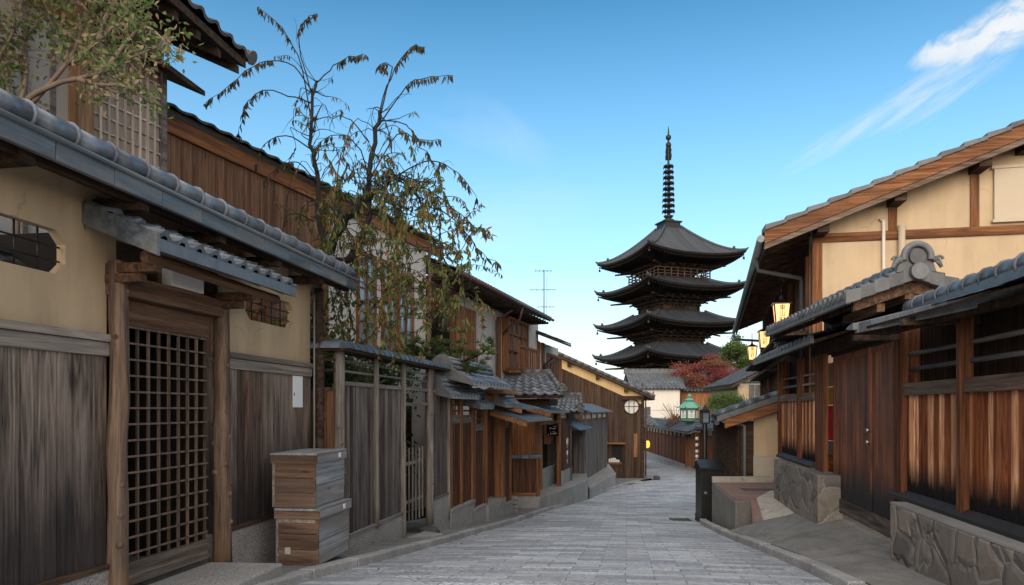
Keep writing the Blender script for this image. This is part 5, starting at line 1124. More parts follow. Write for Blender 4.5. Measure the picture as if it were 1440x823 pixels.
mb = MB(); ornament(mb, (u0 + .02, vr, zr + .1), .175, (0, 1, 0), (-1, 0, 0)); cv(mb).build('ridge_ornament', M['tilegrey'], g, bevel=.004)
# things seen through the gap beside the leaf
gx, gx1 = RX.u(1175, -.15), RX.u(1160, -.15)
for (nm, m, za, zb, lb) in (('white_banner', 'wall_ochre_r', .35, .72, 'pale strip of cloth at the top of the gap beside the gate leaf'), ('yellow_banner', 'yellow', .06, .34, 'yellow strip of cloth seen in the gap beside the gate leaf'), ('red_banner', 'red', -.5, .05, 'red strip of cloth seen in the gap beside the gate leaf'), ('grey_banner', 'pipe', -.72, -.51, 'grey strip of cloth low in the gap beside the gate leaf')):
    mb = MB(); mb.box(gx, gx1, -.17, -.15, za, zb); solo(mb, 'cloth_strip', M[m], RX, (gx, -.16, za), lb, 'cloth', 'cloth strips behind the gate')
mb = MB(); mb.box(gx - .05, gx1 + .1, -.6, -.18, -1.55, -.75); mb.box(gx, gx1 + .05, -.6, -.2, -.75, -.72); solo(mb, 'draped_table', M['cloth'], RX, (gx, -.4, -1.55), 'dark red and gold draped stand in the gap beside the gate leaf', 'stand')
# wall beyond the gate
w = thing('boarded_wall', 'short red-brown boarded wall on a stone base beyond the double gate', 'wall', RX, RX.u(1125), 0, -.95)
a, b = RX.u(1146), RX.u(1098)
mb = MB(); mb.box(RX.u(1150, .25), RX.u(1088, .25), -.1, .25, -2.4, -.97, .5); mb.build('stone_base', M['rock'], w, bevel=.02)
mb = MB(); mb.box(a, b, -.1, -.055, -.9, .2); mb.ext_u([(-.05, -.97), (.09, -.97), (.09, -.93), (.0, -.875), (-.05, -.875)], a, b); mb.build('sill', M['black2'], w)
mb = MB(); mb.planks(a, b, -.06, -.02, -.87, .16, .12, .014, .016, .35); mb.build('plank_panel', M['r1'], w)
mb = MB(); mb.box(a, b, -.06, .035, .14, .27); mb.build('rail', M['r1rail'], w, bevel=.005)
mb = MB(); mb.planks(a, b, -.2, -.16, .27, 1.12, .1, .006, .006); mb.build('upper_boards', M['shadewood'], w)
mb = MB()
for z in (.42, .58): mb.tube([(a, -.03, z), (b, -.03, z)], .022, 8)
mb.build('louver_rail', M['louver'], w)
mb = MB(); u = RX.u(1122, .05); mb.box(u - .045, u + .045, -.05, .06, -.95, .9); mb.build('post', M['r1post'], w)
mb = MB(); mb.box(b - .05, b + .04, -.15, .05, -.95, .95); mb.build('end_post', M['r1post'], w)
c, d = RX.u(1145, .5), RX.u(1062, .5)
mb = MB(); mb.ext_u([(.5, .93), (.5, .89), (-.4, 1.16), (-.4, 1.2)], c, d); mb.build('roof_boards', M['darkwood'], w)
mb = MB(); tiles(mb, (c, .54, .95), (d, .54, .95), (d, -.3, 1.22), (c, -.3, 1.22), 18, 3, .04, .03); mb.build('coping_tiles', M['tile'], w)
mb = MB(); mb.box(c, d, .5, .55, .88, .95); eave_caps(mb, (c, .55, .97), (d, .55, .97), 18, (0, 1, 0), .045); mb.build('eave_tiles', M['tilegrey'], w, bevel=.004)
mb = MB(); um_ = RX.u(1108, 0); roll(mb, (um_, .0, 1.22), (d, .0, 1.22), .08, .3); ornament(mb, (um_ - .1, .05, 1.22), .16, (0, 1, 0), (-1, 0, 0)); mb.build('ridge', M['tilegrey'], w)

# ------------------------------------------------------------------ right: the big gable house and its eaves
FG = Frame(5.08, 12, 1, -.2, True)
FH = Frame(5.08, 12, .28, 1, False)
h = thing('ochre_gable_house', 'large ochre plastered gable house with red-brown timbers, rising behind the right-hand wall', 'house', FG, 0, 0, -2)
pu0, pz0 = FG.u(1075, .5), FG.z(1075, 345, .5); pu1, pz1 = FG.u(1440, .5), FG.z(1440, 196, .5)
sl = (pz1 - pz0) / (pu1 - pu0); vz = lambda u: pz0 + sl * (u - pu0)         # underside of the bargeboard line
uX = 9.5
mb = MB(); mb.ext_v([(0, -2), (uX, -2), (uX, vz(uX) + .1), (0, vz(0) + .1)], -.16, 0, .5); mb.build('plaster', M['wall_ochre_r'], h)
zb_ = FG.z(1150, 337)
mb = MB(); mb.box(.0, uX, .0, .03, zb_ - .06, zb_ + .09); mb.build('cross_beam', M['orangebeam2'], h, bevel=.006)
mb = MB(); mb.box(-.02, .14, -.1, .04, -2, zb_ - .06); mb.build('corner_post', M['orangepost2'], h, bevel=.006)
for px in (1255, 1370): mb = MB(); u = FG.u(px); mb.box(u - .065, u + .065, .0, .028, zb_ + .09, vz(u) + .08); mb.build('strut', M['orangepost2'], h)
for px in (1150, 1255, 1370, 1436): mb = MB(); u = FG.u(px); zt_ = vz(u) + .02; mb.box(u - .09, u + .09, .0, .42, zt_ - .18, zt_ + .02); mb.build('purlin_end', M['darkwood'], h)
a, b = FG.u(1396), FG.u(1396) + .9; z0, z1 = FG.z(1400, 310), FG.z(1400, 239)
mb = MB(); mb.box(a, b, .0, .06, z0, z1, .5); mb.box(a - .04, b + .04, .0, .075, z1, z1 + .05, .5); mb.box(a - .03, b, .0, .08, z0 - .05, z0 - .003, .5); mb.build('shutter', M['beige'], h, bevel=.006)
mb = MB(); u = FG.u(1241); mb.tube([(u, .06, .5), (u, .06, FG.z(1241, 312)), (u - .05, -.0, FG.z(1241, 309))], .028, 8); mb.build('vent_pipe', M['pipewhite'], h)
mb = MB(); u = FG.u(1266); mb.tube([(u, .07, .5), (u, .07, FG.z(1266, 318))], .055, 10); mb.build('vent_pipe', M['beige'], h)
# roof: near verge line, running back along the street
def gp(u, v, z): return FG.pt(u, v, z)
D_ = Vector((.28, 1, 0)).normalized()
def hl(p): d = Vector((p[0] - 5.08, p[1] - 12)); return (d.x * FG.dx + d.y * FG.dy, d.x * FG.ox + d.y * FG.oy, p[2])
E0 = gp(pu0, .5, vz(pu0)); U0 = gp(pu0 + 8.5, .5, vz(pu0 + 8.5)); LEN = 14.2
def rp_(p, s, dz=0): q = p + D_ * s; return hl((q.x, q.y, q.z + dz))
mb = MB(); mb.hexa([rp_(E0, 0, .13), rp_(E0, LEN, .13), rp_(U0, LEN, .13), rp_(U0, 0, .13), rp_(E0, 0, .19), rp_(E0, LEN, .19), rp_(U0, LEN, .19), rp_(U0, 0, .19)], .5)
mb.build('roof_boards', M['soffit'], h)
mb = MB()
nR = 34
for i in range(nR):
    s = .3 + (LEN - .4) * i / nR; k = (U0 - E0).normalized() * 1.9
    mb.hexa([rp_(E0, s, .03), rp_(E0, s + .07, .03), rp_(E0 + k, s + .07, .03), rp_(E0 + k, s, .03), rp_(E0, s, .128), rp_(E0, s + .07, .128), rp_(E0 + k, s + .07, .128), rp_(E0 + k, s, .128)])
mb.build('rafter', M['brownbeam'], h)
mb = MB(); q0, q1 = gp(pu0, .53, vz(pu0)), gp(pu0 + 8.5, .53, vz(pu0 + 8.5))
dn, wv = FG.oy, .07
def bb(p, z, v): q = Vector((p.x + FG.ox * v, p.y + FG.oy * v)); return hl((q.x, q.y, p.z + z))
mb.hexa([bb(q0, .02, -.07), bb(q1, .02, -.07), bb(q1, .02, 0), bb(q0, .02, 0), bb(q0, .24, -.07), bb(q1, .24, -.07), bb(q1, .24, 0), bb(q0, .24, 0)]); mb.build('barge_board', M['orangebeam2'], h, bevel=.006)
mb = MB(); mb.hexa([bb(q0, -.07, -.1), bb(q1, -.07, -.1), bb(q1, -.07, -.02), bb(q0, -.07, -.02), bb(q0, .017, -.1), bb(q1, .017, -.1), bb(q1, .017, -.02), bb(q0, .017, -.02)]); mb.build('verge_moulding', M['r1rail'], h)
mb = MB(); n = 26; seg = (q1 - q0) / n
for i in range(n): # verge tiles: each laps the one below
    a, b = q0 + seg * i, q0 + seg * (i + 1.04); mb.hexa([bb(a, .235, -.35), bb(b, .215, -.35), bb(b, .215, .035), bb(a, .235, .035), bb(a, .325, -.35), bb(b, .275, -.35), bb(b, .275, .035), bb(a, .325, .035)])
mb.build('verge_tiles', M['tilegrey'], h, bevel=.006)
mb = MB(); tiles(mb, rp_(E0, .2, .2), rp_(E0, LEN, .2), rp_(U0, LEN, .2), rp_(U0, .2, .2), 48, 26, .045, .03); mb.build('roof_tiles', M['tilegrey'], h)
mb = MB(); e_out = Vector((-D_.y, D_.x, 0)) * .06
mb.tube([rp_(E0 + e_out, -.05, .1), rp_(E0 + e_out, LEN, .06)], .06, 10); mb.build('gutter', M['fascia2'], h)
mb = MB(); mb.hexa([rp_(E0, 0, -.06), rp_(E0, LEN, -.06), rp_(E0 - e_out * .6, LEN, -.06), rp_(E0 - e_out * .6, 0, -.06), rp_(E0, 0, .12), rp_(E0, LEN, .12), rp_(E0 - e_out * .6, LEN, .12), rp_(E0 - e_out * .6, 0, .12)]); mb.build('eave_fascia', M['darkwood'], h)
mb = MB(); g0 = rp_(E0 + e_out, 1.2, .04); mb.tube([g0, rp_(E0 + e_out * .5, 1.25, -.18), hl((5.28, 13.0, pz0 - .3)), hl((5.32, 13.05, pz0 - .42)), hl((5.32, 13.05, -.5))], .04, 8)
mb.build('downpipe', M['pipedark'], h); mb = MB(); g1 = rp_(E0 + e_out, LEN - .1, .04); mb.tube([g1, rp_(E0 + e_out, LEN - .1, -.22), rp_(E0 - e_out * 14, LEN - .1, -.3)], .045, 8); mb.build('downpipe', M['pipedark'], h)
# side wall facing the street
sw = thing('house_front', 'dark timber street front of the ochre gable house, with slatted windows below deep eaves', 'house front', FH, 0, 0, -2)
fl = 13.2
mb = MB(); mb.box(.2, fl, -.16, -.06, -3, pz0 + .35, .5); mb.build('boarding', M['slat'], sw)
mb = MB(); mb.box(.0, .5, -.14, .0, -1, pz0 + .3, .5); mb.build('plaster_strip', M['wall_ochre_r'], sw)
mb = MB(); mb.box(1.0, fl, -.06, -.02, -.1, 1.1, .5); mb.build('plaster', M['wall_ochre_r'], sw)
mb = MB(); u = 1.0
while u < fl: mb.box(u, u + .06, -.03, .03, -.1, 1.1); mb.box(u + .2, u + .235, -.03, .015, -.1, 1.1); u += .62
mb.box(1, fl, -.03, .08, 1.1, 1.25); mb.build('slatted_window', M['darkwood'], sw)
mb = MB(); mb.box(1.0, fl, -.03, .12, -.3, -.12)
u = 1.0
while u < fl: mb.box(u, u + .05, -.03, .14, -.12, .05); u += .22
mb.box(1, fl, -.03, .13, .05, .1); mb.build('railing', M['redrail'], sw)
mb = MB()
for u in (.55, 3.5, 6.5, 9.5, 12.5): mb.box(u, u + .14, -.05, .05, -2, pz0)
mb.build('front_post', M['r1post'], sw)
mb = MB(); mb.box(.5, fl, .0, .5, 1.3, 1.36); mb.box(6, fl, .0, .35, .95, 1.0); mb.build('ledge', M['darkwood'], sw)
# low lean-to roof with its gable towards us
FL = Frame(5.88, 17.35, 1, -.25, True)
l = thing('lean_to', 'low lean-to with an ochre end wall under a grey tiled roof, beside the raised forecourt', 'lean-to', FL, 0, 0, -1.9)
a, b = FL.u(1060), FL.u(1110)
mb = MB(); mb.box(a, b, -.15, .0, -1.15, .05, .5); mb.build('plaster', M['wall_ochre_r'], l)
mb = MB(); mb.box(a - .01, b, -.16, .02, -2.1, -1.153, .5); mb.build('plinth', M['palecrete2'], l)
mb = MB(); mb.box(a - .3, a - .003, -.12, -.02, -2.9, -.3); mb.build('end_post', M['darkwood'], l)
FM = Frame(FL.pt(a, 0, 0).x - .3, FL.pt(a, 0, 0).y + .1, .2, 1, False)
def fl_(p): d = (p.x - FL.x0, p.y - FL.y0); return (d[0] * FL.dx + d[1] * FL.dy, d[0] * FL.ox + d[1] * FL.oy, p.z)
mb = MB()
for i in range(30): q = [fl_(FM.pt(.1 + i * .26 + k, v, z)) for z in (-3.2, -.35) for k, v in ((0, 0), (.06, 0), (.06, .03), (0, .03))]; mb.hexa(q)
q = [fl_(FM.pt(k, v, z)) for z in (-3.2, -.3) for k, v in ((0, -.1), (8, -.1), (8, -.01), (0, -.01))]; mb.hexa(q); mb.build('slatted_front', M['darkwood'], l)
mb = MB(); p0 = FM.pt(.05, .16, 0); q = lambda x, y, z: fl_(Vector((x, y, z)))
mb.tube([fl_(FL.pt(FL.u(1012, .3), .3, -.25)), fl_(FL.pt(FL.u(1024, .2), .2, -.36)), fl_(FL.pt(FL.u(1042, .1), .1, -.37)), fl_(FL.pt(FL.u(1047, .06), .06, -.42)), fl_(FL.pt(FL.u(1047, .06), .06, -2.9))], .04, 8); mb.build('downpipe', M['pipe'], l)
e0 = FL.pt(FL.u(1008, .35), .35, FL.z(1008, 588, .35)); r0_ = FL.pt(FL.u(1102, .35), .35, FL.z(1102, 556, .35)); D2 = Vector((.26, 1, 0)).normalized()
def lp(p, s, dz=0): t = p + D2 * s; return fl_(Vector((t.x, t.y, t.z + dz)))
mb = MB(); mb.hexa([lp(e0, 0, -.04), lp(e0, 8, -.04), lp(r0_, 8, -.04), lp(r0_, 0, -.04), lp(e0, 0), lp(e0, 8), lp(r0_, 8), lp(r0_, 0)]); mb.build('roof_boards', M['darkwood'], l)
mb = MB(); tiles(mb, lp(e0, -.05, .02), lp(e0, 8, .02), lp(r0_, 8, .02), lp(r0_, -.05, .02), 26, 6, .06, .035); roll(mb, lp(e0, .02, .09), lp(r0_, .02, .09), .075, .3); roll(mb, lp(e0, .3, .09), lp(r0_, .3, .09), .06, .3); mb.build('roof_tiles', M['tile'], l)
mb = MB(); mb.hexa([lp(e0, -.06, -.1), lp(e0, .02, -.1), lp(r0_, .02, -.1), lp(r0_, -.06, -.1), lp(e0, -.06, .04), lp(e0, .02, .04), lp(r0_, .02, .04), lp(r0_, -.06, .04)]); mb.build('verge_tiles', M['tilegrey'], l, bevel=.01)
k_ = (r0_ - e0) * .12
mb = MB(); mb.hexa([lp(e0 + k_, -.02, -.32), lp(e0 + k_, .12, -.32), lp(r0_, .12, -.34), lp(r0_, -.02, -.34), lp(e0 + k_, -.02, -.1), lp(e0 + k_, .12, -.1), lp(r0_, .12, -.1), lp(r0_, -.02, -.1)]); mb.build('verge_beam', M['orangebeam'], l, bevel=.01)
mb = MB(); mb.tube([lp(e0, -.02, -.12), lp(e0, 8, -.14)], .06, 8); mb.build('gutter', M['black'], l)
# lanterns hung along the front
def make_lantern():
    t = thing('hanging_lantern', '', 'lantern', spot(0, 0), 0, 0, 0, 'lit lanterns along the ochre house')
    mb = MB(); w0, w1 = .108, .148
    mb.hexa([(-w0, -w0, 0), (w0, -w0, 0), (w0, w0, 0), (-w0, w0, 0), (-w1, -w1, .42), (w1, -w1, .42), (w1, w1, .42), (-w1, w1, .42)], .5); pp = mb.build('lamp_paper', M['lampglow'], t)
    mb = MB()
    for sx in (-1, 1):
        for sy in (-1, 1): mb.tube([(sx * w0, sy * w0, -.01), (sx * w1, sy * w1, .42)], .014, 4, sm=False)
    mb.box(-w0 - .01, w0 + .01, -w0 - .01, w0 + .01, -.025, -.003); mb.build('frame', M['blackbox'], t)
    mb = MB(); mb.lathe([(.25, .425), (.25, .445), (.1, .5), (.05, .52), (.03, .6)], n=4, ring=.5, sm=False); mb.tube([(0, 0, .55), (0, 0, .9)], .012, 5); mb.build('cap', M['blackbox'], t)
    tilt = atan2(w1 - w0, .42)
    for i, ch in enumerate('東山町'):
        z = .36 - i * .115; y = -(w0 + (w1 - w0) * z / .42) - .006
        text_on(ch, .12, M['ink'], t, (0, y, z - .05), (radians(90) + tilt, 0, 0))

    return t
lt = make_lantern()
LL = [((1099, 459), 14.0, 'lit paper lantern highest of the three, half hidden by the gate roof'), ((1075, 489), 19.3, 'lit paper lantern hanging between the other two under the eaves'), ((1057.5, 506), 24.0, 'lit paper lantern lowest and farthest under the eaves, against the pine')]
for i, (p_, Y, lb) in enumerate(LL):
    o = lt if i == 0 else copy_tree(lt); q = at(p_[0], p_[1], Y); o.location = q; o.rotation_euler = (0, 0, -.25); o['label'] = lb


# bin and lamp post
b = thing('refuse_bin', 'black metal refuse bin with a sloping lid beside the raised forecourt', 'bin', spot(4.62, 17.35), 0, 0, -2.75)
mb = MB(); mb.box(.0, .58, .0, .55, -2.72, -1.5); mb.build('body', M['blackbox'], b, bevel=.01)
mb = MB(); mb.box(-.01, .59, -.015, .56, -2.8, -2.62); mb.build('plinth', M['black'], b)
mb = MB(); mb.hexa([(-.04, -.05, -1.5), (.63, -.05, -1.5), (.63, .6, -1.5), (-.04, .6, -1.5), (-.04, -.05, -1.44), (.63, -.05, -1.44), (.6, .5, -1.27), (-.01, .5, -1.27)]); mb.build('lid', M['black'], b, bevel=.008)
mb = MB(); mb.tube([(.1, -.0, -2.05), (.1, -.03, -2.05)], .035, 10); mb.build('lock', M['steel'], b)
p = at(991, 650, 20.5)
lp_ = thing('street_lamp', 'slim black street lamp with a small glazed head, behind the refuse bin', 'street lamp', spot(p.x, 20.5), 0, 0, -3.15)
mb = MB(); mb.tube([(0, 0, -3.2), (0, 0, -2.3), (0, 0, -2.28), (0, 0, -.42)], [.1, .1, .075, .07], 12, sm=False); mb.build('pole', M['blackbox'], lp_)
mb = MB(); mb.box(-.09, .09, -.09, .09, -.4, -.12, .5); mb.build('glass_head', M['glass'], lp_)
mb = MB(); mb.box(-.11, .11, -.11, .11, -.43, -.4); mb.box(-.12, .12, -.12, .12, -.12, -.03); mb.lathe([(.15, -.03), (.05, .06), (.02, .1)], n=4, ring=.5, sm=False)
for sx in (-1, 1):
    for sy in (-1, 1): mb.box(sx * .1 - .018, sx * .1 + .018, sy * .1 - .018, sy * .1 + .018, -.4, -.12)
mb.build('head_frame', M['blackbox'], lp_)
# ------------------------------------------------------------------ the pagoda
PA = radians(18.9); FP = Frame(23.1, 105, cos(PA), sin(PA), False)
pg = thing('pagoda', 'five-storey dark timber pagoda with curved tiled roofs and a tall ringed spire', 'pagoda', FP, 0, 0, -6)
def rot4(k, x, y, z): c, s_ = (1, 0, -1, 0)[k], (0, 1, 0, -1)[k]; return (x * c - y * s_, x * s_ + y * c, z)
ROOFS = [(21.45, .85, 7.8, 1.25, 5.15, 2.6), (16.95, .85, 7.95, 3.3, 2.0, 3.1), (11.85, .8, 8.05, 3.7, 2.1, 3.5), (7.15, .8, 8.2, 3.9, 2.2, 3.7), (2.3, 1.0, 8.4, 4.1, 2.2, 3.9)]
for ri, (ze, up, We, Wt, rise, bw) in enumerate(ROOFS):
    wf = lambda t: We + (Wt - We) * t
    def zf(x, t): return ze + rise * (.62 * t + .38 * t * t) + up * (abs(x) / We) ** 2.4 * max(0, 1 - t * 1.15) ** 2
    mb = MB(); nc = 46; nt_ = 7
    for k in range(4):
        for c in range(nc):
            xa, xb = -We + 2 * We * c / nc, -We + 2 * We * (c + 1) / nc; xm = (xa + xb) / 2; rr = random.random()
            cols = []
            for x, hh in ((xa, 0), (xa * .62 + xb * .38, 0), (xa * .5 + xb * .5 + .0, .11), (xa * .2 + xb * .8, .11), (xb, 0)):
                tm = min(1, (We - abs(x)) / (We - Wt)); cols.append([rot4(k, x, -wf(tm * j / nt_), zf(x, tm * j / nt_) + hh) for j in range(nt_ + 1)])
            b = len(mb.v)
            for q in cols: mb.v += q
            for i in range(4):
                for j in range(nt_): mb.face([b + i * (nt_ + 1) + j, b + (i + 1) * (nt_ + 1) + j, b + (i + 1) * (nt_ + 1) + j + 1, b + i * (nt_ + 1) + j + 1], rr, True)
    rf = mb.build('roof', M['pagtile'], pg, recalc=False)
    mb = MB(); ns = 24                                  # eave edge and underside
    for k in range(4):
        for i in range(ns):
            a, b = -We + 2 * We * i / ns, -We + 2 * We * (i + 1) / ns
            s1 = We - .35; ai, bi = a * s1 / We, b * s1 / We; cw = bw + 1.6; ac, bc = a * cw / We, b * cw / We
            mb.poly([rot4(k, a, -We, zf(a, 0) - .22), rot4(k, b, -We, zf(b, 0) - .22), rot4(k, b, -We, zf(b, 0) + .03), rot4(k, a, -We, zf(a, 0) + .03)], .3)
            mb.poly([rot4(k, a, -We, zf(a, 0) - .22), rot4(k, b, -We, zf(b, 0) - .22), rot4(k, bi, -s1, zf(b, 0) - .42), rot4(k, ai, -s1, zf(a, 0) - .42)], .3)
            mb.poly([rot4(k, ai, -s1, zf(a, 0) - .42), rot4(k, bi, -s1, zf(b, 0) - .42), rot4(k, bc, -cw, ze - .55), rot4(k, ac, -cw, ze - .55)], .3)
    mb.build('eave', M['pagwood'], pg, recalc=False)
    mb = MB()
    for k in range(4):
        n = 34
        for i in range(n):
            x = (-We + .3) + (2 * We - .6) * i / (n - 1); xc = max(-bw - 1.4, min(bw + 1.4, x)); z0 = zf(x, 0) - .46
            p = [(x - .07, -We + .15, z0 - .13), (x + .07, -We + .15, z0 - .13), (xc * .9 + x * .1 + .07, -bw - 1.3, ze - .85), (xc * .9 + x * .1 - .07, -bw - 1.3, ze - .85),
                 (x - .07, -We + .15, z0 + .05), (x + .07, -We + .15, z0 + .05), (xc * .9 + x * .1 + .07, -bw - 1.3, ze - .6), (xc * .9 + x * .1 - .07, -bw - 1.3, ze - .6)]
            mb.hexa([rot4(k, *q) for q in p])
    mb.build('rafters', M['pagwood'], pg)
    mb = MB()                                           # stepped bracket tiers with arms
    for j, (o_, z0, z1) in enumerate(((.25, -1.95, -1.75), (.75, -1.55, -1.35), (1.3, -1.15, -.95), (1.9, -.8, -.6))):
        hh = bw + o_
        for k in range(4): mb.hexa([rot4(k, x, y, ze + z) for z in (z0, z1) for x, y in ((-hh, -hh), (hh, -hh), (hh, -hh + .22), (-hh, -hh + .22))])
        for k in range(4):
            for i in range(7): x = -bw + 2 * bw * i / 6; mb.hexa([rot4(k, x + dx, y, ze + z) for z in (z0 - .18, z0) for dx, y in ((-.22, -hh - .12), (.22, -hh - .12), (.22, -hh + .6), (-.22, -hh + .6))])
    for k in range(4):
        for i in range(4): x = -bw + 2 * bw * i / 3; mb.hexa([rot4(k, x + dx, y, z) for dx, y, z in ((-.1, -bw - 3.0, ze - 1.35), (.1, -bw - 3.0, ze - 1.35), (.1, -bw, ze - .95), (-.1, -bw, ze - .95), (-.1, -bw - 3.0, ze - 1.15), (.1, -bw - 3.0, ze - 1.15), (.1, -bw, ze - .75), (-.1, -bw, ze - .75))])
        mb.hexa([rot4(k, *q) for q in ((-bw - 3.3, -bw - 3.1, ze - 1.2), (-bw - 3.1, -bw - 3.3, ze - 1.2), (-bw + .1, -bw - .1, ze - 1.2), (-bw - .1, -bw + .1, ze - 1.2), (-bw - 3.3, -bw - 3.1, ze - 1.0), (-bw - 3.1, -bw - 3.3, ze - 1.0), (-bw + .1, -bw - .1, ze - .8), (-bw - .1, -bw + .1, ze - .8))])
    mb.build('brackets', M['pagwood2'], pg)
    mb = MB()
    for k in range(4):
        for i in range(4):
            x = -bw + 2 * bw * i / 3
            for o_, z0 in ((.4, -1.85), (1.0, -1.45)): mb.hexa([rot4(k, x + dx, y, ze + z) for z in (z0 - .06, z0 + .05) for dx, y in ((-.2, -bw - o_ - .15), (.2, -bw - o_ - .15), (.2, -bw - o_), (-.2, -bw - o_))])
    pass
    zl = -6 if ri == 4 else ROOFS[ri + 1][0] + ROOFS[ri + 1][4] - .5
    mb = MB(); mb.box(-bw, bw, -bw, bw, zl, ze - .4, .4)
    mb.build('body', M['pagwood2'], pg)
    mb = MB(); hgt = ze - 1.95 - zl
    for k in range(4):
        for i in range(4): x = -bw + 2 * bw * i / 3; p = rot4(k, x, -bw, 0); mb.tube([(p[0], p[1], zl), (p[0], p[1], ze - 1.7)], .2, 10)
        for z in (zl + hgt * .42, ze - 2.0): mb.hexa([rot4(k, x, y, zz) for zz in (z, z + .2) for x, y in ((-bw - .1, -bw - .1), (bw + .1, -bw - .1), (bw + .1, -bw + .05), (-bw - .1, -bw + .05))])
        for i in (0, 2): x0 = -bw + 2 * bw * i / 3 + .35; x1 = -bw + 2 * bw * (i + 1) / 3 - .35; mb.hexa([rot4(k, x, y, zz) for zz in (zl + hgt * .5, ze - 2.1) for x, y in ((x0, -bw - .05), (x1, -bw - .05), (x1, -bw + .05), (x0, -bw + .05))], .95)
    mb.build('columns', M['pagwood3'], pg)
    mb = MB()                                           # hip ridges with upturned ends
    for k in range(4):
        pts = []
        for j in range(12):
            t = j / 11; w = wf(t); pts.append(Vector(rot4(k, -w, -w, zf(We * w / We, t) if t > 0 else zf(We, 0))) + Vector((0, 0, .14)))
        tip = pts[0] + (pts[0] - pts[1]).normalized() * .3 + Vector((0, 0, .28)); mb.tube([tip] + pts, [.09] + [.2] * 12, 6)
        q = pts[2]; mb.tube([q + Vector((0, 0, .1)), q + Vector((0, 0, .38)), q + Vector((0, 0, .55))], [.24, .2, .06], 6)
    mb.build('hip_ridge', M['pagtile'], pg)
    mb = MB()
    for k in range(4):
        p = Vector(rot4(k, -We + .25, -We + .25, zf(We, 0) - .5)); mb.tube([p, p - Vector((0, 0, .35))], .02, 5); mb.lathe([(.05, 0), (.14, -.1), (.17, -.4)], p - Vector((0, 0, .3)), 8)
    mb.build('wind_bell', M['bronze'], pg)
mb = MB(); bh = 4.25; fz = 18.7                         # the railed balcony of the top storey
mb.box(-bh + .3, bh - .3, -bh + .3, bh - .3, fz - .7, fz - .2); mb.box(-bh, bh, -bh, bh, fz - .2, fz)
bl = mb.build('balcony', M['pagwood3'], pg)
mb = MB()
for k in range(4):
    for z, th, e in ((fz + .35, .1, .1), (fz + .75, .1, .1), (fz + 1.2, .14, .5)):
        mb.hexa([rot4(k, x, y, zz) for zz in (z, z + th) for x, y in ((-bh - e, -bh - .06), (bh + e, -bh - .06), (bh + e, -bh + .06), (-bh - e, -bh + .06))])
    for i in range(9): x = -bh + 2 * bh * i / 8; mb.hexa([rot4(k, x + dx, y, zz) for zz in (fz, fz + 1.25) for dx, y in ((-.07, -bh - .07), (.07, -bh - .07), (.07, -bh + .07), (-.07, -bh + .07))])
mb.build('balustrade', M['balustrade'], bl)
mb = MB(); z0 = 26.3
mb.box(-1.5, 1.5, -1.5, 1.5, z0 - .3, z0 + .35); mb.box(-1.25, 1.25, -1.25, 1.25, z0 + .35, z0 + 1.0); mb.box(-1.45, 1.45, -1.45, 1.45, z0 + 1.0, z0 + 1.2)
sp = mb.build('spire_base', M['bronze'], pg)
mb = MB(); mb.lathe([(1.0, 0), (.85, .4), (.3, .6), (.55, .7), (.75, 1.0), (.3, 1.1), (.17, 1.3), (.15, 12.4), (.1, 13.6), (.02, 14.3)], (0, 0, z0 + 1.15), 14)
mb.build('mast', M['bronze'], pg)
for i in range(9):
    mb = MB(); zz = z0 + 2.85 + i * .83; rr = .92 - i * .025
    mb.lathe([(rr * .5, -.12), (rr, -.1), (rr * 1.04, .0), (rr, .1), (rr * .5, .12)], (0, 0, zz), 18); mb.lathe([(.26, -.3), (.26, .3)], (0, 0, zz), 10)
    for k in range(8): a = k * pi / 4; mb.tube([(rr * cos(a), rr * sin(a), zz - .08), (rr * cos(a), rr * sin(a), zz - .3)], [.05, .08], 5)
    mb.build('ring', M['bronze'], pg)
mb = MB(); zz = z0 + 10.4
for k in range(4):
    a = k * pi / 2 + .3; pts = [(.0, 0), (.55, .1), (.62, .6), (.5, 1.0), (.6, 1.4), (.45, 1.7), (.5, 2.0), (.2, 2.1), (.0, 2.0)]
    mb.ext([(r_ * cos(a) - .03 * sin(a), r_ * sin(a) + .03 * cos(a), zz + z) for r_, z in pts], [(r_ * cos(a) + .03 * sin(a), r_ * sin(a) - .03 * cos(a), zz + z) for r_, z in pts])
mb.build('flame_ornament', M['bronze'], pg)
mb = MB()
for dz, r_ in ((11.55 + 1.2, .42), (12.5 + 1.35, .42)): mb.lathe([(.05, -r_), (r_ * .75, -r_ * .7), (r_, 0), (r_ * .75, r_ * .7), (.05, r_)], (0, 0, z0 + dz - .1), 12)
mb.build('jewel', M['bronze'], pg)

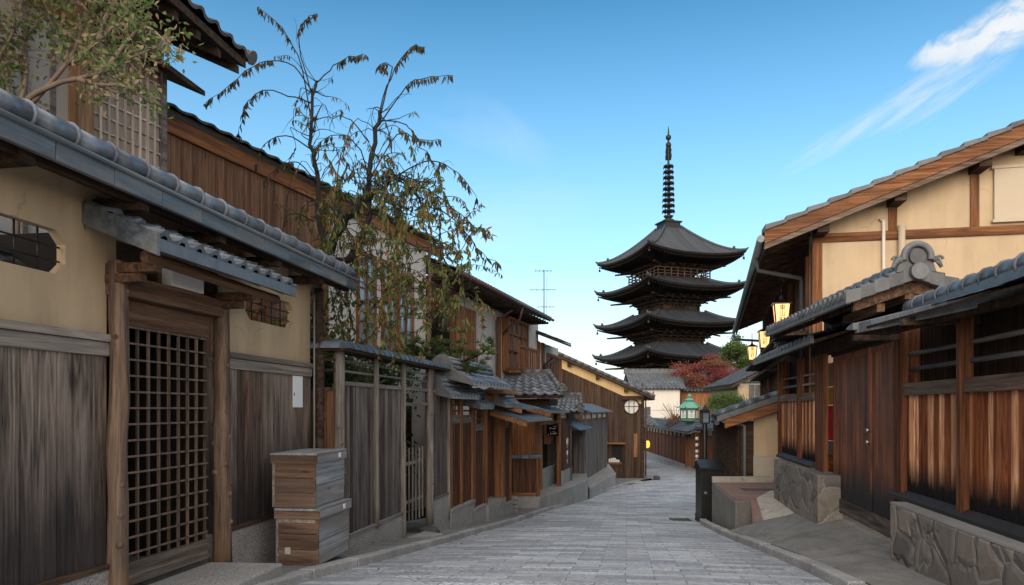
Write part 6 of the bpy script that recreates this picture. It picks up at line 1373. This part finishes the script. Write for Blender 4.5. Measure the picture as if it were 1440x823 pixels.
# ------------------------------------------------------------------ far houses and the wall along the bend
def far_house(name, label, x0, x1, y, depth, zg, ze, zr, wm, rm, hip=0., over=.5, cat='house', extra=None, cols=None):
    h = thing(name, label, cat, spot(x0, y), 0, 0, zg)
    W_ = x1 - x0; mb = MB(); mb.box(0, W_, 0, depth, zg, ze + .05, .5); mb.build('wall', wm, h)
    mb = MB(); A, B = (-over, -over, ze), (W_ + over, -over, ze); Cc, D = (W_ + over - hip, depth / 2, zr), (-over + hip, depth / 2, zr); A2, B2 = (-over, depth + over, ze), (W_ + over, depth + over, ze)
    n = cols or int((W_ + 1) / .36); tiles(mb, A, B, Cc, D, n, 6, .17, .05, 6); tiles(mb, A2, B2, Cc, D, n, 9, .1, .04, 4)
    mb.poly([A, B, B2, A2], .2)
    if hip: tiles(mb, B, B2, Cc, Cc, 8, 6, .06, .03, 4); tiles(mb, A, A2, D, D, 8, 6, .06, .03, 4)
    else: mb.poly([(0, 0, ze), (0, depth, ze), (0, depth / 2, zr - .2)], .5); mb.poly([(W_, 0, ze), (W_, depth, ze), (W_, depth / 2, zr - .2)], .5)
    rf = mb.build('roof', rm, h)
    mb = MB(); mb.box(D[0], Cc[0], depth / 2 - .18, depth / 2 + .18, zr - .05, zr + .25); roll(mb, (D[0], depth / 2, zr + .3), (Cc[0], depth / 2, zr + .3), .14, .5)
    for q in (D, Cc): mb.box(q[0] - .15, q[0] + .15, depth / 2 - .35, depth / 2 + .35, zr - .1, zr + .5)
    mb.build('ridge', M['tilegrey'], rf); return h
wh = far_house('white_storehouse', 'white plastered storehouse with a grey tiled roof, directly below the pagoda', 12.4, 17.0, 72, 5, -5, 1.95, 3.75, M['wall_white2'], M['tilemid'])
mb = MB(); mb.box(-.0, 4.6, -.06, -.003, -5, -1.9, .5); mb.build('red_base', M['pinkwall'], wh)
mb = MB(); mb.box(-.0, 4.6, -.12, -.065, -1.95, -1.75); mb.box(4.6, 4.75, -.1, 0, -5, 1.9); mb.build('band', M['darkwood'], wh)
mb = MB(); mb.box(.0, 4.6, -.02, -.004, -.2, -.12); mb.build('seam', M['wall_white'], wh)
fh = far_house('low_brown_house', 'low house with a brown boarded wall beside the white storehouse', 17.4, 21.5, 73, 4.5, -5, 1.75, 2.75, M['orangeplank'], M['tilemid'])
far_house('distant_tiled_house', 'grey tiled house among trees behind the maple', 24.5, 31, 88, 6, -5.5, 3.2, 5.2, M['wall_white'], M['tilemid'])
# roof of the house beyond the lean-to, its gable edge rising to the right
FX_ = Frame(14.3, 46.0, 1, -.05, True)
th = thing('tiled_corner_house', 'house beyond the lean-to with a broad grey tiled roof sloping to the street', 'house', FX_, 0, 0, -4.2)
mb = MB(); mb.box(.3, 6, -7.5, 0, -4.2, 1.5, .5); mb.build('wall', M['wall_ochre'], th)
mb = MB(); mb.planks(1.0, 6, .0, .04, -2, 1.55, .25, .01); mb.build('boarding', M['greyfence'], th)
A, D = (-.2, .5, 1.52), (3.0, .5, 3.1); B, Cc = (-.2, -7.5, 1.52), (3.0, -7.5, 3.1)
mb = MB(); mb.hexa([(A[0], A[1], A[2] - .2), (B[0], B[1], B[2] - .2), (Cc[0], Cc[1], Cc[2] - .2), (D[0], D[1], D[2] - .2), A, B, Cc, D]); mb.build('roof_boards', M['darkwood'], th)
mb = MB(); tiles(mb, (A[0], A[1], A[2] + .02), (B[0], B[1], B[2] + .02), (Cc[0], Cc[1], Cc[2] + .02), (D[0], D[1], D[2] + .02), 28, 14, .07, .04, 4); mb.build('roof', M['tilemid'], th)
FW_ = Frame(12.55, 40, .02, 1, False)
def street_wall(name, label, ya, yb, zt, doors=()):
    a, b = FW_.uy(ya), FW_.uy(yb); r = thing(name, label, 'wall', FW_, a, 0, zt - 2.4, 'walls along the bend')
    mb = MB(); mb.planks(a, b, -.05, .0, zt - 2.45, zt - .55, .3, .02, .015); mb.build('boarding', M['redwall'], r)
    mb = MB(); mb.box(a, b, -.12, -.05, zt - 2.4, zt, .5); mb.build('plaster', M['wall_ochre'], r)
    mb = MB(); u = a
    while u < b: mb.box(u, u + .1, -.04, .04, zt - 2.45, zt - .05); u += 1.5
    mb.box(a, b, -.04, .05, zt - .55, zt - .47); mb.build('post', M['slat'], r)
    mb = MB(); mb.box(a, b, -.2, .25, zt - 4, zt - 2.47, .5); mb.build('stone_base', M['granite'], r)
    mb = MB(); tiles(mb, (a - .2, .35, zt - .02), (b + .1, .35, zt - .02), (b + .1, -.5, zt + .6), (a - .2, -.5, zt + .6), int((b - a) / .3), 4, .07, .035, 4); roll(mb, (a - .2, -.5, zt + .68), (b + .1, -.5, zt + .68), .11, .5); mb.ext_u([(.35, zt - .04), (.35, zt - .1), (-.5, zt + .5), (-.5, zt + .56)], a - .2, b + .1); mb.build('coping', M['tile'], r)
    return r
street_wall('lane_wall', 'long red-brown wall with a tiled coping curving away at the far end of the street', 49.6, 72, -1.65)
street_wall('lane_wall', 'nearer red-brown wall with a tiled coping behind the street lamp', 40.2, 48.2, -1.25)
g = thing('lane_gate', 'orange boarded gateway between the two red-brown walls under a small hipped roof', 'gate', FW_, FW_.uy(48.9), 0, -4.2)
a, b = FW_.uy(48.2), FW_.uy(52.5)
mb = MB(); mb.planks(a + .2, b - 1.5, .1, .14, -4.3, -2.0, .3, .01); mb.build('door', M['orangeplank'], g)
mb = MB(); mb.box(a, a + .2, -.1, .3, -4.5, -1.6); mb.box(b - 1.5, b - 1.3, -.1, .3, -4.5, -1.6); mb.build('post', M['orange'], g)
mb = MB(); tiles(mb, (a - .4, .8, -1.6), (b, .8, -1.6), (b - .8, -.7, -1.0), (a + .4, -.7, -1.0), 14, 5, .07, .04, 4); roll(mb, (a + .4, -.7, -.93), (b - .8, -.7, -.93), .11, .4); mb.ext_u([(.8, -1.62), (.8, -1.72), (-.7, -1.2), (-.7, -1.02)], a - .3, b - .1); mb.build('roof', M['tilemid'], g)
def ball_string(Y, px, ys_, label, r_=.12):
    X = (px - 720) / 1000 * Y; z = [(575 - y) / 1000 * Y for y in ys_]; t = thing('lantern_string', label, 'lantern string', spot(X, Y), 0, 0, z[-1] - .3, 'strings of round white lanterns')
    for zz in z: mb = MB(); mb.lathe([(.03, -r_), (r_ * .7, -r_ * .75), (r_, 0), (r_ * .7, r_ * .75), (.03, r_)], (0, 0, zz), 10, .5); mb.build('globe', M['white'], t)
    mb = MB(); mb.tube([(0, 0, z[0] + .5), (0, 0, z[-1] - .4)], .015, 5); mb.build('cord', M['black'], t)
    mb = MB(); mb.tube([(0.3, 0.05, z[0] + .5), (0, 0, z[0] + .5)], .03, 5); mb.build('bracket', M['black'], t)
ball_string(47.9, 980, (617, 626, 635, 642, 648), 'string of five small white globes by the orange gateway')
ball_string(40.1, 1021.5, (625, 636, 645), 'string of three white globes against the right-hand house', .13)
# dark shop beyond the gable house, with its lit lantern
ds = far_house('dark_shop', 'dark low shop just beyond the gabled house at the bend', 4.5, 9.3, 52, 6, -4.6, -1.25, -.35, M['slat'], M['tiledark'], over=1.2)
q = at(910.5, 625, 50.4); ly = thing('yellow_lantern', 'small lit yellow lantern under the eaves of the dark shop', 'lantern', spot(q.x, q.y), 0, 0, q.z - .3)
mb = MB(); mb.lathe([(.07, -.26), (.15, -.17), (.18, 0), (.15, .17), (.07, .26)], (0, 0, q.z), 12, .5); mb.build('paper_globe', M['lampyellow'], ly)
mb = MB(); mb.lathe([(.09, .26), (.09, .31)], (0, 0, q.z), 10); mb.tube([(0, 0, q.z + .3), (0, 0, q.z + .4)], .015, 5); mb.tube([(0, 0, q.z + .36), (0, 0, q.z + 1.0)], .015, 5); mb.build('cap', M['black'], ly)
# green copper lantern on a post
Y = 52.0; X = .2495 * Y; gl = thing('copper_lantern', 'large green copper lantern with a flared hexagonal roof, rising above the far walls', 'lantern', spot(X, Y), 0, 0, -4.4)
zt = lambda y: (575 - y) / 1000 * Y
mb = MB(); mb.lathe([(.9, zt(574)), (.8, zt(572)), (.42, zt(566)), (.28, zt(564.5)), (.38, zt(563)), (.12, zt(560)), (.08, zt(559)), (.16, zt(557.5)), (.1, zt(556)), (.02, zt(553.5))], n=6, sm=False)
for k in range(6): a = k * pi / 3; mb.tube([(.86 * cos(a), .86 * sin(a), zt(573.5)), (1.05 * cos(a), 1.05 * sin(a), zt(571.5))], [.05, .03], 5)
mb.build('roof', M['verdigris'], gl)
mb = MB(); mb.lathe([(.62, zt(590)), (.66, zt(588)), (.66, zt(576)), (.7, zt(574.5))], n=6, sm=False); mb.build('body', M['verdigris2'], gl)
for k in range(6):
    a = (k + .5) * pi / 3; c, s_ = cos(a), sin(a); R_ = .577; mb = MB(); w = .23
    mb.hexa([(c * (R_ + o_) - s_ * w * sg, s_ * (R_ + o_) + c * w * sg, z) for z in (zt(588), zt(577.5)) for sg, o_ in ((-1, -.01), (1, -.01), (1, .02), (-1, .02))], .5); pn = mb.build('window', M['white'], gl)
    if k in (3, 4):
        for i, ch in enumerate('東山'): text_on(ch, .3, M['verdigris2'], pn, (c * (R_ + .03), s_ * (R_ + .03), zt(580.6) - i * .27 + 4.4), (radians(90), 0, a + radians(90)))
mb = MB(); mb.lathe([(.62, zt(590)), (.7, zt(591)), (.55, zt(593)), (.25, zt(595)), (.14, zt(597)), (.12, -4.5)], n=8); mb.build('pedestal', M['verdigris2'], gl)

# ------------------------------------------------------------------ trees and garden plants
def rv(s=1.): return Vector((random.gauss(0, s), random.gauss(0, s), random.gauss(0, s)))
def crown(mb, c, rad, n, size, clumps=24, spread=.3, droop=.2, shell=.55, flat=1.):
    c = Vector(c); cs = []
    for i in range(clumps):
        d = rv().normalized(); d.z = abs(d.z) * .9 - .25 if flat else d.z; q = random.uniform(shell, 1.)
        cs.append((c + Vector((d.x * rad[0], d.y * rad[1], d.z * rad[2])) * q, random.random()))
    for i in range(n):
        p, tone = random.choice(cs); q = p + Vector((random.gauss(0, rad[0] * spread), random.gauss(0, rad[1] * spread), random.gauss(0, rad[2] * spread * .7)))
        d = (q - c).normalized() * .6 + rv(.6) - Vector((0, 0, droop)); mb.leaf(q, d, size * random.uniform(.7, 1.3), size * .55, min(1, max(0, tone * .7 + random.random() * .3)))
    return cs
def limb(mb, pts, r0, r1, n=7, gnarl=0.):
    P = [Vector(p) for p in pts]; Q = []
    for i in range(len(P) - 1):                         # Catmull-Rom through the given points
        a, b, c, d = P[max(i - 1, 0)], P[i], P[i + 1], P[min(i + 2, len(P) - 1)]
        for k in range(4):
            t = k / 4; Q.append(.5 * ((2 * b) + (c - a) * t + (2 * a - 5 * b + 4 * c - d) * t * t + (3 * b - a - 3 * c + d) * t ** 3))
    Q.append(P[-1]); m = len(Q)
    if gnarl: Q = [q + rv(gnarl * min(1, i / 3)) for i, q in enumerate(Q)]
    mb.tube(Q, [r0 + (r1 - r0) * i / (m - 1) for i in range(m)], n, r=random.random()); return Q
def tree(name, label, cat, x, y, zg, c, rad, n, size, lm, bm_='bark', tr=.15, clumps=24, **k):
    t = thing(name, label, cat, spot(x, y), 0, 0, zg)
    mb = MB(); cs = crown(mb, (c[0] - x, c[1] - y, c[2]), rad, n, size, clumps, **k); mb.build('crown', M[lm], t, recalc=False)
    mb = MB(); top = Vector((c[0] - x, c[1] - y, c[2])); mid = Vector((0, 0, zg)).lerp(top, .6) + rv(.1)
    limb(mb, [(0, 0, zg), mid, top], tr, tr * .5)
    for p, _ in cs[:8]: limb(mb, [mid, mid.lerp(p, .5) + Vector((0, 0, .1)), p], tr * .4, tr * .1, 5)
    mb.build('trunk', M[bm_], t); return t
tree('maple_tree', 'red autumn maple in front of the pagoda base', 'tree', 19.6, 74, -5, (19.9, 74, 3.6), (3.7, 2.4, 1.9), 9000, .18, 'maple', clumps=46, spread=.13, shell=.35, flat=0)
tree('pine_tree', 'green pine standing to the right of the pagoda beyond the maple', 'tree', 25.3, 80, -5.2, (25.3, 80, 5.9), (2.5, 1.8, 2.1), 7000, .24, 'farpine', clumps=34, spread=.12, shell=.4, flat=0)
tree('round_shrub', 'bright green rounded shrub behind the street lamp', 'shrub', 13.4, 44, -4.2, (13.3, 44, .2), (1.3, 1.0, 1.2), 6000, .1, 'farpine', clumps=46, spread=.18)
tree('russet_shrub', 'russet half-bare shrub below the white storehouse', 'shrub', 13.7, 57, -4.4, (13.7, 57, -1.1), (1.3, 1.1, .9), 800, .18, 'russet', clumps=30, spread=.2)
mb = MB(); 
for k in range(26):
    a = random.uniform(0, 2 * pi); e = Vector((cos(a) * random.uniform(.4, 1.5), sin(a) * .7, random.uniform(1.2, 2.9))); limb(mb, [(0, 0, -3.), (e.x * .35, e.y * .4, -1.8 + .4 * e.z), (e.x, e.y, -2.2 + e.z)], .035, .008, 4)
solo(mb, 'bare_shrub', M['barkpale'], spot(13.5, 59), (0, 0, -3.2), 'leafless twiggy shrub against the white storehouse', 'shrub')
tree('distant_tree', 'dull green tree at the left foot of the pagoda', 'tree', 15.5, 92, -5.5, (15.5, 92, 2.2), (3, 2, 2), 1500, .4, 'leafgreen', clumps=30, spread=.2)

# weeping cherry, nearly bare at the top
Y0 = 10.2; ct = thing('cherry_tree', 'weeping cherry with bare dark limbs and drooping autumn leaves, over the board fence', 'tree', spot(-2.85, 10.3), 0, 0, -2)
def tp(px, py, dy=0.): q = at(px, py, Y0 + dy); return Vector((q.x + 2.85, q.y - 10.3, q.z))
bk = MB(); lf = MB(); lf2 = MB()
bk_t = [[(446, 640, .1), (444, 470, .1), (446, 400, .1), (460, 358, .0), (481, 316, -.1), (506, 290, -.1), (518, 262, 0)],
        [(458, 350, .0), (448, 300, .2), (449, 255, .3), (437, 213, .3), (437, 170, .3), (445, 112, .4)],
        [(458, 372, 0), (480, 368, -.3), (503, 352, -.4), (517, 304, -.2), (519, 255, 0), (530, 185, .1), (537, 155, .1)],
        [(515, 285, -.1), (530, 270, -.3), (556, 248, -.5), (584, 272, -.6), (600, 306, -.7)]]
for i, pl in enumerate(bk_t): limb(bk, [tp(*p) for p in pl], (.085, .044, .058, .036)[i], (.044, .019, .026, .012)[i], 9, .018)
def leaves_along(Q, start, mbx, dens, ln=.085, both=True):
    for i in range(int(len(Q) * start), len(Q) - 1):
        for _ in range(random.randint(0, 2 * dens)):
            p = Q[i].lerp(Q[i + 1], random.random()); d = Vector((random.gauss(0, .35), random.gauss(0, .35), -1 - random.random() * .4)); mbx.leaf(p, d, ln * random.uniform(.5, 1.2), ln * random.uniform(.2, .34))
def twig(pl, dens, mbx, start=.35, r0=.014, ln=.13):
    Q = limb(bk, [tp(*p) for p in pl], r0, .003, 5, .012); leaves_along(Q, start, mbx, dens, ln)
TW = [([(437, 165, .3), (420, 79, .3), (396, 40, .2), (362, 9, .1)], 3), ([(440, 140, .3), (420, 60, .5), (432, 25, .6), (444, 20, .6)], 3),
      ([(440, 130, .3), (412, 95, .2), (376, 86, 0), (335, 109, -.2), (288, 148, -.4)], 4), ([(444, 118, .4), (470, 93, .5), (492, 80, .6), (514, 77, .6)], 4),
      ([(438, 145, .3), (405, 134, .2), (366, 128, 0), (345, 150, -.1), (335, 188, -.2)], 4), ([(534, 160, .1), (548, 110, .2), (578, 66, .3), (600, 68, .3)], 5),
      ([(536, 158, .1), (550, 95, .0), (534, 92, .0), (545, 100, 0)], 3), ([(530, 180, .1), (566, 130, -.1), (592, 110, -.3), (638, 108, -.4)], 3),
      ([(533, 170, .1), (570, 175, -.3), (590, 196, -.4), (622, 196, -.5)], 3), ([(519, 200, .1), (492, 170, .3), (470, 165, .4), (462, 185, .5)], 0),
      ([(556, 248, -.5), (605, 226, -.7), (645, 245, -.9), (674, 280, -1.)], 3), ([(560, 250, -.5), (615, 275, -.8), (657, 310, -1.), (688, 330, -1.1)], 3),
      ([(590, 285, -.6), (633, 304, -.9), (670, 346, -1.1), (702, 372, -1.2)], 3), ([(440, 185, .3), (455, 145, .3), (470, 180, .4)], 1),
      ([(437, 210, .3), (400, 190, .1), (372, 205, -.1), (358, 235, -.2)], 2), ([(520, 250, 0), (500, 200, -.3), (465, 190, -.5), (440, 215, -.6)], 2),
      ([(448, 260, .3), (420, 230, 0), (390, 235, -.2), (370, 260, -.4)], 2), ([(519, 255, 0), (560, 190, -.2), (600, 215, -.4), (620, 250, -.5)], 2)]
for pl, dn in TW: twig(pl, dn * 2, lf, .45, .011, .12)
random.seed(21)
for k in range(46):                                     # hanging streamers from the limbs
    src = random.choice(bk_t[0][2:] + bk_t[1][:4] + bk_t[2][1:6] + bk_t[3] + bk_t[3]); sx, sy, sdy = src
    dirx = random.choice((-1, 1, 1)) * random.uniform(15, 85); lift = random.uniform(0, 45); fall = random.uniform(60, 210)
    ex = sx + dirx; ey = min(sy + fall, 478)
    if ex > 690 or ex < 300: continue
    dy = sdy + random.uniform(-1.1, .5)
    pl = [(sx, sy, sdy), (sx + dirx * .45, sy - lift, (sdy + dy) / 2), (sx + dirx * .85, sy + fall * .3, dy), (ex + random.uniform(-8, 8), ey, dy)]
    low = ey > 300; twig(pl, random.choice((2, 3, 4, 5)) if low else 2, lf2 if low else lf, .35, .006, .125)
def wander(px, py, dy, n, steep):
    P = [tp(px, py, dy)]; d = Vector((random.gauss(.15, .8), random.gauss(0, .6), random.uniform(.0, .7)))
    for i in range(n):
        d = (d + rv(.35) + Vector((0, 0, -steep))).normalized(); P.append(P[-1] + d * random.uniform(.08, .16))
    return P
for k in range(130):                                    # bare crooked twigs all over the upper limbs
    pl = random.choice(bk_t[1:]); j = random.randint(0, len(pl) - 2); t = random.random(); a_, b_ = pl[j], pl[j + 1]; sx, sy, sdy = [a_[q] + (b_[q] - a_[q]) * t for q in range(3)]
    P = [tp(sx, sy, sdy)]; d = Vector((random.gauss(0, .9), random.gauss(0, .7), random.uniform(.1, .9)))
    for i in range(random.randint(3, 8)): d = (d + rv(.4) + Vector((0, 0, -.17))).normalized(); P.append(P[-1] + d * random.uniform(.07, .17))
    Q = limb(bk, P, random.uniform(.005, .011), .0015, 4)
    if random.random() < .5: leaves_along(Q, .6, lf if random.random() < .6 else lf2, 1, .09)
for k in range(190):                                    # fine crooked twigs with small leaves about the lower crown
    sx, sy, sdy = random.choice(((500, 355, -.4), (517, 304, -.2), (556, 250, -.5), (584, 272, -.6), (598, 306, -.7), (470, 372, -.2), (448, 300, .2), (545, 380, -.6), (480, 420, -.3), (575, 400, -.7), (620, 360, -.8), (520, 430, -.5), (600, 440, -.8), (560, 450, -.6), (640, 400, -.9), (455, 440, -.1)))
    Q = limb(bk, wander(sx + random.gauss(0, 16), sy + random.gauss(0, 16), sdy + random.gauss(0, .35), random.randint(4, 7), .16), .006, .0015, 4)
    for i in range(len(Q) // 3, len(Q) - 1):
        for _ in range(random.choice((1, 2, 2, 3))): d = rv(.45) + Vector((0, 0, -.9)); (lf2 if random.random() < .85 else lf).leaf(Q[i].lerp(Q[i + 1], random.random()), d, random.uniform(.055, .1), random.uniform(.018, .032))
bk.build('trunk', M['bark'], ct, recalc=False); lf.build('dark_leaves', M['leafdark'], ct, recalc=False); lf2.build('autumn_leaves', M['leafautumn'], ct, recalc=False)
# small-leaved tree over the garden wall, upper left
Y1 = 5.9; st = thing('small_leaved_tree', 'pale-stemmed small-leaved tree leaning over the wall coping at the upper left', 'tree', spot(-4.0, 6.2), 0, 0, -1.5)
def sp_(px, py, dy=0.): q = at(px, py, Y1 + dy); return Vector((q.x + 4.0, q.y - 6.2, q.z))
bk = MB(); lf = MB()
BR = [[(20, 420, .3), (25, 250, .3), (32, 152, .2), (75, 120, .1), (112, 110, 0), (150, 100, -.2), (188, 80, -.3), (222, 66, -.4)], [(45, 146, .2), (92, 92, .1), (108, 62, .1), (113, 32, .2), (105, 2, .2)],
      [(25, 160, .2), (38, 100, .3), (34, 62, .3), (62, 24, .4)], [(94, 90, .1), (138, 58, 0), (168, 30, -.1), (190, 8, -.2)], [(20, 170, .2), (8, 110, .3), (-8, 70, .4)], [(110, 112, 0), (150, 120, -.2), (180, 118, -.3), (196, 135, -.3)],
      [(112, 60, .1), (78, 30, .3), (60, 0, .3)], [(150, 98, -.2), (178, 60, -.2), (205, 38, -.3), (236, 62, -.4)], [(-30, 160, .3), (-5, 90, .2), (20, 40, .1), (14, 4, 0)], [(138, 58, 0), (150, 20, .1), (172, -10, .1)]]
for i, pl in enumerate(BR):
    Q = limb(bk, [sp_(*p) for p in pl], .034 if i == 0 else .022, .006, 7)
    s0 = len(Q) * (.62 if i == 0 else .3)
    for j in range(int(s0), len(Q)):
        for _ in range(3):
            p = Q[j] + rv(.055); e = p + Vector((random.gauss(0, .1), random.gauss(0, .1), random.gauss(.02, .07))); tone = random.random(); R_ = limb(bk, [Q[j], e], .004, .002, 4)
            for _ in range(8): lf.leaf(e + rv(.05), rv(), random.uniform(.04, .065), random.uniform(.024, .038), min(1, max(0, tone * .65 + random.random() * .35)))
bk.build('trunk', M['barkpale'], st, recalc=False); lf.build('foliage', M['leafbush'], st, recalc=False)
# pine by the slat fence: needle tufts on short boughs
pt_ = thing('garden_pine', 'garden pine with bright needle tufts leaning out above the board fence end', 'tree', spot(-1.75, 15.2), 0, 0, -2.8)
bk = MB(); nd = MB()
def pp_(px, py, Y): q = at(px, py, Y); return Vector((q.x + 1.75, q.y - 15.2, q.z))
for pl in ([(622, 720, 15.2), (618, 560, 15.2), (600, 500, 15.0)], [(618, 545, 15.1), (640, 515, 14.6), (672, 500, 14.3), (688, 488, 14.2)], [(612, 520, 15), (630, 500, 14.8), (650, 490, 14.6)], [(605, 505, 15), (590, 490, 14.6), (572, 487, 14.4)], [(618, 540, 15), (648, 525, 14.7), (668, 522, 14.6)], [(612, 520, 15), (610, 495, 15.2), (622, 482, 15.3)], [(606, 510, 15), (588, 505, 14.7), (578, 500, 14.5)]):
    Q = limb(bk, [pp_(*p) for p in pl], .05, .012, 6)
    for j in range(len(Q) // 3, len(Q)):
        for _ in range(4):
            c = Q[j] + rv(.13); tone = random.random()
            for _ in range(26):
                d = rv(); d.z = abs(d.z) * .8 + .2; nd.leaf(c, d, random.uniform(.09, .16), .0075, min(1, tone * .7 + random.random() * .3))
bk.build('trunk', M['bark'], pt_, recalc=False); nd.build('needles', M['needle'], pt_, recalc=False)
# shrubs inside the garden
for (x, y, z, rx, rz, n, lm, lb, nm) in ((-2.85, 10.2, .1, .55, 1.25, 4600, 'leafgreen', 'dark green garden shrub just behind the board fence below the cherry', 'garden_shrub'), (-2.55, 11.5, .12, .55, 1.25, 4600, 'leafmixed', 'pinkish green garden shrub in the middle behind the board fence', 'garden_shrub'),
        (-2.25, 12.8, -.1, .55, 1.15, 4000, 'leafgreen', 'dense green garden shrub behind the picket gate', 'garden_shrub'), (-3.2, 9.0, .45, .5, .9, 1500, 'leafautumn', 'yellowing shrub seen through the right-hand lattice window of the garden wall', 'garden_shrub')):
    tree(nm, lb, 'shrub', x, y, -2.0, (x, y, z), (rx, .55, rz), n, .085, lm, clumps=40, spread=.2, tr=.04, shell=.35, flat=0)
# (the garden ends here)
# a few fallen leaves along the left kerb
for i in range(22):
    Y = random.uniform(7.5, 14); X = curb(LC, Y) + random.choice((random.uniform(.05, .6), random.uniform(-.7, -.2))); z = -drop(Y) + (.006 if X > curb(LC, Y) else .1)
    mb = MB(); a = random.uniform(0, 6.28); mb.leaf((0, 0, z + .012), (cos(a), sin(a), .05), random.uniform(.05, .08), .035, random.random(), (0, 0, 1))
    o = solo(mb, 'fallen_leaf', M['leafautumn'], spot(X, Y), (0, 0, z), 'small fallen autumn leaf lying near the left kerb', 'leaf', 'fallen leaves along the left kerb', recalc=False)
# drain grating and gully on the right of the street
mb = MB()
for i in range(9): mb.box(-.2, .2, -.22 + i * .05, -.2 + i * .05, -.02, .0)
mb.box(-.24, -.2, -.26, .26, -.03, .004); mb.box(.2, .24, -.26, .26, -.03, .004)
Y = 18.0; X = curb(RC, Y) - .45; mb.v = [(a, b, c - drop(Y) + .03) for a, b, c in mb.v]
solo(mb, 'drain_grating', M['darkrock'], spot(X, Y), (0, 0, -drop(Y)), 'iron drain grating in the paving beside the refuse bin', 'grating')

# ------------------------------------------------------------------ parts that stand apart are parts of their own
def split_parts(names):
    for o in [q for q in bpy.data.objects if q.type == 'MESH' and q.name.split('.')[0] in names]:
        me = o.data; n = len(me.vertices); par = list(range(n))
        def find(a):
            while par[a] != a: par[a] = par[par[a]]; a = par[a]
            return a
        for e in me.edges: par[find(e.vertices[0])] = find(e.vertices[1])
        isl = {}
        for v in me.vertices: isl.setdefault(find(v.index), []).append(v.index)
        bx = []
        for ids in isl.values():
            co = [me.vertices[i].co for i in ids]; bx.append(([min(c[k] for c in co) for k in range(3)], [max(c[k] for c in co) for k in range(3)], set(ids)))
        groups = []
        for lo, hi, ids in bx:
            hit = [g for g in groups if any(max(max(l2[k] - hi[k], lo[k] - h2[k]) for k in range(3)) < .03 for l2, h2, _ in g)]
            new = [(lo, hi, ids)]
            for g in hit: new += g; groups.remove(g)
            groups.append(new)
        if len(groups) < 2: continue
        kids = list(o.children); base = o.name.split('.')[0]
        for gi, g in enumerate(groups[1:]):
            keep = set().union(*[x[2] for x in g]); c = o.copy(); c.data = me.copy(); COL.objects.link(c)
            bm = bmesh.new(); bm.from_mesh(c.data); bmesh.ops.delete(bm, geom=[v for v in bm.verts if v.index not in keep], context='VERTS'); bm.to_mesh(c.data); bm.free()
        keep = set().union(*[x[2] for x in groups[0]])
        bm = bmesh.new(); bm.from_mesh(me); bmesh.ops.delete(bm, geom=[v for v in bm.verts if v.index not in keep], context='VERTS'); bm.to_mesh(me); bm.free()
split_parts({'batten', 'bracket', 'end_boards', 'end_plate', 'front_post', 'handle', 'infill_board', 'lid_end', 'post', 'purlin_end', 'rafter', 'return_rail', 'side_wall', 'sill', 'stone_base', 'hip_ridge', 'wind_bell', 'downpipe', 'picket', 'open_slat', 'cross_bar', 'louver_rail', 'eave_bracket', 'head_frame'})
